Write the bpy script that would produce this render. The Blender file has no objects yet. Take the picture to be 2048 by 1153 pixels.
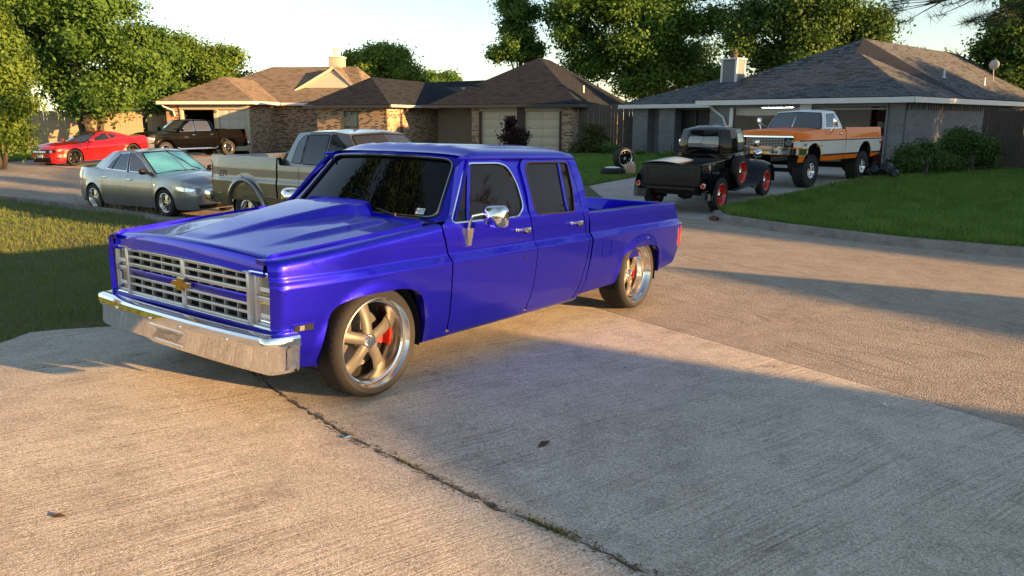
import bpy, bmesh, math, random
import numpy as np
from mathutils import Vector, Matrix, noise
R = math.radians
random.seed(7); rng = np.random.default_rng(7)
scene = bpy.context.scene
col = scene.collection

# ---------------------------------------------------------------- camera
CAM_H, CAM_F, CAM_P = 1.87, 1520.0, 0.219        # height, focal length in photo pixels (2048 wide), pitch
cd = bpy.data.cameras.new('camera'); cam = bpy.data.objects.new('camera', cd); col.objects.link(cam)
cam.location = (0, 0, CAM_H); cam.rotation_euler = (math.pi/2 - CAM_P, 0, 0)
cd.sensor_width = 36; cd.lens = 36*CAM_F/2048; cd.clip_start = .05; cd.clip_end = 3000
scene.camera = cam

# ---------------------------------------------------------------- world, sun, exposure
SUN_B, SUN_E = 117.0, 8.7                         # bearing (from the view direction, clockwise) and elevation
w = bpy.data.worlds.new('World'); scene.world = w; w.use_nodes = True
nt = w.node_tree; nt.nodes.clear()
sky = nt.nodes.new('ShaderNodeTexSky'); sky.sky_type = 'NISHITA'; sky.sun_disc = False
sky.sun_elevation = R(SUN_E); sky.sun_rotation = R(SUN_B); sky.altitude = 100
sky.air_density = 1.0; sky.dust_density = .3; sky.ozone_density = 1.4
bg = nt.nodes.new('ShaderNodeBackground'); bg.inputs['Strength'].default_value = .08
out = nt.nodes.new('ShaderNodeOutputWorld')
hs = nt.nodes.new('ShaderNodeHueSaturation'); hs.inputs['Saturation'].default_value = .80       # pale, hazy evening sky
nt.links.new(sky.outputs[0], hs.inputs['Color']); nt.links.new(hs.outputs[0], bg.inputs[0]); nt.links.new(bg.outputs[0], out.inputs[0])
sl = bpy.data.lights.new('sun', 'SUN'); sun = bpy.data.objects.new('sun', sl); col.objects.link(sun)
sl.energy = 4.6; sl.angle = R(.6); sl.color = (1, .56, .22)
sd = Vector((math.sin(R(SUN_B))*math.cos(R(SUN_E)), math.cos(R(SUN_B))*math.cos(R(SUN_E)), math.sin(R(SUN_E))))
sun.rotation_euler = sd.to_track_quat('Z', 'Y').to_euler(); sun.location = sd*60
vs = scene.view_settings; vs.view_transform = 'Standard'; vs.look = 'None'; vs.gamma = 1; vs.use_curve_mapping = False
vs.exposure = 1.95

# ---------------------------------------------------------------- helpers: pixels of the photo -> rays
_c, _s = math.cos(CAM_P), math.sin(CAM_P)
def pray(px, py):
    a = (px-1024)/CAM_F; b = (576.5-py)/CAM_F
    return Vector((a, _c+b*_s, -_s+b*_c))
def pz(px, py, z=0.):
    r = pray(px, py); t = (z-CAM_H)/r.z
    return Vector((r.x*t, r.y*t, z))
def pd(px, py, Y):
    r = pray(px, py); t = Y/r.y
    return Vector((r.x*t, Y, CAM_H+r.z*t))
def bv(b): return Vector((math.sin(R(b)), math.cos(R(b)), 0))
def lerp(a, b, t): return a+(b-a)*t
def sst(t):
    t = min(1., max(0., t)); return t*t*(3-2*t)
def srgb(r, g, b):
    f = lambda c: (c/255/12.92) if c <= 10 else ((c/255+.055)/1.055)**2.4
    return (f(r), f(g), f(b))

# ---------------------------------------------------------------- helpers: materials
MATS = {}
def mat(name, c, rough=.5, metal=0., coat=0., var=0., vs=4., bump=0., bs=40., spec=.5, emit=0., c2=None, coords='Object', trans=0., det=6):
    if name in MATS: return MATS[name]
    m = bpy.data.materials.new(name); m.use_nodes = True; t = m.node_tree; p = t.nodes['Principled BSDF']
    p.inputs['Base Color'].default_value = (*c, 1); p.inputs['Roughness'].default_value = rough
    p.inputs['Metallic'].default_value = metal; p.inputs['Coat Weight'].default_value = coat
    p.inputs['Coat Roughness'].default_value = .03
    p.inputs['Specular IOR Level'].default_value = spec
    if trans: p.inputs['Transmission Weight'].default_value = trans
    if emit:
        p.inputs['Emission Color'].default_value = (*c, 1); p.inputs['Emission Strength'].default_value = emit
    if var or bump or c2:
        tc = t.nodes.new('ShaderNodeTexCoord')
    if var or c2:
        n = t.nodes.new('ShaderNodeTexNoise'); n.inputs['Scale'].default_value = vs; n.inputs['Detail'].default_value = det; n.inputs['Roughness'].default_value = .65
        t.links.new(tc.outputs[coords], n.inputs['Vector'])
        rp = t.nodes.new('ShaderNodeValToRGB')
        a = c if c2 else tuple(min(1, x*(1+var)) for x in c); b = c2 if c2 else tuple(x*(1-var) for x in c)
        rp.color_ramp.elements[0].position = .3; rp.color_ramp.elements[1].position = .7
        rp.color_ramp.elements[0].color = (*b, 1); rp.color_ramp.elements[1].color = (*a, 1)
        t.links.new(n.outputs['Fac'], rp.inputs[0]); t.links.new(rp.outputs[0], p.inputs['Base Color'])
    if bump:
        n2 = t.nodes.new('ShaderNodeTexNoise'); n2.inputs['Scale'].default_value = bs; n2.inputs['Detail'].default_value = 4
        t.links.new(tc.outputs[coords], n2.inputs['Vector'])
        bp = t.nodes.new('ShaderNodeBump'); bp.inputs['Strength'].default_value = bump; bp.inputs['Distance'].default_value = .02
        t.links.new(n2.outputs['Fac'], bp.inputs['Height']); t.links.new(bp.outputs[0], p.inputs['Normal'])
    MATS[name] = m
    return m

# ---------------------------------------------------------------- helpers: meshes
class M:
    def __init__(s): s.v = []; s.f = []
    def add(s, v, f):
        o = len(s.v); s.v += [tuple(x) for x in v]; s.f += [tuple(i+o for i in q) for q in f]; return s
    def merge(s, m): return s.add(m.v, m.f)
    def box(s, x0, x1, y0, y1, z0, z1):
        return s.add([(x0,y0,z0),(x1,y0,z0),(x1,y1,z0),(x0,y1,z0),(x0,y0,z1),(x1,y0,z1),(x1,y1,z1),(x0,y1,z1)],
                     [(0,3,2,1),(4,5,6,7),(0,1,5,4),(1,2,6,5),(2,3,7,6),(3,0,4,7)])
    def bbox(s, x0, x1, y0, y1, z0, z1, b=.01):           # box with chamfered edges
        X = (x0, x0+b, x1-b, x1); Y = (y0, y0+b, y1-b, y1); Z = (z0, z0+b, z1-b, z1)
        bm = bmesh.new(); bmesh.ops.create_cube(bm, size=1)
        for v in bm.verts: v.co = Vector((x0 if v.co.x < 0 else x1, y0 if v.co.y < 0 else y1, z0 if v.co.z < 0 else z1))
        bmesh.ops.bevel(bm, geom=list(bm.edges), offset=b, segments=2, affect='EDGES', profile=.5)
        bm.verts.ensure_lookup_table()
        s.add([v.co for v in bm.verts], [[v.index for v in f.verts] for f in bm.faces]); bm.free(); return s
    def quad(s, a, b, c, d): return s.add([a, b, c, d], [(0,1,2,3)])
    def poly(s, pts): return s.add(pts, [tuple(range(len(pts)))])
    def grid(s, fn, nu, nv, wrap=False):
        o = len(s.v)
        for i in range(nu+1):
            for j in range(nv+1): s.v.append(tuple(fn(i/nu, j/nv)))
        for i in range(nu):
            for j in range(nv):
                a = o+i*(nv+1)+j; s.f.append((a, a+nv+1, a+nv+2, a+1))
        return s
    def tube(s, pts, r, n=8, caps=True):
        pts = [Vector(p) for p in pts]; rr = r if isinstance(r, (list, tuple)) else [r]*len(pts)
        o = len(s.v); up = None
        for i, p in enumerate(pts):
            d = (pts[min(i+1, len(pts)-1)]-pts[max(i-1, 0)]).normalized()
            if up is None:
                up = Vector((0,0,1)) if abs(d.z) < .9 else Vector((1,0,0))
            a = d.cross(up).normalized(); b = a.cross(d).normalized(); up = b
            for k in range(n):
                t = 2*math.pi*k/n; s.v.append(tuple(p+a*(math.cos(t)*rr[i])+b*(math.sin(t)*rr[i])))
        for i in range(len(pts)-1):
            for k in range(n):
                s.f.append((o+i*n+k, o+i*n+(k+1) % n, o+(i+1)*n+(k+1) % n, o+(i+1)*n+k))
        if caps:
            s.f.append(tuple(o+k for k in range(n))[::-1]); s.f.append(tuple(o+(len(pts)-1)*n+k for k in range(n)))
        return s
    def lathe(s, prof, n=32, axis='Y', o=(0,0,0), close=False):
        # prof: list of (radius, along-axis)
        b = len(s.v); m = len(prof)
        for k in range(n):
            t = 2*math.pi*k/n; ca, sa = math.cos(t), math.sin(t)
            for r, a in prof:
                if axis == 'Y': q = (r*ca, a, r*sa)
                elif axis == 'X': q = (a, r*ca, r*sa)
                else: q = (r*ca, r*sa, a)
                s.v.append((q[0]+o[0], q[1]+o[1], q[2]+o[2]))
        for k in range(n):
            k2 = (k+1) % n
            for i in range(m if close else m-1):
                j = (i+1) % m
                s.f.append((b+k*m+i, b+k2*m+i, b+k2*m+j, b+k*m+j))
        return s
    def prism(s, pts, a, b):                               # polygon pts (3-vectors), extruded by vector b-a offset
        n = len(pts); d = Vector(b)-Vector(a); P = [Vector(p) for p in pts]; Q = [p+d for p in P]
        return s.add(P+Q, [tuple(range(n))[::-1], tuple(range(n, 2*n))]+[(i, (i+1) % n, n+(i+1) % n, n+i) for i in range(n)])
    def xf(s, mt):
        s.v = [tuple(mt @ Vector(p)) for p in s.v]; return s
    def mir(s):
        m = M(); m.v = [(x, -y, z) for x, y, z in s.v]; m.f = [q[::-1] for q in s.f]; return m
    def obj(s, name, ma, parent=None, ang=40, smooth=True, weld=False):
        me = bpy.data.meshes.new(name); me.from_pydata(s.v, [], s.f)
        if smooth:
            bm = bmesh.new(); bm.from_mesh(me)
            if weld: bmesh.ops.remove_doubles(bm, verts=bm.verts, dist=.0005)
            a = R(ang)
            for f in bm.faces: f.smooth = True
            for e in bm.edges:
                if len(e.link_faces) == 2:
                    if e.calc_face_angle(0) > a: e.smooth = False
            bm.to_mesh(me); bm.free()
        me.materials.append(ma); me.validate()
        o = bpy.data.objects.new(name, me); col.objects.link(o)
        if parent: o.parent = parent
        return o
def tag(o, label=None, cat=None, group=None, kind=None):
    if label: o['label'] = label
    if cat: o['category'] = cat
    if group: o['group'] = group
    if kind: o['kind'] = kind
    return o
def thing(name, label, cat, loc=(0,0,0), rz=0., group=None):
    o = bpy.data.objects.new(name, None); col.objects.link(o); o.empty_display_size = .3
    o.location = loc; o.rotation_euler = (0, 0, rz)
    return tag(o, label, cat, group)
def vehicle(name, label, cat, loc, bearing, pitch=0., group=None):
    # local X forward, Y to the vehicle's left, Z up
    o = thing(name, label, cat, group=group); a = R(bearing)
    X = Vector((math.sin(a)*math.cos(pitch), math.cos(a)*math.cos(pitch), math.sin(pitch))); Y = Vector((-math.cos(a), math.sin(a), 0)); Z = X.cross(Y)
    mt = Matrix((X, Y, Z)).transposed().to_4x4(); mt.translation = Vector(loc); o.matrix_world = mt
    return o
def dup(o, parent=None, loc=None):
    c = o.copy(); col.objects.link(c)
    c.parent = parent
    if loc is not None: c.location = loc
    for ch in o.children:
        dup(ch, c)
    return c
def panel(mp, outline, holes=(), du=.06, dv=.06, thick=.022, out=1, vcuts=()):
    """A sheet cut to a 2-D outline (with holes), laid on the surface mp(u,v); its edges are turned in by thick."""
    bm = bmesh.new(); ed = []
    for lp in [outline]+list(holes):
        vs_ = [bm.verts.new((p[0], p[1], 0)) for p in lp]
        for i in range(len(vs_)): ed.append(bm.edges.new((vs_[i], vs_[(i+1) % len(vs_)])))
    bmesh.ops.triangle_fill(bm, use_beauty=True, edges=ed)
    us = [p[0] for p in outline]; vv = [p[1] for p in outline]
    for lo, hi, dd, ax in ((min(us), max(us), du, 0), (min(vv), max(vv), dv, 1)):
        n = max(1, int((hi-lo)/dd))
        for i in range(1, n):
            co = [0,0,0]; co[ax] = lo+(hi-lo)*i/n; no = [0,0,0]; no[ax] = 1
            bmesh.ops.bisect_plane(bm, geom=list(bm.verts)+list(bm.edges)+list(bm.faces), plane_co=co, plane_no=no, dist=1e-5)
    for c_ in vcuts:
        bmesh.ops.bisect_plane(bm, geom=list(bm.verts)+list(bm.edges)+list(bm.faces), plane_co=(0, c_, 0), plane_no=(0, 1, 0), dist=1e-5)
    bm.normal_update()
    for f in bm.faces:
        if f.normal.z < 0: f.normal_flip()
    m = M(); bm.verts.index_update(); e = 1e-3
    P = []; Q = []
    for v in bm.verts:
        u, w_ = v.co.x, v.co.y; p = Vector(mp(u, w_)); P.append(p)
    m.v = [tuple(p) for p in P]
    m.f = [tuple(v.index for v in (f.verts if out > 0 else reversed(f.verts))) for f in bm.faces]
    if thick:
        rim = {}
        for ed_ in bm.edges:
            if len(ed_.link_faces) == 1:
                for v in ed_.verts:
                    if v.index not in rim:
                        u, w_ = v.co.x, v.co.y
                        n = (Vector(mp(u+e, w_))-Vector(mp(u-e, w_))).cross(Vector(mp(u, w_+e))-Vector(mp(u, w_-e)))
                        n = n.normalized()*out if n.length > 0 else Vector((0,0,1))
                        rim[v.index] = len(m.v); m.v.append(tuple(P[v.index]-n*thick))
                a, b = ed_.verts[0].index, ed_.verts[1].index
                l = ed_.link_loops[0]
                if l.vert.index != a: a, b = b, a
                q = (a, rim[a], rim[b], b); m.f.append(q if out > 0 else q[::-1])
    bm.free()
    return m
def rrect(x0, x1, y0, y1, r, n=5, rs=None):
    """rounded rectangle outline, counter-clockwise; rs: radii for (x0y0, x1y0, x1y1, x0y1)"""
    rs = rs or (r, r, r, r); p = []
    for (cx, cy, a0), r in zip((((x0), (y0), 180), ((x1), (y0), 270), ((x1), (y1), 0), ((x0), (y1), 90)), rs):
        ox = cx+(r if cx == x0 else -r); oy = cy+(r if cy == y0 else -r)
        for k in range(n+1):
            a = R(a0+90*k/n); p.append((ox+r*math.cos(a), oy+r*math.sin(a)))
    return p
def rpoly(pts, r, n=5):
    """polygon with its corners rounded; r is one radius or one for each corner"""
    o = []; N = len(pts)
    for i, p in enumerate(pts):
        p = Vector((p[0], p[1])); a = Vector(pts[i-1][:2])-p; b = Vector(pts[(i+1) % N][:2])-p
        rr = r[i] if isinstance(r, (list, tuple)) else r
        if rr <= 0: o.append(tuple(p)); continue
        d = min(rr, a.length*.48, b.length*.48); A = p+a.normalized()*d; B = p+b.normalized()*d
        for k in range(n+1):
            t = k/n; q = A*(1-t)**2+p*(2*t*(1-t))+B*t*t; o.append(tuple(q))
    return o
def ring(outline, w, cx=None):
    """offset copy of an outline, inwards by w"""
    N = len(outline); res = []
    area = sum(outline[i][0]*outline[(i+1) % N][1]-outline[(i+1) % N][0]*outline[i][1] for i in range(N))
    sg = 1 if area > 0 else -1
    for i in range(N):
        a = Vector(outline[i-1][:2]); p = Vector(outline[i][:2]); b = Vector(outline[(i+1) % N][:2])
        d = (b-a)
        if d.length < 1e-9: d = Vector((1, 0))
        d.normalize(); res.append((p.x-d.y*w*sg, p.y+d.x*w*sg))
    return res
def wheel(parent, loc, side, mats, Rt=.36, W=.27, Rr=.29, style='torque', dish=.10, caliper=True, name='wheel', tread='road', n=40):
    """side +1: outer face towards +Y. Part 'wheel' (spokes, hub) > rim, tyre, brake disc, caliper, nuts, cap"""
    tm, rm, sm = mats['tyre'], mats['rim'], mats['spoke']
    h = W/2
    sp = M(); f = h-dish                                     # spoke plane (outer face)
    if style == 'torque':
        for k in range(5):
            t0 = 2*math.pi*k/5+math.pi/2
            def fn(u, v):
                r = lerp(.045, Rr*.84, u); wd = lerp(.032, .044, u)+.005*abs(2*u-1)
                a = v*2*math.pi; x = math.cos(a)*wd; y = f-.03+math.sin(a)*lerp(.028, .02, u)-.05*(u-.15)**2*0+lerp(.02, -.035, u*u)
                return (r*math.cos(t0)-x*math.sin(t0), y, r*math.sin(t0)+x*math.cos(t0))
            sp.grid(fn, 6, 10)
    elif style == 'disc':                                    # pressed steel wheel with a row of slots
        sp.lathe([(.03, f), (Rr*.35, f+.01), (Rr*.45, f-.005), (Rr*.7, f-.02), (Rr*.9, f-.05)], n)
        for k in range(10):
            t0 = 2*math.pi*k/10
            def fn(u, v):
                r = lerp(Rr*.50, Rr*.86, u); x = (v-.5)*.035
                return (r*math.cos(t0)-x*math.sin(t0), f+.004-.045*u+.012*math.sin(math.pi*v), r*math.sin(t0)+x*math.cos(t0))
            sp.grid(fn, 3, 4)
    else:                                                    # 'five' / 'ten' : flat cast spokes
        ns = {'five': 5, 'six': 6, 'ten': 10}[style]; wd0 = {'five': .055, 'six': .05, 'ten': .026}[style]
        for k in range(ns):
            t0 = 2*math.pi*k/ns+math.pi/2; c_, s_ = math.cos(t0), math.sin(t0)
            for sg in ((-1, 1) if style == 'five' else (0,)):
                q = []
                for r, x0, x1 in ((.04, sg*.012-wd0*.55, sg*.012+wd0*.55), (Rr*.93, sg*.035-wd0*.45, sg*.035+wd0*.45)):
                    for x, y in ((x0, f-.05), (x1, f-.05), (x1-.006, f+(.0 if r < .1 else -.012)), (x0+.006, f+(.0 if r < .1 else -.012))):
                        q.append((r*c_-x*s_, y, r*s_+x*c_))
                sp.add(q, [(0,1,2,3), (7,6,5,4), (0,4,5,1), (1,5,6,2), (2,6,7,3), (3,7,4,0)])
    sp.lathe([(.0, f+.005), (.05, f+.005), (.062, f-.01), (.066, f-.06)], 20)
    S = lambda m: m if side > 0 else m.mir()
    wo = S(sp).obj(name, sm, parent); wo.location = loc
    rim = M().lathe([(Rr*1.0, h-.004), (Rr*1.015, h+.004), (Rr*.985, h+.006), (Rr*.955, h-.012), (Rr*.94, h-.02), (Rr*.925, lerp(h, f, .45)), (Rr*.885, lerp(h, f, .55)), (Rr*.87, f+.005), (Rr*.835, f-.012), (Rr*.82, f-.06), (Rr*.82, -h+.02), (Rr*1.0, -h+.005)], n)
    S(rim).obj('rim', rm, wo)
    rr = Rr; sh = min(.022, (Rt-rr)*.4)
    prof = [(rr*.98, h-.015), (rr+.004, h+.002), (lerp(rr, Rt, .45), h+.014), (Rt-sh, h+.004), (Rt-.006, h-.02), (Rt, h-.045), (Rt, -h+.045), (Rt-.006, -h+.02), (Rt-sh, -h-.004), (lerp(rr, Rt, .45), -h-.012), (rr, -h)]
    ty = M().lathe(prof, n if tread == 'road' else 48)
    nb = 44 if tread == 'road' else 24
    if tread == 'road':
        for k in range(nb):
            t0 = 2*math.pi*k/nb
            for sgn in (1, -1):
                q = []
                for (y, dt) in ((.012*sgn, 0), (sgn*(h-.02), .055)):
                    for dd in (-.028, .028):
                        t = t0+dt+dd+(.04 if sgn < 0 else 0); rq = Rt+.004-(.009 if abs(y) > .05 else 0)
                        q.append((rq*math.cos(t), y, rq*math.sin(t)))
                ty.add(q, [(0,1,3,2)])
    else:                                                    # deep lugs
        for k in range(nb):
            for sgn in (1, -1):
                t0 = 2*math.pi*(k+(.5 if sgn < 0 else 0))/nb; q = []
                for (y, rr_) in ((.0, Rt+.016), (sgn*(h-.01), Rt+.014), (sgn*(h+.016), Rt-.05)):
                    for dd in (-.062, .062):
                        t = t0+dd*(1 if y else .7); q.append((rr_*math.cos(t), y, rr_*math.sin(t)))
                for (y, rr_) in ((.0, Rt-.02), (sgn*(h-.01), Rt-.02), (sgn*(h-.005), Rt-.06)):
                    for dd in (-.07, .07):
                        t = t0+dd; q.append((rr_*math.cos(t), y, rr_*math.sin(t)))
                ty.add(q, [(0,1,3,2), (2,3,5,4), (0,2,8,6), (2,4,10,8), (1,7,9,3), (3,9,11,5), (4,5,11,10)])
    S(ty).obj('tyre', tm, wo, ang=35)
    cap = M().lathe([(0, f+.032), (.034, f+.029), (.044, f+.016), (.050, f)], 16); S(cap).obj('hub_cap', rm, wo)
    if style in ('torque', 'five', 'six'):
        nb_ = {'torque': 5, 'five': 5, 'six': 6}[style]; 
        for k in range(nb_):
            t = 2*math.pi*(k+.5)/nb_+math.pi/2
            nu = M().lathe([(0, f+.006), (.009, f+.006), (.011, f-.02)], 6, o=(.056*math.cos(t), 0, .056*math.sin(t)))
            S(nu).obj('lug_nut', rm, wo)
        di = M().lathe([(.05, f-.10), (Rr*.66, f-.10), (Rr*.66, f-.125), (.05, f-.125)], 28); S(di).obj('brake_disc', mats['disc'], wo)
        if caliper:
            ca = M()
            for k in range(8):
                pass
            def fc(u, v):
                t = lerp(R(-19), R(19), u) ; r = (Rr*.50, Rr*.68, Rr*.68, Rr*.50)[int(v*3+.5)]; y = (f-.07, f-.07, f-.14, f-.14)[int(v*3+.5)]
                return (-r*math.cos(t), y, r*math.sin(t))
            ca.grid(fc, 6, 3); S(ca).obj('brake_caliper', mats.get('caliper', sm), wo)
    inner = M().lathe([(.02, f-.15), (Rr*.83, f-.15)], 24); S(inner).obj('hub_back', mats['black'], wo)
    return wo
def text(name, body, size, parent, mt, ma, ext=.003, align='CENTER', font_scale_x=1.):
    cu = bpy.data.curves.new(name, 'FONT'); cu.body = body; cu.size = size; cu.extrude = ext; cu.align_x = align; cu.align_y = 'CENTER'
    to = bpy.data.objects.new(name+'_tmp', cu); col.objects.link(to)
    dg = bpy.context.evaluated_depsgraph_get(); me = bpy.data.meshes.new_from_object(to.evaluated_get(dg))
    bpy.data.objects.remove(to); bpy.data.curves.remove(cu)
    if font_scale_x != 1.:
        for v in me.vertices: v.co.x *= font_scale_x
    me.materials.clear(); me.materials.append(ma)
    o = bpy.data.objects.new(name, me); col.objects.link(o); o.parent = parent; o.matrix_local = mt
    return o
def basis(o, x, y):
    """matrix with local X along x, local Y along y, origin o"""
    x = Vector(x).normalized(); y = Vector(y).normalized(); z = x.cross(y).normalized(); y = z.cross(x)
    m = Matrix((x, y, z)).transposed().to_4x4(); m.translation = Vector(o); return m
# ================================================================ ground
G0 = pz(1270, 640); G1 = pz(2048, 862)
SD = (G1-G0).normalized()                              # along the street, to the right and towards the camera
SN = Vector((SD.y, -SD.x, 0))                          # from the street up the near driveway
if SN.y > 0: SN = -SN
def st(x, y):
    d = Vector((x, y, 0))-Vector((G0.x, G0.y, 0)); return d.dot(SD), d.dot(SN)
def xy(t, s): return (G0.x+SD.x*t+SN.x*s, G0.y+SD.y*t+SN.y*s)
def gz(x, y):
    t, s = st(x, y)
    if s > 0: z = .039*s if s < 6 else .234+.01*min(s-6, 20)
    elif s > -6.2: z = 0.
    else: z = .2*sst((-6.2-s)/10)
    return z-.30*sst((-x-2.5)/5)*(1-.6*sst((y-20)/8))
def pg(px, py, dz=0.):                                 # photo pixel -> point on the ground
    z = 0.
    for _ in range(12):
        p = pz(px, py, z+dz); z = gz(p.x, p.y)
    return Vector((p.x, p.y, z))
def drape(poly, dz, res=.5, skirt=.1, holes=()):
    f = dz if callable(dz) else (lambda x, y: dz)
    return panel(lambda u, v: (u, v, gz(u, v)+f(u, v)), poly, holes, du=res, dv=res, thick=skirt)
def P2(l): return [(p[0], p[1]) for p in l]

def noise_node(t, vec, scale, detail=4, rough=.6, dist=0.):
    n = t.nodes.new('ShaderNodeTexNoise'); n.inputs['Scale'].default_value = scale; n.inputs['Detail'].default_value = detail
    n.inputs['Roughness'].default_value = rough; n.inputs['Distortion'].default_value = dist
    t.links.new(vec, n.inputs['Vector']); return n.outputs['Fac']
def ramp(t, fac, *st_):
    r = t.nodes.new('ShaderNodeValToRGB'); e = r.color_ramp.elements
    while len(e) < len(st_): e.new(.5)
    for q, (p, c) in zip(e, st_): q.position = p; q.color = (*c, 1) if isinstance(c, tuple) else (c, c, c, 1)
    t.links.new(fac, r.inputs[0]); return r.outputs[0]
def mixc(t, a, b, fac, mode='MIX'):
    m = t.nodes.new('ShaderNodeMix'); m.data_type = 'RGBA'; m.blend_type = mode
    for i, q in ((6, a), (7, b)):
        if isinstance(q, tuple): m.inputs[i].default_value = (*q, 1)
        else: t.links.new(q, m.inputs[i])
    if isinstance(fac, float): m.inputs[0].default_value = fac
    else: t.links.new(fac, m.inputs[0])
    return m.outputs[2]
def mth(t, op, a, b=0.):
    m = t.nodes.new('ShaderNodeMath'); m.operation = op
    for i, q in ((0, a), (1, b)):
        if isinstance(q, (int, float)): m.inputs[i].default_value = q
        else: t.links.new(q, m.inputs[i])
    return m.outputs[0]
def concrete(name, base, dark, light, groove=.0, gscale=(1.2, 60), gdir=0., grain=.5, stain=.5, wav=.6, agg=None, aggs=60):
    m = bpy.data.materials.new(name); m.use_nodes = True; t = m.node_tree; p = t.nodes['Principled BSDF']
    geo = t.nodes.new('ShaderNodeNewGeometry'); pos = geo.outputs['Position']
    mp_ = t.nodes.new('ShaderNodeMapping'); mp_.inputs['Rotation'].default_value = (0, 0, gdir); t.links.new(pos, mp_.inputs['Vector'])
    big = noise_node(t, pos, .55, 5, .6); mid = noise_node(t, pos, 4, 6, .7); fine = noise_node(t, pos, 170, 3, .7); f2 = noise_node(t, pos, 60, 5, .8)
    c = ramp(t, big, (.3, dark), (.5, base), (.72, light))
    c = mixc(t, c, ramp(t, mid, (.30, tuple(x*.55 for x in base)), (.58, tuple(min(1, x*1.12) for x in base))), stain)
    c = mixc(t, c, ramp(t, fine, (.34, .20), (.64, .82)), grain, 'OVERLAY')
    c = mixc(t, c, ramp(t, f2, (.34, .26), (.64, .74)), grain*.8, 'OVERLAY')
    blot = ramp(t, noise_node(t, pos, 1.9, 6, .7), (.58, 0.), (.72, .42))
    c = mixc(t, c, tuple(x*.42 for x in dark), blot)
    h = mth(t, 'MULTIPLY', f2, .5); h = mth(t, 'ADD', h, mth(t, 'MULTIPLY', fine, .5))
    if agg:
        vo = t.nodes.new('ShaderNodeTexVoronoi'); vo.inputs['Scale'].default_value = aggs; t.links.new(pos, vo.inputs['Vector'])
        sep = t.nodes.new('ShaderNodeSeparateColor'); t.links.new(vo.outputs['Color'], sep.inputs[0])
        ac = ramp(t, sep.outputs[0], (.0, tuple(x*.42 for x in agg)), (.45, agg), (.8, tuple(min(1, x*1.5) for x in agg)), (1., (.55, .5, .44)))
        patch = ramp(t, noise_node(t, pos, .9, 5, .65), (.38, .25), (.62, .95))
        c = mixc(t, c, ac, mth(t, 'MULTIPLY', patch, .55))
        h = mth(t, 'ADD', h, mth(t, 'MULTIPLY', mth(t, 'SUBTRACT', 1., vo.outputs['Distance']), .8))
    if groove:
        ds = t.nodes.new('ShaderNodeVectorMath'); ds.operation = 'MULTIPLY_ADD'
        nz = t.nodes.new('ShaderNodeTexNoise'); nz.inputs['Scale'].default_value = 1.1; nz.inputs['Detail'].default_value = 2; t.links.new(pos, nz.inputs['Vector'])
        t.links.new(nz.outputs['Color'], ds.inputs[0]); ds.inputs[1].default_value = (wav, wav, 0); t.links.new(mp_.outputs[0], ds.inputs[2])
        ms = t.nodes.new('ShaderNodeVectorMath'); ms.operation = 'MULTIPLY'; t.links.new(ds.outputs[0], ms.inputs[0]); ms.inputs[1].default_value = (gscale[0], gscale[1], 1)
        g = noise_node(t, ms.outputs[0], 1., 3, .6)
        am = ramp(t, noise_node(t, pos, 1.3, 5, .65), (.38, .18), (.66, 1.))
        gg = mth(t, 'MULTIPLY', mth(t, 'SUBTRACT', g, .5), am)
        h = mth(t, 'ADD', h, mth(t, 'MULTIPLY', gg, groove))
        c = mixc(t, c, ramp(t, mth(t, 'ADD', gg, .5), (.36, .28), (.5, .5), (.64, .58)), .8, 'OVERLAY')
    bp = t.nodes.new('ShaderNodeBump'); bp.inputs['Strength'].default_value = .9; bp.inputs['Distance'].default_value = .007
    t.links.new(h, bp.inputs['Height']); t.links.new(bp.outputs[0], p.inputs['Normal'])
    t.links.new(c, p.inputs['Base Color']); p.inputs['Roughness'].default_value = .9; p.inputs['Specular IOR Level'].default_value = .25
    return m
gd = math.atan2(SN.y, SN.x)
m_drive = concrete('driveway_concrete', (.47, .42, .345), (.36, .315, .25), (.55, .50, .42), groove=1.7, gscale=(.7, 62), gdir=-gd, grain=.95, stain=.5, wav=.12)
m_street = concrete('street_concrete', (.37, .325, .265), (.28, .24, .19), (.43, .385, .32), groove=1.0, gscale=(.8, 40), gdir=-gd-1.5, grain=.7, stain=.5, agg=(.26, .215, .165), aggs=75)
m_fdrive = concrete('far_driveway_concrete', (.40, .375, .335), (.27, .255, .23), (.43, .41, .375), grain=.5, stain=.5)
m_curb = concrete('curb_concrete', (.23, .215, .195), (.13, .12, .11), (.30, .285, .26), grain=.6, stain=.8)
m_dirt = mat('dirt', (.10, .075, .05), .95, var=.4, vs=9, bump=.6, bs=60)
def leafmat(name, c1, c2, rough=.6, tr=.35, spec=.2, attr=True):
    m = bpy.data.materials.new(name); m.use_nodes = True; t = m.node_tree; p = t.nodes['Principled BSDF']; o = t.nodes['Material Output']
    a = t.nodes.new('ShaderNodeAttribute'); a.attribute_name = 'tint'
    c = ramp(t, a.outputs['Fac'], (.0, c1), (1., c2))
    t.links.new(c, p.inputs['Base Color']); p.inputs['Roughness'].default_value = rough; p.inputs['Specular IOR Level'].default_value = spec
    tl = t.nodes.new('ShaderNodeBsdfTranslucent'); t.links.new(c, tl.inputs[0])
    mx = t.nodes.new('ShaderNodeMixShader'); mx.inputs[0].default_value = tr
    t.links.new(p.outputs[0], mx.inputs[1]); t.links.new(tl.outputs[0], mx.inputs[2]); t.links.new(mx.outputs[0], o.inputs[0])
    return m
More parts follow.
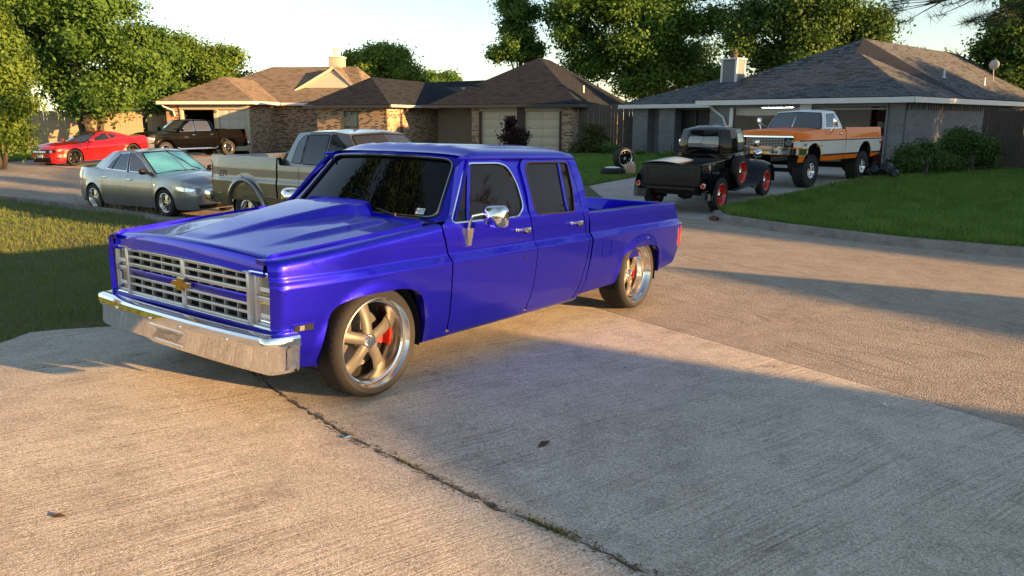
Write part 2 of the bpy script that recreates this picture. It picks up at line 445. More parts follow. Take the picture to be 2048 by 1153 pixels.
def bigmesh(name, V, F4, tint, ma, parent=None, tris=False):
    """V (n,3) array, faces of k vertices in order, tint per face"""
    k = 3 if tris else 4; nf = len(V)//k
    me = bpy.data.meshes.new(name); me.vertices.add(len(V)); me.vertices.foreach_set('co', np.asarray(V, np.float32).ravel())
    me.loops.add(nf*k); me.loops.foreach_set('vertex_index', np.arange(nf*k, dtype=np.int32))
    me.polygons.add(nf); me.polygons.foreach_set('loop_start', np.arange(0, nf*k, k, dtype=np.int32))
    at_ = me.attributes.new('tint', 'FLOAT', 'POINT'); at_.data.foreach_set('value', np.repeat(np.asarray(tint, np.float32), k))
    me.update(calc_edges=True); me.materials.append(ma)
    o = bpy.data.objects.new(name, me); col.objects.link(o)
    if parent: o.parent = parent
    return o
def inpoly(px, py, poly):
    ins = np.zeros(len(px), bool); n = len(poly)
    for i in range(n):
        x0, y0 = poly[i]; x1, y1 = poly[(i+1) % n]
        if y0 == y1: continue
        cnd = ((y0 > py) != (y1 > py)) & (px < (x1-x0)*(py-y0)/(y1-y0)+x0); ins ^= cnd
    return ins
def blades(name, poly, dens, h, ma, dz=.0, wdt=.006, clump=1.5, label=None, hvar=.5, maxn=260000, falloff=None):
    P = np.array(poly); lo = P.min(0); hi = P.max(0); n = int((hi[0]-lo[0])*(hi[1]-lo[1])*dens); n = min(n, maxn*3)
    x = rng.uniform(lo[0], hi[0], n); y = rng.uniform(lo[1], hi[1], n); k = inpoly(x, y, poly)
    if falloff is not None: k &= rng.uniform(0, 1, n) < np.clip((falloff/np.hypot(x, y))**1.6, 0, 1)
    x = x[k]; y = y[k]
    if len(x) > maxn: x = x[:maxn]; y = y[:maxn]
    n = len(x); z = np.array([gz(a, b) for a, b in zip(x, y)])+(np.array([dz(a, b) for a, b in zip(x, y)]) if callable(dz) else dz)
    cl = .5+.5*np.sin(x*clump*2.1+np.sin(y*clump*1.3)*2)*np.sin(y*clump*1.9+np.sin(x*clump*1.7)*2)
    dd = np.hypot(x, y); hh = h*(1-hvar+2*hvar*rng.uniform(0, 1, n)*(.5+.7*cl)); a = rng.uniform(0, 2*np.pi, n); ln = rng.uniform(.15, .9, n)*hh
    b = rng.uniform(0, 2*np.pi, n); w2 = wdt*(.6+.8*rng.uniform(0, 1, n))*np.maximum(1, dd/9)
    V = np.zeros((n, 3, 3)); V[:, 0] = np.c_[x-np.cos(a)*w2, y-np.sin(a)*w2, z-.01]; V[:, 1] = np.c_[x+np.cos(a)*w2, y+np.sin(a)*w2, z-.01]
    V[:, 2] = np.c_[x+np.cos(b)*ln, y+np.sin(b)*ln, z+hh]
    tint = np.clip(.15+.5*cl+rng.normal(0, .22, n), 0, 1)
    o = bigmesh(name, V.reshape(-1, 3), None, tint, ma, tris=True)
    return tag(o, label, 'grass', kind='stuff')

# -- base terrain, one sheet to the horizon
def terrain():
    m = M(); rr = [0, 3, 6, 9, 12, 15, 18, 22, 26, 30, 35, 40, 46, 55, 70, 90, 130, 200, 350, 700, 1500]; n = 96
    m.v.append((0, 4, gz(0, 4)-.07))
    for r in rr[1:]:
        for k in range(n):
            a = 2*math.pi*k/n; x, y = r*math.sin(a), 4+r*math.cos(a); f = sst((r-70)/60)
            m.v.append((x, y, lerp(gz(x, y)-.07, .05, f)))
    for k in range(n): m.f.append((0, 1+(k+1) % n, 1+k))
    for i in range(len(rr)-2):
        for k in range(n):
            a = 1+i*n+k; b = 1+i*n+(k+1) % n; m.f.append((a, b, b+n, a+n))
    return m
m_base = mat('lawn_soil', (.075, .085, .03), .95, c2=(.11, .095, .045), vs=.6, bump=.5, bs=25, det=10)
tag(terrain().obj('ground', m_base), kind='structure')

# -- street
near_r = [xy(t, 0) for t in (60, 20, 8, 4)]+[xy(0, 0)]
near_l = P2([pg(640, 505), pg(300, 437), pg(150, 416), pg(0, 398)]); d_ = bv(-58)
near = near_r+near_l+[(near_l[-1][0]+d_.x*25, near_l[-1][1]+d_.y*25)]
far_r = [xy(60, -6.1), xy(20, -6.05)]+P2([pg(2048, 517), pg(1800, 494), pg(1560, 464), pg(1445, 446)])
far_l = [xy(-9.5, -6.6), xy(-16, -7.0), (-8.5, 25.5), (-11.5, 30), (-13.5, 35), (-23.5, 38), (-22.8, 34), (-21.5, 30.5)]
far = far_r+far_l+[(-48, 46)]
streetpoly = near+far[::-1]
street = tag(drape(streetpoly, -.03, 1.2, .05).obj('street', m_dirt), kind='structure')
# slabs of the near stretch: two lanes, transverse joints; the stretch to the left is one pour
cols_ = [(-6.05, -3.1), (-3.1, -.02)]
ts = [-4.2, .95, 6.1, 11.2, 20, 40]
for a, b in zip(ts[:-1], ts[1:]):
    for (s0, s1) in cols_:
        g = .004
        pts = [xy(a+g, s1-g), xy(b-g, s1-g)]
        if s0 < -6 and a < 3:                          # follow the far kerb on that side
            continue
        pts += [xy(b-g, s0+g), xy(a+g, s0+g)]
        drape(pts, 0., .8, .04).obj('slab', m_street, street)
fk = [xy(20, -6.05)]+P2([pg(2048, 517), pg(1800, 494), pg(1560, 464), pg(1445, 446)])
fk = [p for p in fk if st(*p)[0] < 6.05]
tk = [st(*p) for p in fk]
# far lane, two slabs bounded by the kerb
def kerb_s(t):
    q = sorted(tk); return float(np.interp(t, [a for a, b in q], [b for a, b in q])) if t > q[0][0] else -6.3
for a, b in ((-4.2, .95), (.95, 6.1)):
    pts = [xy(a+.004, -3.104), xy(b-.004, -3.104)]+[xy(t, max(-7.2, kerb_s(t))) for t in np.linspace(b-.004, a+.004, 9)]
    drape(pts, 0., .8, .04).obj('slab', m_street, street)
lp = [xy(-4.21, -.02)]+near_l+[near[-1]]+[far[-1]]+far_l[::-1]+[xy(-4.21, -6.6)]
drape(lp, 0., 1.2, .04).obj('slab', m_street, street)

# -- near driveway: two slabs and the ragged joint between them
CR = [(380, 640), (455, 705), (520, 760), (575, 800), (640, 840), (690, 872), (745, 900), (800, 925), (860, 955), (900, 975), (960, 1005), (1040, 1037), (1110, 1066), (1180, 1096), (1240, 1128), (1300, 1156), (1400, 1210), (1560, 1300)]
crack = [pg(*p) for p in CR]
rc = random.Random(3)
def jag(l, off, amp):
    o = []
    for i in range(len(l)-1):
        a, b = l[i], l[i+1]; d = (b-a); n = max(2, int(d.length/.05)); nn = Vector((-d.y, d.x, 0)).normalized()
        for k in range(n):
            p = a+d*(k/n)+nn*(off+rc.gauss(0, amp)); o.append((p.x, p.y))
    return o
cA = jag(crack, -.012, .007); cB = jag(crack, .012, .009)
if st(*cA[20])[1] < st(*cB[20])[1]: cA, cB = cB, cA
edge_l = P2([pg(0, 690), pg(60, 668), pg(120, 662), pg(230, 655)])   # lawn edge, left of the truck
eL0 = pg(230, 655); e_dir = (Vector((eL0.x, eL0.y, 0))-Vector((*edge_l[0], 0))).normalized()
tc_, sc_ = st(*cA[0])
slabA = [(-7.5, 3.2), edge_l[0], edge_l[1], edge_l[2], edge_l[3], (cA[0][0]-.02, cA[0][1]-.02)]+cA[2:]+[(4.0, .6), (6, -4), (-6, -4)]
drive = tag(drape([xy(-5, .03), xy(14, .03), xy(14, 9), xy(-5, 9)], -.05, .8, .05).obj('driveway', m_dirt), kind='structure')
drape(slabA, .012, .5, .06).obj('slab', m_drive, drive)
sB = [(cB[0][0], cB[0][1]), xy(st(*cB[0])[0]-.35, .9), xy(st(*cB[0])[0]-.9, .012), xy(1.2, .012), xy(14, .012), xy(14, 3), (4.4, .9)]
slabB = sB+cB[2:][::-1]
drape(slabB, .010, .5, .06).obj('slab', m_drive, drive)

# -- far kerb (several pours) and lawns
def kerb(pts, name, w=.16, h=.13):
    m = M(); n = len(pts); V = [Vector((p[0], p[1], 0)) for p in pts]; N = []
    for i in range(n):
        d = (V[min(i+1, n-1)]-V[max(i-1, 0)]).normalized(); N.append(Vector((-d.y, d.x, 0)))
    sec = [(-.05, -.05), (-.03, .0), (.0, .02), (.012, h-.03), (.03, h), (w, h+.004), (w+.01, -.05)]
    def fn(u, v):
        i = min(int(u*(n-1)+1e-6), n-2); f = u*(n-1)-i; j = int(round(v*(len(sec)-1)))
        p = V[i].lerp(V[i+1], f)+(N[i].lerp(N[i+1], f))*sec[j][0]; return (p.x, p.y, gz(p.x, p.y)+sec[j][1])
    m.grid(fn, (n-1)*2, len(sec)-1); return m
kp = [Vector((*p, 0)) for p in far_r[1:]]
# corner of the driveway: kerb turns in
kc = [pg(1445, 446), pg(1428, 440), pg(1424, 434), pg(1440, 427)]
kl = [(p.x, p.y) for p in kp]+P2(kc[1:3])
sgn = -1
kroot = None
def dense(l, step=.4):
    o = []
    for a, b in zip(l[:-1], l[1:]):
        d = math.dist(a, b); k = max(1, int(d/step)); o += [(lerp(a[0], b[0], i/k), lerp(a[1], b[1], i/k)) for i in range(k)]
    return o+[l[-1]]
kd = dense(kl, .35)[::-1]                              # from the driveway corner to the right: +normal must point to the lawn
if st(kd[5][0]-(kd[6][1]-kd[4][1])*.0, kd[5][1])[1] < 99:
    d = Vector((kd[6][0]-kd[4][0], kd[6][1]-kd[4][1], 0)); nn = Vector((-d.y, d.x, 0))
    if nn.dot(SN) > 0: kd = kd[::-1]
kmain = tag(kerb(kd[:2], 'kerb').obj('kerb', m_curb), kind='structure')
step = 9
for i in range(0, min(len(kd)-1, 90), step):
    seg = kd[i:i+step+1]
    if len(seg) > 1: kerb(seg, 'kerb').obj('kerb_section', m_curb, kmain)

m_lawn = mat('lawn_earth', (.06, .08, .02), .95, c2=(.10, .09, .035), vs=5, bump=.5, bs=30, det=8)
m_grass_dry = leafmat('grass_near', (.17, .175, .055), (.095, .19, .035), tr=.25)
m_grass = leafmat('grass_far', (.10, .20, .03), (.20, .31, .07), tr=.3)
# 408 lawn right of its driveway
drv_r = [pg(1436, 430), pg(1540, 408), pg(1640, 386), pg(1760, 363)]
lawnR = [(p.x, p.y) for p in drv_r]+[(12.2, 22.3), (17, 27), (24, 33), (50, 20), xy(30, -6.3), xy(20, -6.25)]
kin = []
for p in far_r[2:]:
    v = Vector((*p, 0))-SN*.17; kin.append((v.x, v.y))
lawnRp = lawnR+kin
dzl = lambda x, y: .125
lawn1 = tag(drape(lawnRp, dzl, .8, .15).obj('lawn', m_lawn), kind='structure')
bl1 = [(p.x, p.y) for p in drv_r]+[(12.2, 22.3), (17, 26), (20, 24), (13, 8)]+kin
blades('grass', bl1, 2600, .085, m_grass, dz=.125, wdt=.006, hvar=.7, label='green lawn grass right of the grey house driveway', maxn=230000, falloff=13)
# 408 driveway
fdrive = [(p.x, p.y) for p in drv_r]+[(12.0, 22.6), (12.3, 23.9), (7.6, 29), (5.2, 27.3)]+P2([pg(1275, 361), pg(1175, 379), pg(1090, 398)])+[xy(-7.0, -6.3), xy(-3.9, -6.3)]+P2([pg(1424, 441)])
dz_d = lambda x, y: lerp(.006, .10, sst((-6.2-st(x, y)[1])/3.5))
fd_ = tag(drape(fdrive, dz_d, .6, .05).obj('far_driveway', m_fdrive), kind='structure')
# lawn between the two houses across the street
lawnM = P2([pg(1275, 361), pg(1175, 379)])+[xy(-7.2, -6.5), xy(-16, -7.2), (-8.0, 26), (-11, 30.5), (-12.5, 36.5), (-9.0, 37.5), (-3, 36.2), (2.6, 36.0), (3.2, 38), (8, 41), (6.5, 33), (9.5, 31.5), (7.3, 29.0), (5.0, 27.4)]
lm = tag(drape(lawnM, .115, .9, .15).obj('lawn', m_lawn), kind='structure')
blades('grass', P2([pg(1275, 361), pg(1175, 379), pg(1090, 395)])+[(-1, 24), (-1, 33), (3.2, 36.5), (6.2, 33.5), (9, 31), (7.3, 29), (5.0, 27.4)], 900, .08, m_grass, dz=.115, wdt=.006, label='green lawn grass where the spare tyres lie', maxn=90000)
blades('grass', [(-8.0, 26), (-11, 30.5), (-12.5, 36.5), (-9.0, 37.5), (-6, 30)], 700, .09, m_grass, dz=.115, wdt=.006, label='strip of lawn grass by the brown brick garage wall', maxn=40000)
# near lawn left of the truck
nl = P2([pg(0, 690), pg(60, 668), pg(120, 662), pg(230, 655)])
lawnN = nl+[(cB[0][0]-.1, cB[0][1]+.15), xy(st(*cB[0])[0]-.4, .9), xy(st(*cB[0])[0]-1.0, .16)]
nrl = [(p[0]+SN.x*.3, p[1]+SN.y*.3) for p in near_l]
lawnN += nrl+[(-26, 18), (-20, 4), (-9, 1)]
ln_ = tag(drape(lawnN, lambda x, y: .03+.03*math.sin(x*1.3+y*.7), .6, .15).obj('lawn', m_lawn), kind='structure')
blades('grass', lawnN, 9000, .07, m_grass_dry, dz=lambda x, y: .03+.03*math.sin(x*1.3+y*.7), wdt=.0035, label='dry patchy lawn grass beside the blue truck', maxn=330000, falloff=7.0)
# near kerb along the left street edge
nk = dense([near[4]]+near_l+[near[-1]], .6)
dk = Vector((nk[6][0]-nk[4][0], nk[6][1]-nk[4][1], 0)); 
if Vector((-dk.y, dk.x, 0)).dot(SN) < 0: nk = nk[::-1]
def ksub(pts, a, b):
    return [p for p in pts if a <= p[0] <= b]
k2 = kerb(ksub(nk, -40, -3.2), 'kerb', h=.11).obj('kerb', m_curb); tag(k2, kind='structure')
# RAM house driveway and far-left lawn
rd = [(-13.5, 34.5), (-23.0, 37.6), (-23.5, 43.5), (-19, 46), (-12.9, 40.6), (-12.6, 37.2)]
tag(drape(rd, .05, 1., .06).obj('far_driveway', m_fdrive), kind='structure')
ll = [(-23.2, 37.8), (-22.5, 34), (-21.3, 30.6), (-47, 45.7), (-70, 60), (-40, 75), (-24, 55), (-23.8, 44)]
tag(drape(ll, .10, 1.5, .15).obj('lawn', m_lawn), kind='structure')
blades('grass', ll[:3]+[(-30, 36), (-36, 50), (-24, 48)], 260, .12, m_grass, dz=.10, wdt=.008, label='lawn grass in front of the wooden fence', maxn=60000)
# ================================================================ shared vehicle materials
def carpaint(name, c, flake=.0, rough=.35, metal=.6, coat=1., c_edge=None, spec=.5):
    m = bpy.data.materials.new(name); m.use_nodes = True; t = m.node_tree; p = t.nodes['Principled BSDF']
    p.inputs['Metallic'].default_value = metal; p.inputs['Roughness'].default_value = rough
    p.inputs['Coat Weight'].default_value = coat; p.inputs['Coat Roughness'].default_value = .025; p.inputs['Specular IOR Level'].default_value = spec
    tc = t.nodes.new('ShaderNodeTexCoord')
    n = noise_node(t, tc.outputs['Object'], 2.2, 4, .6)
    cc = ramp(t, n, (.3, tuple(x*.88 for x in c)), (.7, tuple(min(1, x*1.08) for x in c)))
    if c_edge:
        lw = t.nodes.new('ShaderNodeLayerWeight'); lw.inputs[0].default_value = .35
        cc = mixc(t, cc, c_edge, lw.outputs['Facing'])
    t.links.new(cc, p.inputs['Base Color'])
    b = t.nodes.new('ShaderNodeBump'); b.inputs['Strength'].default_value = .025; b.inputs['Distance'].default_value = .01
    t.links.new(noise_node(t, tc.outputs['Object'], 5, 2, .5), b.inputs['Height']); t.links.new(b.outputs[0], p.inputs['Coat Normal'])
    MATS[name] = m
    return m
m_blue = carpaint('candy_blue_paint', (.011, .005, .62), rough=.34, metal=.85, coat=.65, c_edge=(.005, .014, .42))
m_glass = mat('tinted_glass', (.003, .003, .0035), .015, spec=.30)
m_chrome = mat('chrome', (.86, .85, .83), .05, 1.)
m_alu = mat('machined_aluminium', (.80, .78, .74), .16, 1., var=.05, vs=30)
m_spoke = mat('grey_cast_spoke', (.115, .108, .096), .5, .4, var=.08, vs=20)
m_tyre = mat('tyre_rubber', (.012, .0118, .0115), .75, var=.25, vs=14, bump=.15, bs=160)
m_black = mat('black_trim', (.005, .005, .006), .5, spec=.3)
m_void = mat('dark_interior', (.006, .006, .006), .9)
m_rubber = mat('black_rubber_gasket', (.010, .010, .010), .45)
m_silver = mat('silver_plastic', (.55, .55, .56), .28, .55, var=.05, vs=9)
m_lens = mat('headlight_lens', (.30, .31, .32), .10, .5, coat=1.)
m_redl = mat('red_lamp_lens', (.45, .012, .010), .12, coat=1.)
m_gold = mat('gold_emblem', (.62, .36, .09), .28, .9, var=.1, vs=40)
m_calip = mat('red_caliper', (.60, .02, .015), .35, coat=.6)
m_disc = mat('brake_disc_steel', (.18, .17, .165), .4, .9)
m_white = mat('white_paint', (.78, .78, .76), .35, var=.04, vs=3)
m_amber = mat('amber_lens', (.7, .28, .04), .2, coat=1.)
m_bedliner = mat('worn_bed_floor', (.02, .02, .024), .7, var=.3, vs=8, bump=.3, bs=40)
m_plate = mat('licence_plate', (.72, .72, .70), .4)
m_ink = mat('dark_ink', (.03, .03, .06), .5)

# ================================================================ the blue crew-cab pickup
T0 = Vector((-1.608, 5.172, .134))
T0.z = gz(T0.x, T0.y)+.012
truck = vehicle('crew_cab_pickup', 'lowered metallic blue crew cab pickup parked across the driveway', 'pickup truck', T0, 216.66, .0382)
_zz = np.linspace(.15, 1.62, 900)
_pf = np.interp(_zz, [.15, .26, .31, .42, .60, .775, .792, .800, .838, .846, .95, 1.045, 1.058, 1.075, 1.46, 1.50, 1.62],
                     [.900, .918, .935, .962, .980, .990, .991, .985, .956, .952, .949, .938, .930, .915, .738, .722, .66])
_pf = np.convolve(np.pad(_pf, 3, 'edge'), np.ones(7)/7, 'valid')
def TS(x, z):                                          # half width of the body side at (x, z)
    y = float(np.interp(z, _zz, _pf))
    if z > .8 and x > -.3 and z < 1.07: y += .028*sst((x+.2)/.85)*sst((1.0-z)/.12+.4)*sst((z-.79)/.05)
    if z < 1.07:
        if x > .2: y -= .055*((x-.2)/.56)**2
        if x > .70: y -= .05*((x-.70)/.06)**2 if x < .76 else .05
        if x < -3.9: y -= .02*((-3.9-x)/.5)**2
        for cx, r, top in ((.03, .455, .682), (-3.50, .455, .64)):     # wheel-arch lips
            d = math.hypot((x-cx), (z-.335)*1.18); e = (d-.42)
            if z > .15 and abs(e) < .08: y += .016*sst(1-abs(e)/.08)
    return y
CUTS = (.770, .782, .790, .796, .802, .810, .818, .826, .834, .842, .850, .862)
def side(x, z): return (x, TS(x, z), z)
def lr(m, name, ma, parent=truck, **k):
    """a left and a right part"""
    return m.obj(name, ma, parent, **k), m.mir().obj(name, ma, parent, **k)
def arch(cx, hw, top, z0, r=.16, n=7):
    """square-shouldered wheel arch, from front foot to rear foot"""
    return [p for p in rpoly([(cx+hw, z0), (cx+hw*.86, top-.05), (cx+hw*.45, top), (cx-hw*.5, top), (cx-hw*.93, top-.06), (cx-hw, z0)], [0, r, r, r, r, 0], n)]
# fender top edge
def zf(x): return lerp(.940, 1.056, min(1, max(0, (.76-x)/1.37)))
def fmap(x, v):
    zr = zf(x)-.045
    if v <= zr: return side(x, v)
    a = (v-zr)/.05; y0 = TS(x, zr)
    if a < 1.45: return (x, y0-.05*(1-math.cos(a)), zr+.045*math.sin(a))
    e = v-zr-.0725; return (x, y0-.05*(1-math.cos(1.45))-e, zr+.045*math.sin(1.45)+.06*e)
fa = arch(.035, .44, .682, .29)
fo = [(.60, .315)]+[(.50, .30)]+[(p[0], p[1]) for p in fa[1:-1]]+[(-.405, .262), (-.652, .262), (-.648, .79), (-.640, .84), (-.596, 1.00), (-.596, 1.135)]
fo += [(lerp(-.596, .757, k/14), zf(lerp(-.596, .757, k/14))-.045+.0725+.062) for k in range(1, 15)]
fo += [(.757, .80), (.755, .56), (.72, .50), (.66, .37)]
lr(panel(fmap, fo, du=.03, dv=.025, thick=.03, out=-1, vcuts=CUTS), 'front_fender', m_blue)
# rolled lip round the front and rear arches, dark wheel wells
def arc_lip(pts):
    m = M(); a = []
    for (x, z) in pts: a.append(side(x, z))
    for i in range(len(a)-1):
        (x0, y0, z0), (x1, y1, z1) = a[i], a[i+1]
        m.quad((x0, y0+.001, z0), (x1, y1+.001, z1), (x1, y1-.07, z1), (x0, y0-.07, z0))
    return m
ra = arch(-3.50, .455, .635, .33, r=.18)
for pts, cx in ((fa, .035), (ra, -3.50)):
    lr(arc_lip(pts), 'arch_lip', m_blue)
    w_ = M().lathe([(.43, .60), (.43, .93)], 28, o=(cx, 0, .345)); w_.lathe([(.0, .60), (.43, .60)], 28, o=(cx, 0, .345))
    w_.v = [(x, y, z) for x, y, z in w_.v]
    w2 = M(); w2.v = w_.v; w2.f = [q for q in w_.f if all(w_.v[i][2] > .2 for i in q)]
    lr(w2, 'wheel_well', m_void)
# hood with cowl bulge
def hb(x, y):
    w_ = .15+.19*min(1, max(0, (.70-x)/1.2)); h = .060*sst((.66-x)/1.15)+.014*sst((.70-x)/.1)
    b = h*sst((w_-abs(y)+.035)/.07)
    b += .022*sst((.62-abs(y))/.018)*sst((.66-x)/.5)*sst((x+.36+.10*abs(y))/.025)
    return b
def hz(x, y): return zf(x)+.006+.036*(1-(y/.81)**2)+hb(x, y)
def hmap(y, v):
    # v runs from the cowl (v=-.56) forward; past .735 it rolls down into the front lip
    if v <= .72: return (v-.03*(y/.8)**2*sst((v+.2)/.9), y, hz(v, y))
    z0 = hz(.72, y)-.0; a = (v-.72)/.03; x0 = .72-.03*(y/.8)**2*sst(.92/.9)
    if a < 1.4: return (x0+.03*math.sin(a), y, z0-.03*(1-math.cos(a)))
    e = v-.72-.042; return (x0+.0296+.10*e, y, z0-.0249-e)
ho = [(-.846, -.50), (.846, -.50), (.848, .0), (.838, .45), (.826, .68), (.818, .75), (.816, .845), (-.816, .845), (-.818, .75), (-.826, .68), (-.838, .45), (-.848, .0)]
hood = panel(hmap, [(p[0], p[1]) for p in ho], du=.025, dv=.03, thick=.02).obj('hood', m_blue, truck)
# vertical rear face of the bulge, cowl with vents
cw = M()
for k in range(20):
    y0, y1 = lerp(-.42, .42, k/20), lerp(-.42, .42, (k+1)/20)
    cw.quad((-.50, y0, hz(-.5, y0)), (-.50, y1, hz(-.5, y1)), (-.515, y1, 1.075), (-.515, y0, 1.075))
cw.obj('hood_scoop_back', m_blue, hood)
def cowl(u, v):
    y = lerp(-.86, .86, u); x = lerp(-.50, -.66-.09*(y/.8)**2, v); return (x, y, lerp(hz(-.5, .6)-.006, 1.062, v)+.012*(1-(y/.86)**2)-.004)
M().grid(cowl, 24, 5).obj('cowl', m_blue, truck)
cv = M()
for k in range(9):
    y = .30+.05*k
    if y < .74: cv.box(-.60, -.545, y, y+.028, 1.078, 1.081)
lr(cv, 'cowl_vent', m_black)
wp = M().tube([(-.585, .50, 1.085), (-.70, .20, 1.105), (-.73, -.1, 1.115)], .007, 6); wp.tube([(-.585, .50, 1.06), (-.585, .5, 1.10)], .014, 8)
wp.obj('wiper', m_black, truck)
# doors: lower skin and window frame are one pressing
d1 = rpoly([(-.602, 1.045), (-.655, .84), (-.660, .79), (-.664, .285), (-1.60, .285), (-1.660, .50), (-1.678, .79), (-1.672, .84), (-1.628, 1.04), (-1.655, 1.26), (-1.62, 1.42), (-1.50, 1.485), (-1.07, 1.485), (-.985, 1.44), (-.74, 1.10)],
           [.02, 0, 0, .05, .04, .06, 0, 0, .05, .10, .10, .08, .08, .06, .06], 4)
w1 = rpoly([(-.705, 1.055), (-1.50, 1.055), (-1.60, 1.12), (-1.615, 1.30), (-1.565, 1.425), (-1.47, 1.452), (-1.10, 1.452), (-1.02, 1.40)], [.05, .06, .05, .10, .07, .05, .05, .05], 5)
d2 = rpoly([(-1.686, .79), (-1.668, .50), (-1.612, .285), (-2.33, .285), (-2.385, .40), (-2.45, .62), (-2.478, .79), (-2.47, .84), (-2.42, 1.04), (-2.475, 1.30), (-2.47, 1.46), (-2.41, 1.488), (-1.82, 1.488), (-1.735, 1.44), (-1.705, 1.20), (-1.640, 1.04), (-1.680, .84)],
           [0, .06, .04, .05, .08, .05, 0, 0, .05, .08, .08, .05, .08, .06, .05, .05, 0], 4)
w2 = rpoly([(-1.74, 1.055), (-2.30, 1.045), (-2.38, 1.20), (-2.44, 1.44), (-2.40, 1.453), (-1.85, 1.453), (-1.795, 1.40)], [.05, .05, .05, .04, .03, .05, .06], 5)
for nm, do, wo_ in (('front_door', d1, w1), ('rear_door', d2, w2)):
    for sg in (1, -1):
        m = panel(side, do, [wo_[::-1]], du=.035, dv=.025, thick=.03, out=-1, vcuts=CUTS)
        d = (m if sg > 0 else m.mir()).obj(nm, m_blue, truck)
        gm = panel(lambda x, z: (x, TS(x, z)-.013, z), ring(wo_, -.006), du=.06, dv=.06, thick=0, out=-1)
        (gm if sg > 0 else gm.mir()).obj('window', m_glass, d)
        tr = panel(lambda x, z: (x, TS(x, z)+.003, z), ring(wo_, -.007), [ring(wo_, .004)[::-1]], du=.2, dv=.2, thick=.012, out=-1)
        (tr if sg > 0 else tr.mir()).obj('window_trim', m_chrome if nm == 'front_door' else m_black, d)
        # divider bars
        xa, xb = ((-.885, -1.115) if nm == 'front_door' else (-2.20, -2.315))
        bw = .016
        dv_ = panel(lambda x, z: (x, TS(x, z)-.002, z), [(xa-bw, 1.05), (xa+bw, 1.05), (xb+bw, 1.455), (xb-bw, 1.455)], du=.1, dv=.05, thick=.02, out=-1)
        (dv_ if sg > 0 else dv_.mir()).obj('window_bar', m_blue, d)
        hx = -1.50 if nm == 'front_door' else -2.28
        hd = M().bbox(hx-.095, hx+.085, TS(hx, .95)+.016, TS(hx, .95)+.034, .944, .962, .006); hd.bbox(hx-.10, hx-.035, TS(hx, .95)-.004, TS(hx, .95)+.026, .925, .965, .006)
        hd.bbox(hx+.055, hx+.09, TS(hx, .95)-.004, TS(hx, .95)+.022, .938, .966, .006)
        hd = hd if sg > 0 else hd.mir(); ho_ = hd.obj('door_handle', m_chrome, d)
        bt = M().bbox(hx-.085, hx-.05, TS(hx, .95)+.0, TS(hx, .95)+.028, .917, .936, .003); (bt if sg > 0 else bt.mir()).obj('handle_button', m_black, d)
        if nm == 'front_door':
            kh = M().lathe([(0, TS(-1.53, .76)+.004), (.010, TS(-1.53, .76)+.003), (.012, TS(-1.53, .76)-.004)], 12, o=(-1.53, 0, .735)); (kh if sg > 0 else kh.mir()).obj('key_lock', m_black, d)
lr(panel(lambda x, z: (x, TS(x, z)-.022, z), [(-1.50, 1.0), (-1.50, 1.47), (-1.9, 1.49), (-1.9, 1.0)], [], du=.1, dv=.08, thick=.0, out=-1), 'door_pillar', m_blue)
# rear quarter of the cab, rocker, sill
q = rpoly([(-2.43, 1.04), (-2.482, .84), (-2.49, .79), (-2.46, .62), (-2.395, .40), (-2.34, .28), (-2.40, .275), (-2.47, .40), (-2.508, .62), (-2.52, .79), (-2.515, .90), (-2.53, 1.06), (-2.60, 1.30), (-2.585, 1.47), (-2.53, 1.50), (-2.42, 1.50), (-2.48, 1.45), (-2.482, 1.30)], [0]*18)
lr(panel(side, q, du=.04, dv=.03, thick=.03, out=-1, vcuts=CUTS), 'cab_corner', m_blue)
rk = M()
for k in range(1):
    def rf(u, v):
        x = lerp(-.40, -2.40, u); s_ = [(.925, .285), (.915, .262), (.885, .245), (.80, .24)][int(round(v*3))]; return (x, s_[0], s_[1])
    rk.grid(rf, 12, 3)
lr(rk, 'rocker_panel', m_blue)
# windscreen, its frame, roof
def wmap(s, t):
    y = s*lerp(.80, .672, t); return (lerp(-.635, -1.0, t)-.075*s*s-.02*math.sin(math.pi*t)*0, y, lerp(1.062, 1.508, t)-.018*s*s*t)
wso = rrect(-.985, .985, .035, .965, .10, 7, rs=(.10, .10, .13, .13))
wso = [(p[0], p[1]) for p in rpoly([(-.985, .03), (.985, .03), (.975, .965), (-.975, .965)], [.13, .13, .16, .16], 8)]
fr = panel(wmap, [(-1.16, -.03), (1.16, -.03), (1.115, 1.04), (-1.115, 1.04)], [wso[::-1]], du=.06, dv=.06, thick=.03)
fr.obj('windscreen_frame', m_blue, truck)
ws = panel(lambda s, t: Vector(wmap(s, t))+Vector((-.012, 0, -.008)), ring(wso, -.01), du=.08, dv=.08, thick=0).obj('windscreen', m_glass, truck)
panel(lambda s, t: Vector(wmap(s, t))+Vector((.006, 0, .004)), ring(wso, -.012), [ring(wso, .022)[::-1]], du=.3, dv=.3, thick=.012).obj('windscreen_gasket', m_rubber, ws)
panel(lambda s, t: Vector(wmap(s, t))+Vector((.011, 0, .007)), ring(wso, .000), [ring(wso, .007)[::-1]], du=.3, dv=.3, thick=.006).obj('windscreen_trim', m_chrome, ws)
stk = panel(lambda s, t: Vector(wmap(s, t))+Vector((-.006, 0, -.002)), [(.735, .075), (.825, .075), (.825, .165), (.735, .165)], thick=0).obj('registration_sticker', mat('sticker_white', (.62, .72, .72), .5), ws)
p0_, p1_, p2_ = Vector(wmap(.78, .12)), Vector(wmap(.80, .12)), Vector(wmap(.78, .14))
text('sticker_print', '06-17', .034, stk, basis(p0_+Vector((0, 0, .004))+Vector((.004, 0, 0)), p1_-p0_, p2_-p0_), m_ink, .0005)
panel(lambda s, t: Vector(wmap(s, t))+Vector((-.14, 0, -.03)), [(-.12, .80), (.12, .80), (.12, .92), (-.12, .92)], thick=.02).obj('rear_view_mirror', m_black, truck)
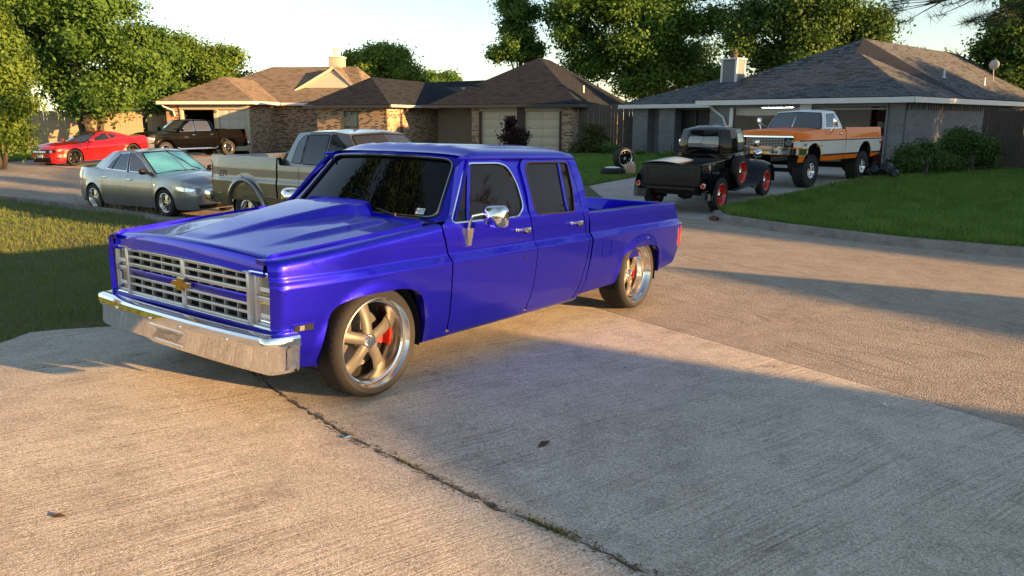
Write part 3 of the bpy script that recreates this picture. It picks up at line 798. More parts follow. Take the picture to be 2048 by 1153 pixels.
def roof(u, v):
    s_ = 2*v-1; x = lerp(-1.008, -2.605, u)
    e = (1-abs(s_)**3.0)**(1/2.2)
    H_ = .036+.062*sst(u/.14)-.03*sst((u-.9)/.1)
    zb = 1.488+.012*sst(u/.1)*0
    xx = x-.075*(s_*.97)**2*(1-sst(u/.25))+.02*(s_**2)*sst((u-.8)/.2)
    rib = .0035*(math.cos(s_*math.pi*7) if abs(s_) < .72 else 0)*sst((u-.1)/.05)*sst((.92-u)/.05)
    return (xx, .728*math.copysign(abs(s_)**.9, s_), zb+H_*e+rib*1.3)
roof_o = M().grid(roof, 34, 44).obj('roof', m_blue, truck)
gt = M().tube([(lerp(-1.0, -2.56, k/12), .735+.004*math.sin(k), 1.487+.004*math.sin(k/12*math.pi)) for k in range(13)], .011, 8); lr(gt, 'drip_rail', m_blue)
# cab back with rear window
def back(y, z): return (-2.535-.06*sst((z-1.05)/.25)+.0*y+.03*(y/.75)**2*0, y, z)
bo = [(-.90, .95), (.90, .95), (.915, 1.06), (.80, 1.30), (.735, 1.46), (.66, 1.51), (.4, 1.555), (-.4, 1.555), (-.66, 1.51), (-.735, 1.46), (-.80, 1.30), (-.915, 1.06)]
bw_ = rrect(-.58, .58, 1.10, 1.44, .07)
cb = panel(back, bo, [bw_[::-1]], du=.12, dv=.08, thick=.03, out=-1).obj('cab_back', m_blue, truck)
panel(lambda y, z: Vector(back(y, z))+Vector((.01, 0, 0)), ring(bw_, -.01), du=.3, dv=.3, thick=0, out=-1).obj('rear_window', m_glass, cb)
M().box(-2.45, -.72, -.86, .86, .30, 1.03).obj('cab_interior', m_void, truck)
# bed
bs = [(-2.528, 1.012), (-2.545, .90), (-2.548, .79), (-2.53, .62), (-2.485, .42), (-2.43, .305), (-3.0, .318)]
bs += [p for p in ra[::-1]][::-1][0:0]
ra_in = [(p[0], p[1]) for p in ra]                      # from front foot to rear foot
bs += ra_in+[(-4.0, .345), (-4.30, .375), (-4.335, .40), (-4.425, .56), (-4.425, .80), (-4.395, .87), (-4.30, 1.012)]
for sg in (1, -1):
    m = panel(side, bs, du=.04, dv=.025, thick=.02, out=-1, vcuts=CUTS); b_ = (m if sg > 0 else m.mir()).obj('bedside', m_blue, truck)
    rl = M()
    def rail(u, v):
        x = lerp(-2.528, -4.30, u); s_ = [(.943, 1.010), (.936, 1.020), (.915, 1.024), (.85, 1.024), (.842, 1.018), (.842, .97)][int(round(v*5))]; return (x, s_[0]-.01*0, s_[1])
    rl.grid(rail, 10, 5); (rl if sg > 0 else rl.mir()).obj('bed_rail', m_blue, b_)
    iw = M().box(-4.30, -2.53, .838, .850, .50, 1.0); (iw if sg > 0 else iw.mir()).obj('bed_inner_wall', m_blue, b_)
    tl = M().bbox(-4.445, -4.36, .875, .968, .565, .795, .012); t_ = (tl if sg > 0 else tl.mir()).obj('tail_light', m_redl, truck)
    tc2 = M(); 
    for z0, z1 in ((.552, .566), (.794, .808)): tc2.bbox(-4.448, -4.36, .87, .974, z0, z1, .004)
    tc2.bbox(-4.362, -4.35, .87, .975, .555, .805, .004); (tc2 if sg > 0 else tc2.mir()).obj('tail_light_trim', m_chrome, t_)
    fc = M().bbox(-2.86, -2.74, .9775, .984, .60, .73, .002)
    fd = panel(lambda x, z: (x, TS(x, z)+.0035, z), rrect(-2.88, -2.72, .60, .76, .03), [rrect(-2.874, -2.726, .606, .754, .027)[::-1]], du=.2, dv=.2, thick=.006, out=-1)
    if sg > 0: fd.obj('fuel_door', m_blue, b_)
M().box(-4.30, -2.53, -.84, .84, .50, .53).obj('bed_floor', m_bedliner, truck)
M().box(-2.555, -2.532, -.84, .84, .50, .985).obj('bed_front_wall', m_blue, truck)
tg = M().bbox(-4.36, -4.30, -.845, .845, .52, 1.015, .012).obj('tailgate', m_blue, truck)
M().bbox(-4.40, -4.33, -.84, .84, .36, .51, .02).obj('roll_pan', m_blue, truck)
# chassis and underside (keeps daylight from showing through)
M().box(-2.5, .55, -.62, .62, .30, .46).box(-4.2, -2.5, -.50, .50, .33, .50).obj('chassis', m_void, truck)
for x_ in (0, -3.51): M().tube([(x_, -.75, .36), (x_, .75, .36)], .045, 10).obj('axle', m_black, truck)
M().tube([(-3.55, .62, .42), (-3.80, .70, .40), (-3.98, .78, .38)], .03, 8).obj('exhaust_pipe', m_alu, truck)
# wheels
wm = dict(tyre=m_tyre, rim=m_alu, spoke=m_spoke, disc=m_disc, caliper=m_calip, black=m_void)
for x, y in ((0.03, .835), (-3.51, .815)):
    for sg in (1, -1):
        wo = wheel(truck, (x, sg*y, .355), sg, wm, Rt=.355, W=.26, Rr=.286, style='torque', dish=.085 if x > -1 else .11, n=56)
# front: surround, headlights, grille, emblem, bumper
FX = .742
def tubeframe(pts, r, n=8): return M().tube(pts+[pts[0], pts[1]], r, n, caps=False)
sr = [( -.90, .548), (.90, .548), (.905, .862), (-.905, .862)]
srp = [(FX+.012-.03*(p[0]/.9)**2, p[0], p[1]) for p in rpoly(sr, .03, 4)]
front = M().box(FX-.09, FX-.055, -.88, .88, .545, .885).obj('grille_backing', m_void, truck)
tubeframe(srp, .011).obj('grille_surround', m_chrome, truck)
vf = M().box(.68, .735, -.93, .93, .47, .548); vf.obj('front_valance', m_blue, truck)
gr = M()
zs = [.868, .822, .778, .735, .667, .622, .578, .556]
for z, t_ in ((.852, .010), (.806, .009), (.752, .013), (.672, .009), (.622, .009), (.563, .012)):
    gr.bbox(FX-.035, FX-.002, -.665, .665, z-t_, z+t_, .004)
gr.bbox(FX-.035, FX+.004, -.022, .022, .552, .858, .004)
for sg in (1, -1):
    gr.bbox(FX-.04, FX+.006, min(sg*.66, sg*.69), max(sg*.66, sg*.69), .550, .86, .005)
    for k in range(1, 5):
        y = sg*.66*k/5+sg*.01
        gr.bbox(FX-.04, FX-.016, y-.003, y+.003, .558, .736, .001); gr.bbox(FX-.04, FX-.016, y-.003, y+.003, .736, .856, .001)
grille = gr.obj('grille', m_silver, truck)
M().bbox(FX-.03, FX+.0, -.658, -.022, .679, .728, .004).bbox(FX-.03, FX+.0, .022, .658, .679, .728, .004).obj('grille_band', m_blue, grille)
bt = rpoly([(-.040, .035), (.040, .035), (.033, .014), (.105, .014), (.080, -.014), (.033*.8, -.014), (.020, -.035), (-.050, -.035), (-.044, -.014), (-.105, -.014), (-.082, .014), (-.036, .014)], 0)
em = M().prism([(FX+.014, y, .705+z) for y, z in bt], (0, 0, 0), (.012, 0, 0)); e_ = em.obj('bow_tie_emblem', m_gold, grille)
M().prism([(FX+.008, y*1.09, .705+z*1.22) for y, z in bt], (0, 0, 0), (.008, 0, 0)).obj('emblem_edge', m_chrome, grille)
for sg in (1, -1):
    bz = M()
    def fx(y): return FX-.03*(y/.9)**2
    for a, b, z0, z1 in ((.69, .722, .555, .868), (.862, .89, .555, .868), (.722, .862, .845, .868), (.722, .862, .695, .728), (.722, .862, .555, .575)):
        bz.bbox(fx(.8)-.05, fx(.8)+.004, a, b, z0, z1, .004)
    bz.box(fx(.8)-.06, fx(.8)-.045, .69, .89, .555, .868)
    be = (bz if sg > 0 else bz.mir()).obj('headlight_bezel', m_silver, truck)
    for z0, z1 in ((.728, .845), (.575, .695)):
        rm_ = M()
        o_ = rrect(.724, .860, z0+.003, z1-.003, .012); i_ = ring(o_, .009)
        rmn = panel(lambda y, z: (fx(.8)-.006, y, z), o_, [i_[::-1]], du=1, dv=1, thick=.03)
        (rmn if sg > 0 else rmn.mir()).obj('headlight_rim', m_chrome, be)
        ln = panel(lambda y, z: (fx(.8)-.012+.006*(1-((y-.792)/.07)**2), y, z), i_, du=.03, dv=.03, thick=0)
        (ln if sg > 0 else ln.mir()).obj('headlight', m_lens, be)
        bl_ = M().bbox(fx(.8)-.03, fx(.8)-.004, .738, .847, z0+.024, z0+.052, .006); (bl_ if sg > 0 else bl_.mir()).obj('headlight_reflector', m_white, be)
    mk = panel(lambda x, z: (x, TS(x, z)+.004, z), rrect(.490, .665, .526, .578, .016), du=.1, dv=.1, thick=.008, out=-1); mo = (mk if sg > 0 else mk.mir()).obj('side_marker', m_blue, truck)
    mk2 = panel(lambda x, z: (x, TS(x, z)+.0065, z), rrect(.520, .642, .534, .570, .003), du=.1, dv=.1, thick=.004, out=-1); (mk2 if sg > 0 else mk2.mir()).obj('marker_socket', m_black, mo)
    mk3 = panel(lambda x, z: (x, TS(x, z)+.009, z), rrect(.582, .612, .538, .566, .003), du=.1, dv=.1, thick=.004, out=-1); (mk3 if sg > 0 else mk3.mir()).obj('marker_bulb', m_lens, mo)
bsec = [(-.105, .520), (-.06, .538), (-.02, .540), (.004, .530), (.012, .515), (.012, .478), (.004, .468), (.0, .458), (-.012, .335), (-.030, .312), (-.06, .305), (-.06, .34)]
def bpath(u):
    # plan of the bumper: gently bowed, ends wrapped round the fender
    y = lerp(-1., 1., u); a = abs(y)
    if a < .90:
        return (.862-.035*(a/.9)**2.5, y/.9*.915, 1.)
    t = (a-.9)/.1; an = t*1.25
    return (.862-.035-.10*math.sin(0)-.115*(1-math.cos(an))-.17*t*t*.6, math.copysign(.915+.085*math.sin(min(an, 1.5708)), y), 1.)
def bump(u, v):
    e = 1e-3; x, y, _ = bpath(u); xa, ya, _ = bpath(min(1, u+e)); xb, yb, _ = bpath(max(0, u-e))
    d = Vector((xa-xb, ya-yb, 0)).normalized(); n = Vector((d.y, -d.x, 0))
    s_ = bsec[int(round(v*(len(bsec)-1)))]
    return (x+n.x*s_[0], y+n.y*s_[0], s_[1]-.0)
us = None
bm_ = M(); NU = 90
def bw2(u, v):
    # denser near the ends
    t = 2*u-1; t = math.copysign(1-(1-abs(t))**1.0, t); return bump((t+1)/2, v)
bm_.grid(bw2, NU, len(bsec)-1)
bumper = bm_.obj('front_bumper', m_chrome, truck, ang=28)
lpn = M()
for k in range(1):
    yc = -.02
    pl = [(-.235, .442), (.235, .442), (.185, .335), (-.185, .335)]
    o_ = rpoly([(y+yc, z) for y, z in pl], .02, 3)
    def pm(y, z): return (.868-.035*(abs(y)/.9)**2.5-.012*(.458-z)/.123-.003, y, z)
lpn = panel(pm, o_, [ring(o_, .014)[::-1]], du=.1, dv=.1, thick=.02); lpn.obj('plate_recess', m_chrome, bumper)
for y in (-.62, -.18, .16, .62):
    M().lathe([(0, .012), (.010, .010), (.013, .0)], 10, axis='X', o=(.868-.035*(abs(y)/.9)**2.5+.004, y, .482)).obj('bumper_bolt', m_chrome, bumper)
# mirrors
for sg in (1, -1):
    def mh(u, v):
        a = v*2*math.pi; ca, sa = math.cos(a), math.sin(a)
        px = math.copysign(abs(ca)**.55, ca)*.098; pz_ = math.copysign(abs(sa)**.55, sa)*.080
        k = [1.0, 1.0, .985, .90, .66, .0][int(round(u*5))]; d = [-.012, .0, .022, .048, .066, .074][int(round(u*5))]
        # head looks backwards; its bowl faces forward
        return (-.955+d, 1.13+px*k, 1.10+pz_*k)
    mm = M().grid(mh, 5, 28); mm.poly([(-.967, 1.13+math.copysign(abs(math.cos(a))**.55, math.cos(a))*.098, 1.10+math.copysign(abs(math.sin(a))**.55, math.sin(a))*.08) for a in [2*math.pi*k/28 for k in range(28)]])
    mo = (mm if sg > 0 else mm.mir()).obj('side_mirror', m_chrome, truck)
    ar = M().tube([(-.845, .965, .99), (-.84, .985, 1.06), (-.85, 1.0, 1.10), (-.90, 1.05, 1.115), (-.94, 1.10, 1.11)], .011, 8); (ar if sg > 0 else ar.mir()).obj('mirror_arm', m_chrome, mo)
    bs_ = M(); 
    bs_.add([(-.80, .945, 1.015), (-.90, .945, 1.015), (-.89, .945, .875), (-.84, .945, .875), (-.815, .985, 1.01), (-.885, .985, 1.01), (-.88, .965, .885), (-.85, .965, .885)], [(0,1,5,4), (1,2,6,5), (2,3,7,6), (3,0,4,7), (4,5,6,7), (0,3,2,1)])
    (bs_ if sg > 0 else bs_.mir()).obj('mirror_base', m_chrome, mo)
# ================================================================ other vehicles: a body wrapped round its plan
class Wrap:
    def __init__(s, plan, si, fi=None, ri=None):
        P = [Vector((*p, 0)) for p in plan]; P = [Vector((P[0].x*2-P[1].x if P[0].x == P[1].x else P[1].x, -P[1].y, 0))]+P+[Vector((P[-2].x, -P[-2].y, 0))]
        pts = []
        for i in range(1, len(P)-2):
            a, b, c, d = P[i-1:i+3]
            for k in range(16):
                t = k/16; q = .5*((2*b)+(-a+c)*t+(2*a-5*b+4*c-d)*t*t+(-a+3*b-3*c+d)*t**3); pts.append((q.x, max(0, q.y)))
        pts.append((P[-2].x, 0)); A = np.array(pts); ds = np.hypot(*np.diff(A, axis=0).T); s.u = np.r_[0, np.cumsum(ds)]
        s.A = A; g = np.gradient(A, s.u, axis=0); L = np.hypot(*g.T); s.N = np.c_[-g[:, 1], g[:, 0]]/L[:, None]; s.N *= -1
        s.N[0] = (1, 0); s.N[-1] = (-1, 0)
        s.K = s.u[-1]; f0 = lambda t: ([a for a, b in t], [b for a, b in t])
        s.si = f0(si); s.fi = f0(fi or [(0, 0), (2, 0)]); s.ri = f0(ri or [(0, 0), (2, 0)]); s.fl = []
    def x(s, u): return float(np.interp(min(abs(u), 2*s.K-abs(u)), s.u, s.A[:, 0]))
    def U(s, x): return float(np.interp(-x, -s.A[:, 0], s.u))
    def P(s, u, z, off=0.):
        sg = 1
        if u < 0: u = -u; sg = -sg
        if u > s.K: u = 2*s.K-u; sg = -sg
        x = float(np.interp(u, s.u, s.A[:, 0])); y = float(np.interp(u, s.u, s.A[:, 1])); nx = float(np.interp(u, s.u, s.N[:, 0])); ny = float(np.interp(u, s.u, s.N[:, 1]))
        i = float(np.interp(z, *s.si))*ny*ny+(float(np.interp(z, *s.fi))*nx*nx if nx > 0 else float(np.interp(z, *s.ri))*nx*nx)
        for (xc, zc, r, h) in s.fl:
            if abs(nx) < .6:
                d = math.hypot(x-xc, z-zc)-r
                if -.1 < d < .12: i -= h*sst(1-abs(d)/.1)
        return (x-nx*(i-off), sg*max(0., y-ny*(i-off)), z)
def wpanel(w, u0, u1, top, bot, arches=(), off=0., du=.07, dv=.05, thick=.02, n=None):
    n = n or max(6, int((u1-u0)/.03)); us = np.linspace(u0, u1, n)
    def B(u):
        z = bot(u)
        for (uc, zc, r) in arches:
            d = abs(abs(u)-uc)
            if d < r: z = max(z, zc+math.sqrt(r*r-d*d))
        return z
    o = [(float(u), B(u)) for u in us]+[(float(u), top(u)) for u in us[::-1]]
    return panel(lambda u, z: w.P(u, z, off), o, du=du, dv=dv, thick=thick, out=1)
def wpoly(w, pts, off=.006, thick=.012, r=.02, du=.06, dv=.05, holes=()):
    return panel(lambda u, z: w.P(u, z, off), rpoly(pts, r, 4) if r else pts, holes, du=du, dv=dv, thick=thick, out=1)
def deck(w, top, u0, u1, crown, n=30, nv=18, zf_=None):
    m = M()
    def fn(a, v):
        u = lerp(u0, u1, a); p = w.P(u, top(u)); s_ = 2*v-1; y = p[1]*s_; c = crown(u)
        b = zf_(p[0], y) if zf_ else 0
        return (p[0], y, p[2]+c*(1-abs(s_)**2.2)+b)
    return m.grid(fn, n, nv)
class Cab:
    def __init__(s, base, roof, bulge=.02): s.b = [Vector(p) for p in base]; s.r = [Vector(p) for p in roof]; s.K = len(base)-1; s.bu = bulge
    def P(s, u, t, off=0.):
        sg = 1
        if u < 0: u = -u; sg = -1
        if u > s.K: u = 2*s.K-u; sg = -sg
        i = min(int(u), s.K-1); f = u-i
        B = s.b[i].lerp(s.b[i+1], f); T_ = s.r[i].lerp(s.r[i+1], f); p = B.lerp(T_, t)
        c = Vector((lerp(s.r[0].x, s.r[-1].x, .5), 0, p.z)); d = (p-c); d.z = 0
        # outward direction: mostly sideways on the flanks
        n = Vector((d.x*.15 if 1 < u < s.K-1 else d.x*.8, d.y, 0)); n = n.normalized() if n.length > 1e-6 else Vector((1, 0, 0))
        p = p+n*(s.bu*math.sin(math.pi*min(1, max(0, t)))+off)+Vector((0, 0, off*.3))
        return (p.x, sg*p.y, p.z)
    def shell(s, t0=0., t1=1., nt_=8, per=6):
        return M().grid(lambda a, b: s.P(lerp(-s.K, s.K, a), lerp(t0, t1, b)), 2*s.K*per, nt_)
    def cap(s, crown, nr=7, per=6):
        m = M(); n = 2*s.K*per; xm = (s.r[0].x+s.r[-1].x)/2; o = len(m.v)
        def fn(a, b):
            p = s.P(lerp(-s.K, s.K, a), 1.); k = 1-b; return (xm+(p[0]-xm)*(k*.85+.15 if b < .999 else .15), p[1]*k, p[2]+crown*(1-k**2.4))
        return m.grid(fn, n, nr)
    def glass(s, pts, off=.006, r=.05, du=.12, dv=.12): return panel(lambda u, t: s.P(u, t, off), rpoly(pts, r, 4) if r else pts, du=du, dv=dv, thick=.008, out=1)
    def trim(s, pts, wd, off=.009, r=.05):
        o = rpoly(pts, r, 4) if r else pts; return panel(lambda u, t: s.P(u, t, off), ring(o, -wd), [ring(o, wd*.3)[::-1]], du=.3, dv=.3, thick=.01, out=1)
def mirpts(pts): return [(-u, z) for u, z in pts][::-1]
def both(fn, name, ma, parent):
    """fn(sign) -> M ; builds the left part and its mirror image"""
    m = fn(); return m.obj(name, ma, parent), m.mir().obj(name, ma, parent)
def four_wheels(root, xs, y, Rt, W, Rr, style, mats, dish=.04, tread='road', ys=None, caliper=False):
    for i, x in enumerate(xs):
        for sg in (1, -1): wheel(root, (x, sg*(ys[i] if ys else y), Rt), sg, mats, Rt=Rt, W=W, Rr=Rr, style=style, dish=dish, caliper=caliper, tread=tread, n=32)
def wells(root, xs, zc, r, y0, y1):
    for x in xs:
        a = M().lathe([(0, y0), (r, y0), (r, y1)], 24, o=(x, 0, zc)); b = M(); b.v = a.v; b.f = [q for q in a.f if all(a.v[i][2] > .22 for i in q)]
        b.obj('wheel_well', m_void, root); b.mir().obj('wheel_well', m_void, root)
def mirror_pod(root, x, y, z, sx, sy, sz, ma, gl=None):
    for sg in (1, -1):
        m = M().bbox(x-sx/2, x+sx/2, y, y+sy, z-sz/2, z+sz/2, min(sx, sy, sz)*.38); m.tube([(x+.02, y-.10, z-sz*.3), (x+.01, y+.03, z-sz*.2)], .025, 8)
        (m if sg > 0 else m.mir()).obj('side_mirror', ma, root)
def handle(root, w, u, z, ma, l=.09):
    for sg in (1, -1):
        p = w.P(u, z); m = M().bbox(p[0]-l, p[0]+l, p[1]-.004, p[1]+.028, z-.018, z+.018, .01); (m if sg > 0 else m.mir()).obj('door_handle', ma, root)
def sedan(name, label, loc, head, paint, glassm, shade=None, pitch=0., coupe=False, dark=False):
    root = vehicle(name, label, 'car', loc, head, pitch)
    w = Wrap([(.985, 0), (.965, .42), (.88, .66), (.66, .82), (.30, .882), (-.2, .892), (-1.5, .895), (-2.85, .882), (-3.35, .83), (-3.72, .70), (-3.87, .45), (-3.91, 0)],
             [(.15, .07), (.25, .025), (.45, .0), (.60, -.004), (.70, .004), (.80, .012), (.95, .06), (1.05, .10)], [(.15, .10), (.3, .02), (.5, .0), (.68, .05), (.78, .14), (.95, .2)], [(.15, .12), (.35, .02), (.6, .0), (.8, .03), (1.05, .09)])
    ztab = ([-3.92, -3.7, -3.2, -2.6, -1.5, -.4, .2, .6, .85, .99], [1.00, 1.02, 1.02, .985, .955, .925, .885, .825, .75, .69])
    top = lambda u: float(np.interp(w.x(u), *ztab)); bot = lambda u: .19
    ar = [(w.U(0), .32, .365), (w.U(-2.85), .32, .365)]; w.fl = [(0, .32, .36, .012), (-2.85, .32, .36, .012)]
    U = w.U; g = .006
    bs = [('front_fender', .47, -.42), ('front_door', -.42, -1.42), ('rear_door', -1.42, -2.42), ('quarter_panel', -2.42, -3.32)]
    fl = lambda u: .66 if u < U(.62) else lerp(.66, .55, (u-U(.62))/(U(.47)-U(.62)))
    fb = wpanel(w, -U(.47), U(.47), lambda u: min(top(u)-.006, fl(abs(u))), bot, ar).obj('front_bumper', paint, root)
    for s_ in (1,):
        m = wpanel(w, 0.0001, U(.47), lambda u: top(u), lambda u: max(.19, min(top(u)-.02, fl(u)+.006))); both(lambda: m, 'nose_panel', paint, root)
    for nm, a, b in bs:
        both(lambda: wpanel(w, U(a)+g/2, U(b)-g/2, top, bot, ar), nm, paint, root)
    wpanel(w, U(-3.32)+g, 2*w.K-U(-3.32)-g, top, lambda u: .24, ar).obj('rear_bumper', paint, root)
    hood = deck(w, top, 0.02, U(-.40), lambda u: .075*sst(u/.6), 26, 18).obj('hood', paint, root)
    deck(w, top, U(-2.5), w.K-.02, lambda u: .05, 20, 14).obj('boot_lid', paint, root)
    cb = Cab([(-.30, 0, .985), (-.46, .76, .93), (-1.42, .815, .95), (-2.42, .80, .98), (-3.0, .66, 1.03), (-3.18, 0, 1.06)],
             [(-1.08, 0, 1.435), (-1.22, .56, 1.405), (-1.50, .60, 1.435), (-2.08, .585, 1.42), (-2.42, .52, 1.385), (-2.50, 0, 1.405)], .025)
    sh = cb.shell().obj('cabin', paint, root); cb.cap(.03).obj('roof', paint, root)
    wsp = [(-.93, .04), (.93, .04), (.95, .95), (-.95, .95)]
    ws = cb.glass(wsp, r=.07).obj('windscreen', shade or glassm, root); cb.trim(wsp, .035).obj('windscreen_trim', m_black, ws)
    if shade:
        mt_ = M().tube([cb.P(-.02, .93, .012), cb.P(.12, .72, .012), cb.P(.3, .5, .012), cb.P(.38, .22, .012), cb.P(.66, .10, .012)], .012, 6); mt_.obj('sunshade_fold', m_black, ws)
        M().tube([cb.P(-.8, .03, .02), cb.P(-.3, .05, .02), cb.P(.35, .05, .02)], .012, 6).obj('wiper', m_black, ws)
    for pts, nm in (([(1.10, .06), (1.94, .06), (1.94, .90), (1.62, .92), (1.20, .62)], 'front_window'), ([(2.04, .06), (2.93, .09), (2.86, .50), (2.60, .85), (2.04, .90)], 'rear_window')):
        for sg in (1, -1):
            q = pts if sg > 0 else mirpts(pts)
            go = cb.glass(q, r=.06).obj(nm, glassm, root)
            cb.trim(q, .022).obj('window_trim', m_chrome, go)
    for sg in (1, -1):
        q = [(2.66, .07), (2.70, .07), (2.64, .86), (2.60, .86)]; q = q if sg > 0 else mirpts(q); cb.glass(q, off=.011, r=0).obj('window_bar', m_black, root)
        q = [(1.95, .02), (2.03, .02), (2.03, .93), (1.95, .93)]; q = q if sg > 0 else mirpts(q); cb.glass(q, off=.010, r=0).obj('door_pillar', m_black, root)
    bk = [(4.12, .10), (5.88, .10), (5.80, .90), (4.20, .90)]; cb.glass(bk, r=.06).obj('back_window', glassm, root)
    lh = [(U(.80), .70), (U(.93), .60), (U(.80), .555), (U(.42), .60), (U(.30), .70), (U(.42), .735), (U(.66), .735)]
    lh = [(U(.955), .63), (U(.93), .56), (U(.60), .565), (U(.36), .655), (U(.30), .735), (U(.52), .742), (U(.80), .70)]
    for sg in (1, -1):
        q = [(u, z) for u, z in lh]; m = wpoly(w, q, .008, .02, .05); o = (m if sg > 0 else m.mir()).obj('headlight', m_lens, root)
        m = wpoly(w, [(lerp(u, U(.62), .42), lerp(z, .645, .45)) for u, z in q], .014, .01, .02); (m if sg > 0 else m.mir()).obj('headlight_reflector', m_chrome, o)
        tl = [(U(-3.35), .72), (w.K-.42, .72), (w.K-.42, .92), (U(-3.40), .96)]; m = wpoly(w, tl, .006, .02, .04); (m if sg > 0 else m.mir()).obj('tail_light', m_redl, root)
    gp = wpoly(w, [(-.36, .36), (.36, .36), (.46, .60), (-.46, .60)], .006, .02, .05).obj('grille', m_black, root)
    for z in (.44, .52): wpoly(w, [(-.40, z-.012), (.40, z-.012), (.40, z+.012), (-.40, z+.012)], .012, .01, 0).obj('grille_bar', m_chrome, gp)
    wpoly(w, [(-.62, .21), (.62, .21), (.66, .30), (-.66, .30)], .005, .01, .03).obj('air_intake', m_black, root)
    handle(root, w, U(-1.28), .80, m_chrome); handle(root, w, U(-2.28), .82, m_chrome)
    mirror_pod(root, -.62, .84, 1.00, .13, .20, .13, m_black)
    mkk = wpoly(w, [(U(-.30), .70), (U(-.36), .70), (U(-.36), .73), (U(-.30), .73)], .006, .008, 0); both(lambda: mkk, 'badge', m_chrome, root)
    M().box(-3.6, .7, -.70, .70, .20, .50).obj('underbody', m_void, root); M().box(-2.6, -.6, -.75, .75, .45, .93).obj('interior', m_void, root)
    wells(root, (0, -2.85), .32, .36, .55, .87)
    four_wheels(root, (0, -2.85), .775, .325, .21, .215, 'five', dict(tyre=m_tyre, rim=m_alu, spoke=m_alu, disc=m_disc, black=m_void))
    return root
m_silver_paint = carpaint('silver_grey_paint', (.30, .305, .31), rough=.32, metal=.75)
m_darkglass = mat('smoked_glass', (.02, .022, .026), .02, spec=.7)
m_skyglass = mat('pale_glass', (.10, .12, .15), .03, spec=.9, metal=.25)
m_shade = mat('sky_reflection_sunshade', (.10, .38, .52), .3, .2, coat=.6, var=.12, vs=3)  # cyan of the reflected sky put into the sunshade colour
# Malibu-like silver sedan at the kerb: right-hand wheels from the photo
fw, rw = pg(337, 433), pg(203, 417)
hd_ = math.degrees(math.atan2(fw.x-rw.x, fw.y-rw.y)); rt = bv(hd_+90)
lc = Vector((fw.x, fw.y, 0))-rt*.80; lc.z = gz(lc.x, lc.y)
sed = sedan('silver_sedan', 'silver grey sedan with its sunshade in reflected-sky blue, parked at the kerb', lc, hd_, m_silver_paint, m_skyglass, shade=m_shade); sed.scale = (.92, .97, 1.)
# dark car further up, almost hidden behind the black pickup
m_navy = carpaint('navy_paint', (.012, .016, .035), metal=.4)
pN = (-20.9, 47.5); sedan('dark_sedan', 'dark blue sedan almost hidden behind the black pickup', (pN[0], pN[1], gz(*pN)+.05), 212, m_navy, m_darkglass)

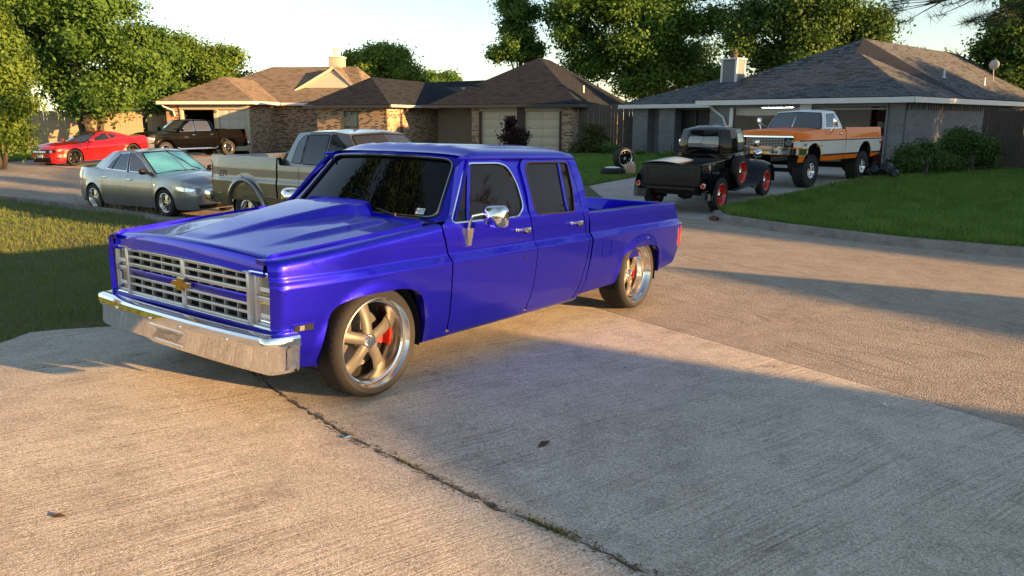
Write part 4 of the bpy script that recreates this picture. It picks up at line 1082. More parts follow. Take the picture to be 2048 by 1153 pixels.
# ---------------------------------------------------------------- pickups with a wrapped body
def pickup(name, label, loc, head, paint, spec, pitch=0.):
    S = spec; root = vehicle(name, label, 'pickup truck', loc, head, pitch)
    w = Wrap(S['plan'], S['si'], S['fi'], S['ri']); U = w.U; g = .008
    top = lambda u: float(np.interp(w.x(u), *S['zt'])); bot = lambda u: float(np.interp(w.x(u), *S['zb']))
    xa, xb = S['axles']; zc, ra_ = S['arch']
    ar = [(U(xa), zc, ra_), (U(xb), zc, ra_)]; w.fl = [(xa, zc, ra_, S.get('flare', .03)), (xb, zc, ra_, S.get('flare', .03))]
    for nm, a, b in S['panels']:
        both(lambda: wpanel(w, U(a)+g/2, U(b)-g/2, top, bot, ar, du=.035, dv=.03), nm, S.get('mats', {}).get(nm, paint), root)
    both(lambda: wpanel(w, 0.0001, U(S['panels'][0][1])-g/2, top, lambda u: S['nosez'], (), dv=.06), 'nose_panel', paint, root)
    if S.get('lip'):
        for xq in (xa, xb):
            pts = []
            for k in range(17):
                a_ = math.pi*(k/16); uu = U(xq)+math.cos(a_)*ra_; zz_ = max(bot(uu), zc+math.sin(a_)*ra_); pts.append(w.P(uu, zz_, .012))
            both(lambda: M().tube(pts, S['lip'], 8), 'arch_flare', paint, root)
    xc0, xc1 = S['cabx']                                # cowl and cab back
    deck(w, top, .02, U(xc0), lambda u: S['hoodc']*sst(u/.5), 26, 20, S.get('hoodf')).obj('hood', paint, root)
    cb = Cab(S['cbase'], S['croof'], S.get('bulge', .02)); cb.shell().obj('cabin', S.get('cabm', paint), root); cb.cap(S.get('crown', .04)).obj('roof', S.get('roofm', paint), root)
    wsp = [(-.93, .05), (.93, .05), (.93, .93), (-.93, .93)]
    ws = cb.glass(wsp, r=.07).obj('windscreen', S.get('wsm', S['glass']), root); cb.trim(wsp, .03).obj('windscreen_trim', m_black, ws)
    for nm, pts in S['windows']:
        for sg in (1, -1):
            q = pts if sg > 0 else mirpts(pts); go = cb.glass(q, r=.06).obj(nm, S['glass'], root)
            cb.trim(q, .018).obj('window_trim', S.get('trimm', m_black), go)
    K = cb.K; cb.glass([(K-.8, .12), (K+.8, .12), (K+.78, .85), (K-.78, .85)], r=.05).obj('back_window', S['glass'], root)
    # bed
    bx0, bx1 = S['bed']; yi = S['bedw']; zr = S['bedz']; zfl = S['bedfloor']
    for sg in (1, -1):
        rl = M()
        def rail(a, v):
            x = lerp(bx0, bx1, a); u = U(x); p = w.P(u, top(u)); s_ = [(p[1], p[2]-.002), (p[1]-.02, p[2]+.012), (yi+.015, p[2]+.012), (yi, p[2]), (yi, zfl)][int(round(v*4))]; return (x, s_[0], s_[1])
        rl.grid(rail, 10, 4); (rl if sg > 0 else rl.mir()).obj('bed_rail', S.get('railm', paint), root)
    M().box(bx1, bx0, -yi, yi, zfl-.03, zfl).obj('bed_floor', m_bedliner, root)
    M().box(bx0-.02, bx0+.01, -yi, yi, zfl, zr).obj('bed_front_wall', S.get('railm', paint), root)
    tp = w.P(w.K, zr-.05); M().bbox(tp[0]-.0, tp[0]+.06, -yi+.02, yi-.02, zfl-.05, zr+.005, .012).obj('tailgate', paint, root)
    wpanel(w, U(bx1-.0)+.0, 2*w.K-U(bx1), lambda u: zfl+.02, lambda u: S['zb'][1][0]+.02, (), dv=.08).obj('tail_panel', paint, root)
    wells(root, (xa, xb), zc, ra_-.005, .50, S['wy'])
    M().box(bx1+.3, xa+.5, -.55, .55, S['zb'][1][0]+.04, zfl-.04).obj('chassis', m_void, root)
    M().box(xc1+.05, xc0-.3, -.80, .80, S['zb'][1][0]+.1, S['cbase'][1][2]-.02).obj('interior', m_void, root)
    four_wheels(root, (xa, xb), S['wy0'], S['Rt'], S['Wt'], S['Rr'], S['style'], S['wm'], dish=S.get('dish', .05), tread=S.get('tread', 'road'))
    return root, w, cb, top
wmA = dict(tyre=m_tyre, rim=m_alu, spoke=m_alu, disc=m_disc, black=m_void)
# silver-grey extended cab pickup parked in front of the sedan; located by its rear right corner
m_pewter = carpaint('pewter_paint', (.15, .148, .142), rough=.33, metal=.7)
cr = pd(415, 318, 14.5); hg = 126.0; f_ = bv(hg); r_ = bv(hg+90)
WBg = 3.64; rear = 1.16
og = Vector((cr.x, cr.y, 0))+f_*(WBg+rear)-r_*.95; og.z = gz(og.x, og.y); og.z = gz(cr.x, cr.y)
gs = dict(plan=[(1.0, 0), (.985, .55), (.93, .80), (.75, .93), (.3, .985), (-1, .99), (-4, .985), (-4.6, .965), (-4.76, .93), (-4.795, .80), (-4.80, 0)],
    si=[(.4, .07), (.5, .03), (.7, .005), (.95, .0), (1.0, .02), (1.2, .03), (1.4, .055)], fi=[(.4, .05), (.6, 0), (1.0, .03), (1.2, .10)], ri=[(.4, .02), (.6, 0), (1.4, .04)],
    zt=([-4.85, -2.7, -2.68, -1, -.5, .3, .8, 1.0], [1.37, 1.375, 1.26, 1.25, 1.22, 1.17, 1.12, 1.07]), zb=([-5, 1], [.50, .50]), axles=(0, -3.64), arch=(.47, .50), flare=.015,
    panels=[('front_fender', .9, -.55), ('front_door', -.55, -1.62), ('rear_door', -1.62, -2.15), ('cab_corner', -2.15, -2.72), ('bedside', -2.76, -4.72)], nosez=.62, cabx=(-.55, -2.72), hoodc=.06,
    cbase=[(-.45, 0, 1.27), (-.66, .82, 1.235), (-1.60, .89, 1.25), (-2.15, .89, 1.25), (-2.68, .84, 1.26), (-2.74, 0, 1.26)],
    croof=[(-1.12, 0, 1.83), (-1.25, .62, 1.80), (-1.60, .66, 1.835), (-2.15, .66, 1.83), (-2.52, .60, 1.80), (-2.60, 0, 1.82)], crown=.035,
    windows=[('front_window', [(1.14, .07), (1.93, .07), (1.93, .90), (1.68, .91), (1.22, .55)]), ('rear_quarter_window', [(2.08, .07), (3.03, .07), (3.52, .10), (3.62, .45), (3.35, .80), (3.0, .90), (2.10, .90)][0:0] or [(2.04, .08), (2.98, .08), (2.98, .90), (2.04, .90)]), ('quarter_glass', [(3.08, .08), (3.60, .10), (3.60, .72), (3.36, .88), (3.08, .90)])],
    glass=m_darkglass, bed=(-2.76, -4.74), bedw=.82, bedz=1.36, bedfloor=.86, wy=.93, wy0=.84, Rt=.385, Wt=.26, Rr=.215, style='five', wm=wmA, lip=.045)
gmc, gw, gcb, gtop = pickup('extended_cab_pickup', 'pewter grey extended cab pickup at the kerb behind the blue truck', og, hg, m_pewter, gs)
for sg in (1, -1):
    m = wpoly(gw, [(gw.U(-4.70), .86), (gw.U(-4.775), .86), (gw.K-.86, .86), (gw.K-.86, 1.27), (gw.U(-4.76), 1.30), (gw.U(-4.68), 1.22)], .008, .03, .03); (m if sg > 0 else m.mir()).obj('tail_light', m_redl, gmc)
    m = wpanel(gw, gw.U(-4.55), gw.U(-.6), lambda u: .70, lambda u: .60, [(gw.U(0), .46, .56), (gw.U(-3.64), .46, .60)], .012, dv=.1); (m if sg > 0 else m.mir()).obj('side_moulding', m_pewter, gmc)
    p = gw.P(gw.U(-4.32), 1.06); tx = text('badge', 'Z71', .16, gmc, basis((p[0], sg*(p[1]+.006), 1.06), (-sg, 0, 0), (0, 0, 1)), mat('decal_maroon', (.22, .05, .04), .5), .001)
M().bbox(-4.98, -4.80, -.97, .97, .52, .72, .04).obj('rear_bumper', m_chrome, gmc); M().bbox(.95, 1.10, -.95, .95, .50, .72, .04).obj('front_bumper', m_pewter, gmc)
wpoly(gw, [(-.6, .75), (.6, .75), (.6, 1.02), (-.6, 1.02)], .01, .02, .03).obj('grille', m_chrome, gmc)
for sg in (1, -1):
    m = wpoly(gw, [(.62, .78), (gw.U(.8), .78), (gw.U(.7), 1.02), (.62, 1.02)], .01, .02, .03); (m if sg > 0 else m.mir()).obj('headlight', m_lens, gmc)
handle(gmc, gw, gw.U(-1.50), 1.10, m_pewter); mirror_pod(gmc, -.80, .94, 1.38, .14, .20, .22, m_black)

# black crew cab pickup by the brown brick garage
m_blackp = carpaint('black_paint', (.0012, .0012, .0016), rough=.4, metal=.0, coat=.22, spec=.05)
rr_ = pg(463, 301); hb_ = 215.0; f_ = bv(hb_); l_ = bv(hb_-90)
ob = Vector((-15.3, 41.5, 0))+f_*3.57-l_*.84; ob.z = gz(-15.3, 41.5)+.06
m_ramgl = mat('light_tint_glass', (.05, .055, .06), .03, spec=.9, metal=.1)
rs = dict(plan=[(1.0, 0), (.985, .55), (.92, .82), (.72, .94), (.3, 1.0), (-1, 1.005), (-4.2, 1.0), (-4.6, .975), (-4.78, .93), (-4.80, .80), (-4.81, 0)],
    si=[(.4, .09), (.5, .05), (.7, .012), (.95, .0), (1.05, .025), (1.25, .035), (1.45, .06)], fi=[(.4, .06), (.6, 0), (1.0, .03), (1.2, .10)], ri=[(.4, .02), (.6, 0), (1.4, .04)],
    zt=([-4.85, -3.02, -2.95, -1, -.5, .3, .8, 1.0], [1.38, 1.38, 1.30, 1.27, 1.24, 1.20, 1.15, 1.10]), zb=([-5, 1], [.46, .46]), axles=(0, -3.57), arch=(.44, .49), flare=.015,
    panels=[('front_fender', .9, -.62), ('front_door', -.62, -1.72), ('rear_door', -1.72, -2.75), ('cab_corner', -2.75, -3.0), ('bedside', -3.03, -4.72)], nosez=.60, cabx=(-.6, -3.0), hoodc=.07, hoodf=lambda x, y: .035*sst((.42-abs(y))/.12),
    cbase=[(-.42, 0, 1.30), (-.72, .83, 1.26), (-1.74, .90, 1.275), (-2.72, .90, 1.29), (-2.98, .86, 1.30), (-3.04, 0, 1.30)],
    croof=[(-1.22, 0, 1.87), (-1.38, .63, 1.84), (-1.78, .67, 1.87), (-2.62, .67, 1.86), (-2.80, .62, 1.83), (-2.84, 0, 1.85)], crown=.035,
    windows=[('front_window', [(1.14, .07), (1.94, .07), (1.94, .88), (1.62, .89), (1.22, .52)]), ('rear_window', [(2.05, .08), (2.90, .08), (2.90, .86), (2.80, .88), (2.05, .88)])], trimm=m_chrome,
    glass=m_ramgl, bed=(-3.03, -4.72), bedw=.84, bedz=1.37, bedfloor=.86, wy=.95, wy0=.85, Rt=.405, Wt=.27, Rr=.255, style='five', wm=dict(tyre=m_tyre, rim=m_chrome, spoke=m_chrome, disc=m_disc, black=m_void), dish=.03, lip=.035)
ram, rwp, rcb, rtop = pickup('black_crew_cab_pickup', 'black crew cab pickup with chrome wheels in front of the brown garage', ob, hb_, m_blackp, rs)
U = rwp.U
gq = wpoly(rwp, [(-.50, .70), (.50, .70), (.56, 1.06), (-.56, 1.06)], .02, .03, .06).obj('grille', m_black, ram)
gt_ = rpoly([(-.50, .70), (.50, .70), (.56, 1.06), (-.56, 1.06)], .06, 4)
panel(lambda u, z: rwp.P(u, z, .03), ring(gt_, -.02), [ring(gt_, .03)[::-1]], du=.3, dv=.3, thick=.03).obj('grille_surround', m_chrome, gq)
for pts in ([(-.035, .70), (.035, .70), (.035, 1.06), (-.035, 1.06)], [(-.52, .86), (.52, .86), (.52, .92), (-.52, .92)]): wpoly(rwp, pts, .032, .02, 0).obj('grille_bar', m_chrome, gq)
wpanel(rwp, -U(.62), U(.62), lambda u: .72, lambda u: .44, (), .05, dv=.06).obj('front_bumper', m_chrome, ram)
M().bbox(-4.98, -4.80, -.98, .98, .50, .72, .04).obj('rear_bumper', m_chrome, ram)
for sg in (1, -1):
    m = wpoly(rwp, [(.62, .76), (U(.80), .74), (U(.60), .80), (U(.55), 1.0), (U(.80), 1.06), (.66, 1.05)], .012, .03, .05); o = (m if sg > 0 else m.mir()).obj('headlight', m_lens, ram)
    m = wpoly(rwp, [(U(-4.66), .86), (rwp.K-.86, .86), (rwp.K-.86, 1.26), (U(-4.70), 1.28)], .008, .03, .03); (m if sg > 0 else m.mir()).obj('tail_light', m_redl, ram)
    st_ = M().tube([(-.62, .98, .50), (-.75, 1.02, .44), (-2.75, 1.02, .44), (-2.9, .98, .50)], .045, 8); (st_ if sg > 0 else st_.mir()).obj('step_bar', m_chrome, ram)
    p = rwp.P(U(-.85), 1.0); text('badge', 'HEMI', .10, ram, basis((p[0]+.05, sg*(p[1]+.006), 1.0), (-sg, 0, 0), (0, 0, 1)), m_chrome, .001); text('badge', '1500', .13, ram, basis((p[0]-.28, sg*(p[1]+.006), 1.0), (-sg, 0, 0), (0, 0, 1)), m_chrome, .001)
handle(ram, rwp, U(-1.58), 1.12, m_chrome); handle(ram, rwp, U(-2.62), 1.13, m_chrome); mirror_pod(ram, -.90, .95, 1.42, .14, .22, .22, m_blackp)

# ---------------------------------------------------------------- red coupe
def coupe():
    m_red = carpaint('bright_red_paint', (.62, .006, .010), rough=.35, metal=.15)
    fwp = pg(153, 333); hc = 206.0; f_ = bv(hc); l_ = bv(hc-90)
    o_ = Vector((fwp.x, fwp.y, 0))-l_*.90; o_.z = gz(o_.x, o_.y)+.0
    root = vehicle('red_coupe', 'bright red low coupe with black wheels on the far driveway', 'car', o_, hc, -.045)
    w = Wrap([(.93, 0), (.915, .45), (.86, .70), (.66, .86), (.25, .93), (-.3, .935), (-1.2, .925), (-2.1, .94), (-2.85, .958), (-3.4, .93), (-3.75, .82), (-3.87, .55), (-3.90, 0)],
             [(.12, .10), (.22, .04), (.40, .015), (.55, .025), (.68, .0), (.78, .02), (.90, .09), (1.0, .16)], [(.12, .12), (.3, .02), (.5, .03), (.62, .0), (.72, .03), (.85, .15)], [(.12, .15), (.35, .03), (.6, .02), (.85, .0), (1.0, .05)])
    zt = ([-3.92, -3.7, -3.2, -2.7, -2.2, -1.5, -.6, .2, .6, .85, .94], [1.02, 1.04, 1.04, 1.02, .97, .93, .92, .90, .865, .80, .76])
    U = w.U; top = lambda u: float(np.interp(w.x(u), *zt)); bot = lambda u: .17
    ar = [(U(0), .355, .40), (U(-2.85), .365, .41)]; w.fl = [(0, .355, .40, .02), (-2.85, .365, .41, .03)]; g = .007
    wpanel(w, -U(.46), U(.46), lambda u: top(u)-.05, bot, ar).obj('front_bumper', m_red, root)
    both(lambda: wpanel(w, .0001, U(.46), top, lambda u: top(u)-.045), 'nose_panel', m_red, root)
    for nm, a, b in (('front_fender', .46, -.62), ('door', -.62, -1.92), ('quarter_panel', -1.92, -3.40)): both(lambda: wpanel(w, U(a)+g/2, U(b)-g/2, top, bot, ar), nm, m_red, root)
    wpanel(w, U(-3.40)+g, 2*w.K-U(-3.40)-g, top, lambda u: .22, ar).obj('rear_bumper', m_red, root)
    deck(w, top, .02, U(-.62), lambda u: .055*sst(u/.5), 26, 20, lambda x, y: .03*sst((.40-abs(y))/.10)*sst((.75-x)/.8)).obj('hood', m_red, root)
    deck(w, top, U(-2.2), w.K-.02, lambda u: .03, 20, 14).obj('boot_lid', m_red, root)
    cb = Cab([(-.45, 0, .97), (-.70, .78, .925), (-1.90, .84, .94), (-2.55, .80, .99), (-3.0, .68, 1.04), (-3.12, 0, 1.06)], [(-1.28, 0, 1.335), (-1.42, .56, 1.305), (-1.75, .60, 1.335), (-2.05, .585, 1.32), (-2.30, .54, 1.285), (-2.42, 0, 1.30)], .03)
    cb.shell().obj('cabin', m_red, root); cb.cap(.03).obj('roof', m_red, root)
    gq = [(-.93, .04), (.93, .04), (.95, .95), (-.95, .95)]; ws = cb.glass(gq, r=.06).obj('windscreen', m_ramgl, root); cb.trim(gq, .03).obj('windscreen_trim', m_black, ws)
    for nm, pts in (('door_window', [(1.12, .08), (1.96, .12), (1.96, .86), (1.60, .86), (1.2, .5)]), ('quarter_window', [(2.03, .14), (2.85, .42), (2.60, .72), (2.03, .86)])):
        for sg in (1, -1): q = pts if sg > 0 else mirpts(pts); cb.glass(q, r=.05).obj(nm, m_darkglass, root)
    cb.glass([(4.1, .1), (5.9, .1), (5.8, .92), (4.2, .92)], r=.05).obj('back_window', m_darkglass, root)
    gr = wpoly(w, [(-.86, .60), (.86, .60), (.90, .68), (.84, .735), (-.84, .735), (-.90, .68)], .008, .02, .03).obj('grille', m_black, root)
    for k in (-3, -2, -1, 0, 1, 2, 3):
        u = k*.12; wpoly(w, [(u-.04, .62), (u+.04, .62), (u+.04, .68), (u-.04, .68)], .014, .01, .01).obj('grille_lamp_cell', m_chrome, gr)
    for sg in (1, -1):
        a = [2*math.pi*k/20 for k in range(20)]; m = wpoly(w, [(.68+.075*math.cos(t), .665+.058*math.sin(t)) for t in a], .02, .02, 0); (m if sg > 0 else m.mir()).obj('headlight', m_lens, root)
        m = wpoly(w, [(U(.78), .33), (U(.62), .33), (U(.60), .40), (U(.78), .40)], .01, .01, .02); (m if sg > 0 else m.mir()).obj('fog_light', m_black, root)
        m = wpoly(w, [(U(.45), .60), (U(.30), .60), (U(.32), .64), (U(.45), .64)], .008, .01, .01); (m if sg > 0 else m.mir()).obj('side_marker', m_amber, root)
        for k in range(3):
            u0 = U(-1.98)+k*.055; m = wpoly(w, [(u0, .70), (u0+.02, .70), (u0+.03, .82), (u0+.01, .82)], .006, .008, 0); (m if sg > 0 else m.mir()).obj('side_gill', m_black, root)
        m = wpoly(w, [(w.K-.75, .78), (w.K-.2, .78), (w.K-.2, .92), (w.K-.75, .92)], .01, .02, .04); (m if sg > 0 else m.mir()).obj('tail_light', m_redl, root)
    wpoly(w, [(-.56, .20), (.56, .20), (.62, .42), (-.62, .42)], .006, .02, .06).obj('air_intake', m_black, root)
    p = w.P(0, .46); pl = M().bbox(p[0]+.015, p[0]+.03, -.18, .18, .40, .52, .004).obj('licence_plate', m_plate, root)
    mirror_pod(root, -.85, .88, 1.0, .14, .20, .12, m_red); handle(root, w, U(-1.78), .80, m_red, .07)
    M().box(-3.6, .7, -.75, .75, .17, .5).obj('underbody', m_void, root); M().box(-2.7, -.8, -.78, .78, .45, .92).obj('interior', m_void, root)
    wells(root, (0, -2.85), .36, .395, .55, .89)
    mk = mat('gloss_black_wheel', (.012, .012, .012), .2, coat=1.)
    four_wheels(root, (0, -2.85), .80, .365, .25, .275, 'five', dict(tyre=m_tyre, rim=mk, spoke=mk, disc=m_disc, black=m_void, caliper=m_calip), dish=.03, caliper=False)
coupe()
# ---------------------------------------------------------------- lifted orange and white pickup
m_orange = carpaint('orange_paint', (.95, .205, .010), rough=.5, metal=.0, coat=.4, spec=.2)
def twotone():
    m = bpy.data.materials.new('orange_white_two_tone'); m.use_nodes = True; t = m.node_tree; p = t.nodes['Principled BSDF']
    tc = t.nodes.new('ShaderNodeTexCoord'); sp = t.nodes.new('ShaderNodeSeparateXYZ'); t.links.new(tc.outputs['Object'], sp.inputs[0])
    f = mth(t, 'DIVIDE', sp.outputs[2], 2.)
    r = t.nodes.new('ShaderNodeValToRGB'); r.color_ramp.interpolation = 'CONSTANT'; e = r.color_ramp.elements; e.new(.5); 
    for q, (a, c) in zip(e, ((0., (.95, .205, .010)), (.865/2, (.74, .73, .68)), (1.255/2, (.95, .205, .010)))): q.position = a; q.color = (*c, 1)
    t.links.new(f, r.inputs[0]); t.links.new(r.outputs[0], p.inputs['Base Color']); p.inputs['Roughness'].default_value = .5; p.inputs['Coat Weight'].default_value = .35; p.inputs['Coat Roughness'].default_value = .05; p.inputs['Specular IOR Level'].default_value = .2
    return m
m_two = twotone()
fo_, ro_ = pg(1612, 378, .08), pg(1711, 359, .1); ho_b = 180+math.degrees(math.atan2(ro_.x-fo_.x, ro_.y-fo_.y)); f_ = bv(ho_b); l_ = bv(ho_b-90)
oo = Vector((fo_.x, fo_.y, 0))-l_*.84-f_*.12; oo.z = gz(oo.x, oo.y)+dz_d(oo.x, oo.y)
m_clear = mat('cab_glass', (.10, .12, .14), .03, spec=.9, metal=.15)
osp = dict(plan=[(.80, 0), (.80, .60), (.795, .86), (.76, .955), (.60, .985), (.0, 1.0), (-1, 1.0), (-3.8, .995), (-4.3, .985), (-4.42, .96), (-4.45, .80), (-4.45, 0)],
    si=[(.60, .07), (.72, .04), (.85, .01), (1.15, .0), (1.245, -.008), (1.27, .008), (1.45, .03), (1.55, .05), (1.62, .07)], fi=[(.6, 0), (1.0, 0), (1.36, -.02), (1.42, -.01), (1.5, .05)], ri=[(.6, .05), (1.2, 0), (1.6, .04)],
    zt=([-4.5, -1.92, -1.9, -.6, .2, .7, .8], [1.585, 1.585, 1.555, 1.545, 1.52, 1.49, 1.46]), zb=([-4.6, -4.4, -3.8, 1], [.86, .80, .72, .70]), axles=(0, -3.226), arch=(.73, .47), flare=.012,
    panels=[('front_fender', .74, -.66), ('door', -.66, -1.72), ('cab_corner', -1.72, -1.90), ('bedside', -1.94, -4.38)], mats={k: m_two for k in ('front_fender', 'door', 'cab_corner', 'bedside')}, nosez=1.40, cabx=(-.62, -1.90), hoodc=.055,
    hoodf=lambda x, y: -.012*sst((.05-abs(y))/.04),
    cbase=[(-.58, 0, 1.575), (-.74, .84, 1.55), (-1.70, .90, 1.555), (-1.88, .88, 1.555), (-1.94, 0, 1.57)], croof=[(-.92, 0, 2.045), (-1.0, .66, 2.02), (-1.62, .70, 2.045), (-1.76, .66, 2.02), (-1.80, 0, 2.035)], crown=.045, bulge=.015,
    cabm=m_white, roofm=m_white, windows=[('door_window', [(1.13, .08), (1.93, .08), (1.90, .88), (1.80, .90), (1.20, .90)])], trimm=m_chrome, glass=m_clear,
    bed=(-1.94, -4.38), bedw=.82, bedz=1.57, bedfloor=1.10, wy=.93, wy0=.80, Rt=.445, Wt=.32, Rr=.20, style='five', tread='mud', dish=.08, wm=dict(tyre=m_tyre, rim=m_chrome, spoke=m_chrome, disc=m_disc, black=m_void))
org, ow, ocb, otop = pickup('lifted_orange_pickup', 'lifted orange and white classic pickup on big mud tyres', oo, ho_b, m_orange, osp)
U = ow.U
for z, t_ in ((1.262, .014), (.862, .022)):
    for sg in (1, -1):
        
        for a, b in (((U(.74), U(-.655)), (U(-.665), U(-1.715)), (U(-1.725), U(-1.90)), (U(-1.945), U(-4.36))) if z > 1 else ((U(-.50), U(-.655)), (U(-.665), U(-1.715)), (U(-1.725), U(-1.90)), (U(-1.945), U(-2.76)), (U(-3.70), U(-4.36)))):
            m = wpanel(ow, a, b, lambda u: z+t_, lambda u: z-t_, (), .008, dv=.1); (m if sg > 0 else m.mir()).obj('side_moulding', m_black, org)
org.scale = (.90, .90, .90)
for a_ in (1,): both(lambda: wpanel(ow, .80, U(.74)+.002, lambda u: 1.405, lambda u: .98, (), .0, dv=.1), 'headlight_panel', m_two, org)
gp = [(-.80, 1.10), (.80, 1.10), (.80, 1.36), (-.80, 1.36)]
gk = wpoly(ow, gp, .0, .02, .02).obj('grille', m_void, org)
panel(lambda u, z: ow.P(u, z, .02), ring(rpoly(gp, .02, 3), -.03), [ring(rpoly(gp, .02, 3), .01)[::-1]], du=.3, dv=.3, thick=.04).obj('grille_surround', m_chrome, gk)
for k in range(6): z = 1.125+k*.042; wpoly(ow, [(-.56, z-.006), (.56, z-.006), (.56, z+.006), (-.56, z+.006)], .012, .01, 0).obj('grille_bar', m_silver, gk)
for k in range(-6, 7): u = k*.09; wpoly(ow, [(u-.004, 1.11), (u+.004, 1.11), (u+.004, 1.35), (u-.004, 1.35)], .010, .01, 0).obj('grille_bar', m_silver, gk)
for sg in (1, -1):
    a = [2*math.pi*k/20 for k in range(20)]
    m = wpoly(ow, [(.69+.085*math.cos(t), 1.23+.085*math.sin(t)) for t in a], .025, .03, 0); o = (m if sg > 0 else m.mir()).obj('headlight', m_lens, org)
    rg_ = [(.69+.11*math.cos(t), 1.23+.11*math.sin(t)) for t in a]; m = panel(lambda u, z: ow.P(u, z, .032), rg_, [ring(rg_, .025)[::-1]], du=.3, dv=.3, thick=.03); (m if sg > 0 else m.mir()).obj('headlight_rim', m_chrome, o)
    p = ow.P(U(.45), 1.10); text('badge', '4x4', .10, org, basis((.50, sg*(p[1]+.012), 1.16), (-sg, 0, 0), (0, 0, 1)), m_ink, .002); text('script', 'Cheyenne', .09, org, basis((-.30, sg*(p[1]+.02), 1.13), (-sg, 0, 0), (0, 0, 1)), m_chrome, .002)
    m = M().bbox(-4.46, -4.40, .86, .985, 1.0, 1.30, .015); (m if sg > 0 else m.mir()).obj('tail_light', m_redl, org)
    m = wpoly(ow, [(U(-4.25), 1.10), (U(-4.34), 1.10), (U(-4.34), 1.18), (U(-4.25), 1.18)], .008, .008, .01); (m if sg > 0 else m.mir()).obj('side_marker', m_black, org)
    # chrome mirror on a braced arm
    mm = M().bbox(-.86, -.80, 1.08, 1.20, 1.66, 1.86, .025); mo = (mm if sg > 0 else mm.mir()).obj('side_mirror', m_chrome, org)
    ar = M().tube([(-.80, 1.0, 1.40), (-.82, 1.13, 1.68)], .01, 6); ar.tube([(-.95, 1.0, 1.42), (-.82, 1.13, 1.68)], .008, 6); ar.tube([(-.82, .90, 1.60), (-.82, 1.1, 1.70)], .008, 6); (ar if sg > 0 else ar.mir()).obj('mirror_arm', m_chrome, mo)
wpanel(ow, -U(.45), U(.45), lambda u: 1.06, lambda u: .90, (), .07, dv=.05).obj('front_bumper', m_chrome, org)
wpanel(ow, -U(.6), U(.6), lambda u: 1.09, lambda u: .98, (), .005, dv=.1).obj('front_valance', m_orange, org)
for z in (.62,): M().tube([(0, -.8, .445), (0, .8, .445)], .06, 10).obj('axle', m_void, org)
M().tube([(-3.226, -.8, .445), (-3.226, .8, .445)], .06, 10).obj('axle', m_void, org)
M().box(-1.8, -.75, -.78, .78, 1.2, 1.53).obj('seat', m_void, org); M().bbox(-1.78, -1.62, -.72, .72, 1.50, 1.78, .04).obj('seat_back', m_black, org)
M().lathe([(.19, 0), (.2, .012), (.19, .024), (.18, .012)], 24, axis='X', o=(-1.05, .38, 1.66), close=True).obj('steering_wheel', m_black, org)
handle(org, ow, U(-1.58), 1.42, m_chrome, .07)

# ---------------------------------------------------------------- black 1930s pickup with red wheels
fw, rw = pg(1531, 392, .05), pg(1422, 425, .02)
hf = math.degrees(math.atan2(fw.x-rw.x, fw.y-rw.y)); hf = 37.; f_ = bv(hf); r_ = bv(hf+90)
WB = 2.62
of = Vector((rw.x+.16, rw.y, 0))+f_*WB-r_*.74; zfr = gz(of.x, of.y)+dz_d(of.x, of.y); zrr = gz(rw.x, rw.y)+dz_d(rw.x, rw.y)
pit = math.atan2(zfr-zrr, WB); of.z = zfr
m_blk = carpaint('old_black_enamel', (.002, .002, .0025), rough=.5, metal=.0, coat=.8, spec=.05)
m_dull = mat('dull_black_steel', (.008, .008, .009), .55, var=.3, vs=6)
m_redw = mat('red_wheel_enamel', (.52, .018, .012), .3, coat=.8)
ford = vehicle('vintage_pickup', 'black vintage pickup with red wheels and running boards', 'pickup truck', of, hf, pit)
w = Wrap([(.40, 0), (.39, .16), (.34, .25), (.10, .32), (-.55, .47), (-.80, .585), (-1.3, .64), (-1.62, .635), (-1.76, .56), (-1.80, .36), (-1.81, 0)],
    [(.3, .05), (.5, .02), (.8, .0), (1.02, .0), (1.12, .03)], [(.4, -.04), (.8, 0), (1.1, .05)], [(.4, .03), (.8, 0), (1.1, .02)])
zt = ([-1.85, -.8, -.5, .2, .41], [1.08, 1.08, 1.10, 1.07, 1.03]); U = w.U; top = lambda u: float(np.interp(w.x(u), *zt)); bot = lambda u: .46
both(lambda: wpanel(w, .0001, U(.30), top, bot), 'grille_shell', m_blk, ford)
for k in range(-5, 6): u = k*.04; wpoly(w, [(u-.006, .5), (u+.006, .5), (u+.006, 1.0), (u-.006, 1.0)], .01, .01, 0).obj('grille_bar', m_alu, ford)
for nm, a, b in (('hood_side', .30, -.60), ('cowl_side', -.60, -.86), ('door', -.86, -1.55)): both(lambda: wpanel(w, U(a)+.004, U(b)-.004, top, bot), nm, m_blk, ford)
wpanel(w, U(-1.55)+.004, 2*w.K-U(-1.55)-.004, top, bot).obj('cab_back', m_blk, ford)
deck(w, top, .01, U(-.86), lambda u: .07*sst(u/.2), 24, 16).obj('hood', m_blk, ford)
cbf = Cab([(-.80, 0, 1.12), (-.84, .52, 1.09), (-1.0, .60, 1.085), (-1.52, .63, 1.085), (-1.70, .58, 1.085), (-1.80, .38, 1.085), (-1.82, 0, 1.085)],
          [(-.90, 0, 1.575), (-.94, .45, 1.56), (-1.06, .54, 1.565), (-1.50, .57, 1.575), (-1.66, .52, 1.565), (-1.745, .34, 1.565), (-1.765, 0, 1.565)], .03)
cbf.shell(nt_=10).obj('cabin', m_blk, ford); cbf.cap(.075, nr=12).obj('roof', m_blk, ford)
m_seeglass = mat('old_clear_glass', (.20, .22, .23), .03, spec=.9, metal=.2)
for nm, pts in (('door_window', [(2.12, .10), (2.95, .10), (2.95, .80), (2.12, .80)]),):
    for sg in (1, -1):
        q = pts if sg > 0 else mirpts(pts); go = cbf.glass(q, r=.08, off=.004).obj(nm, m_seeglass, ford); cbf.trim(q, .02, off=.010, r=.08).obj('window_trim', m_blk, go)
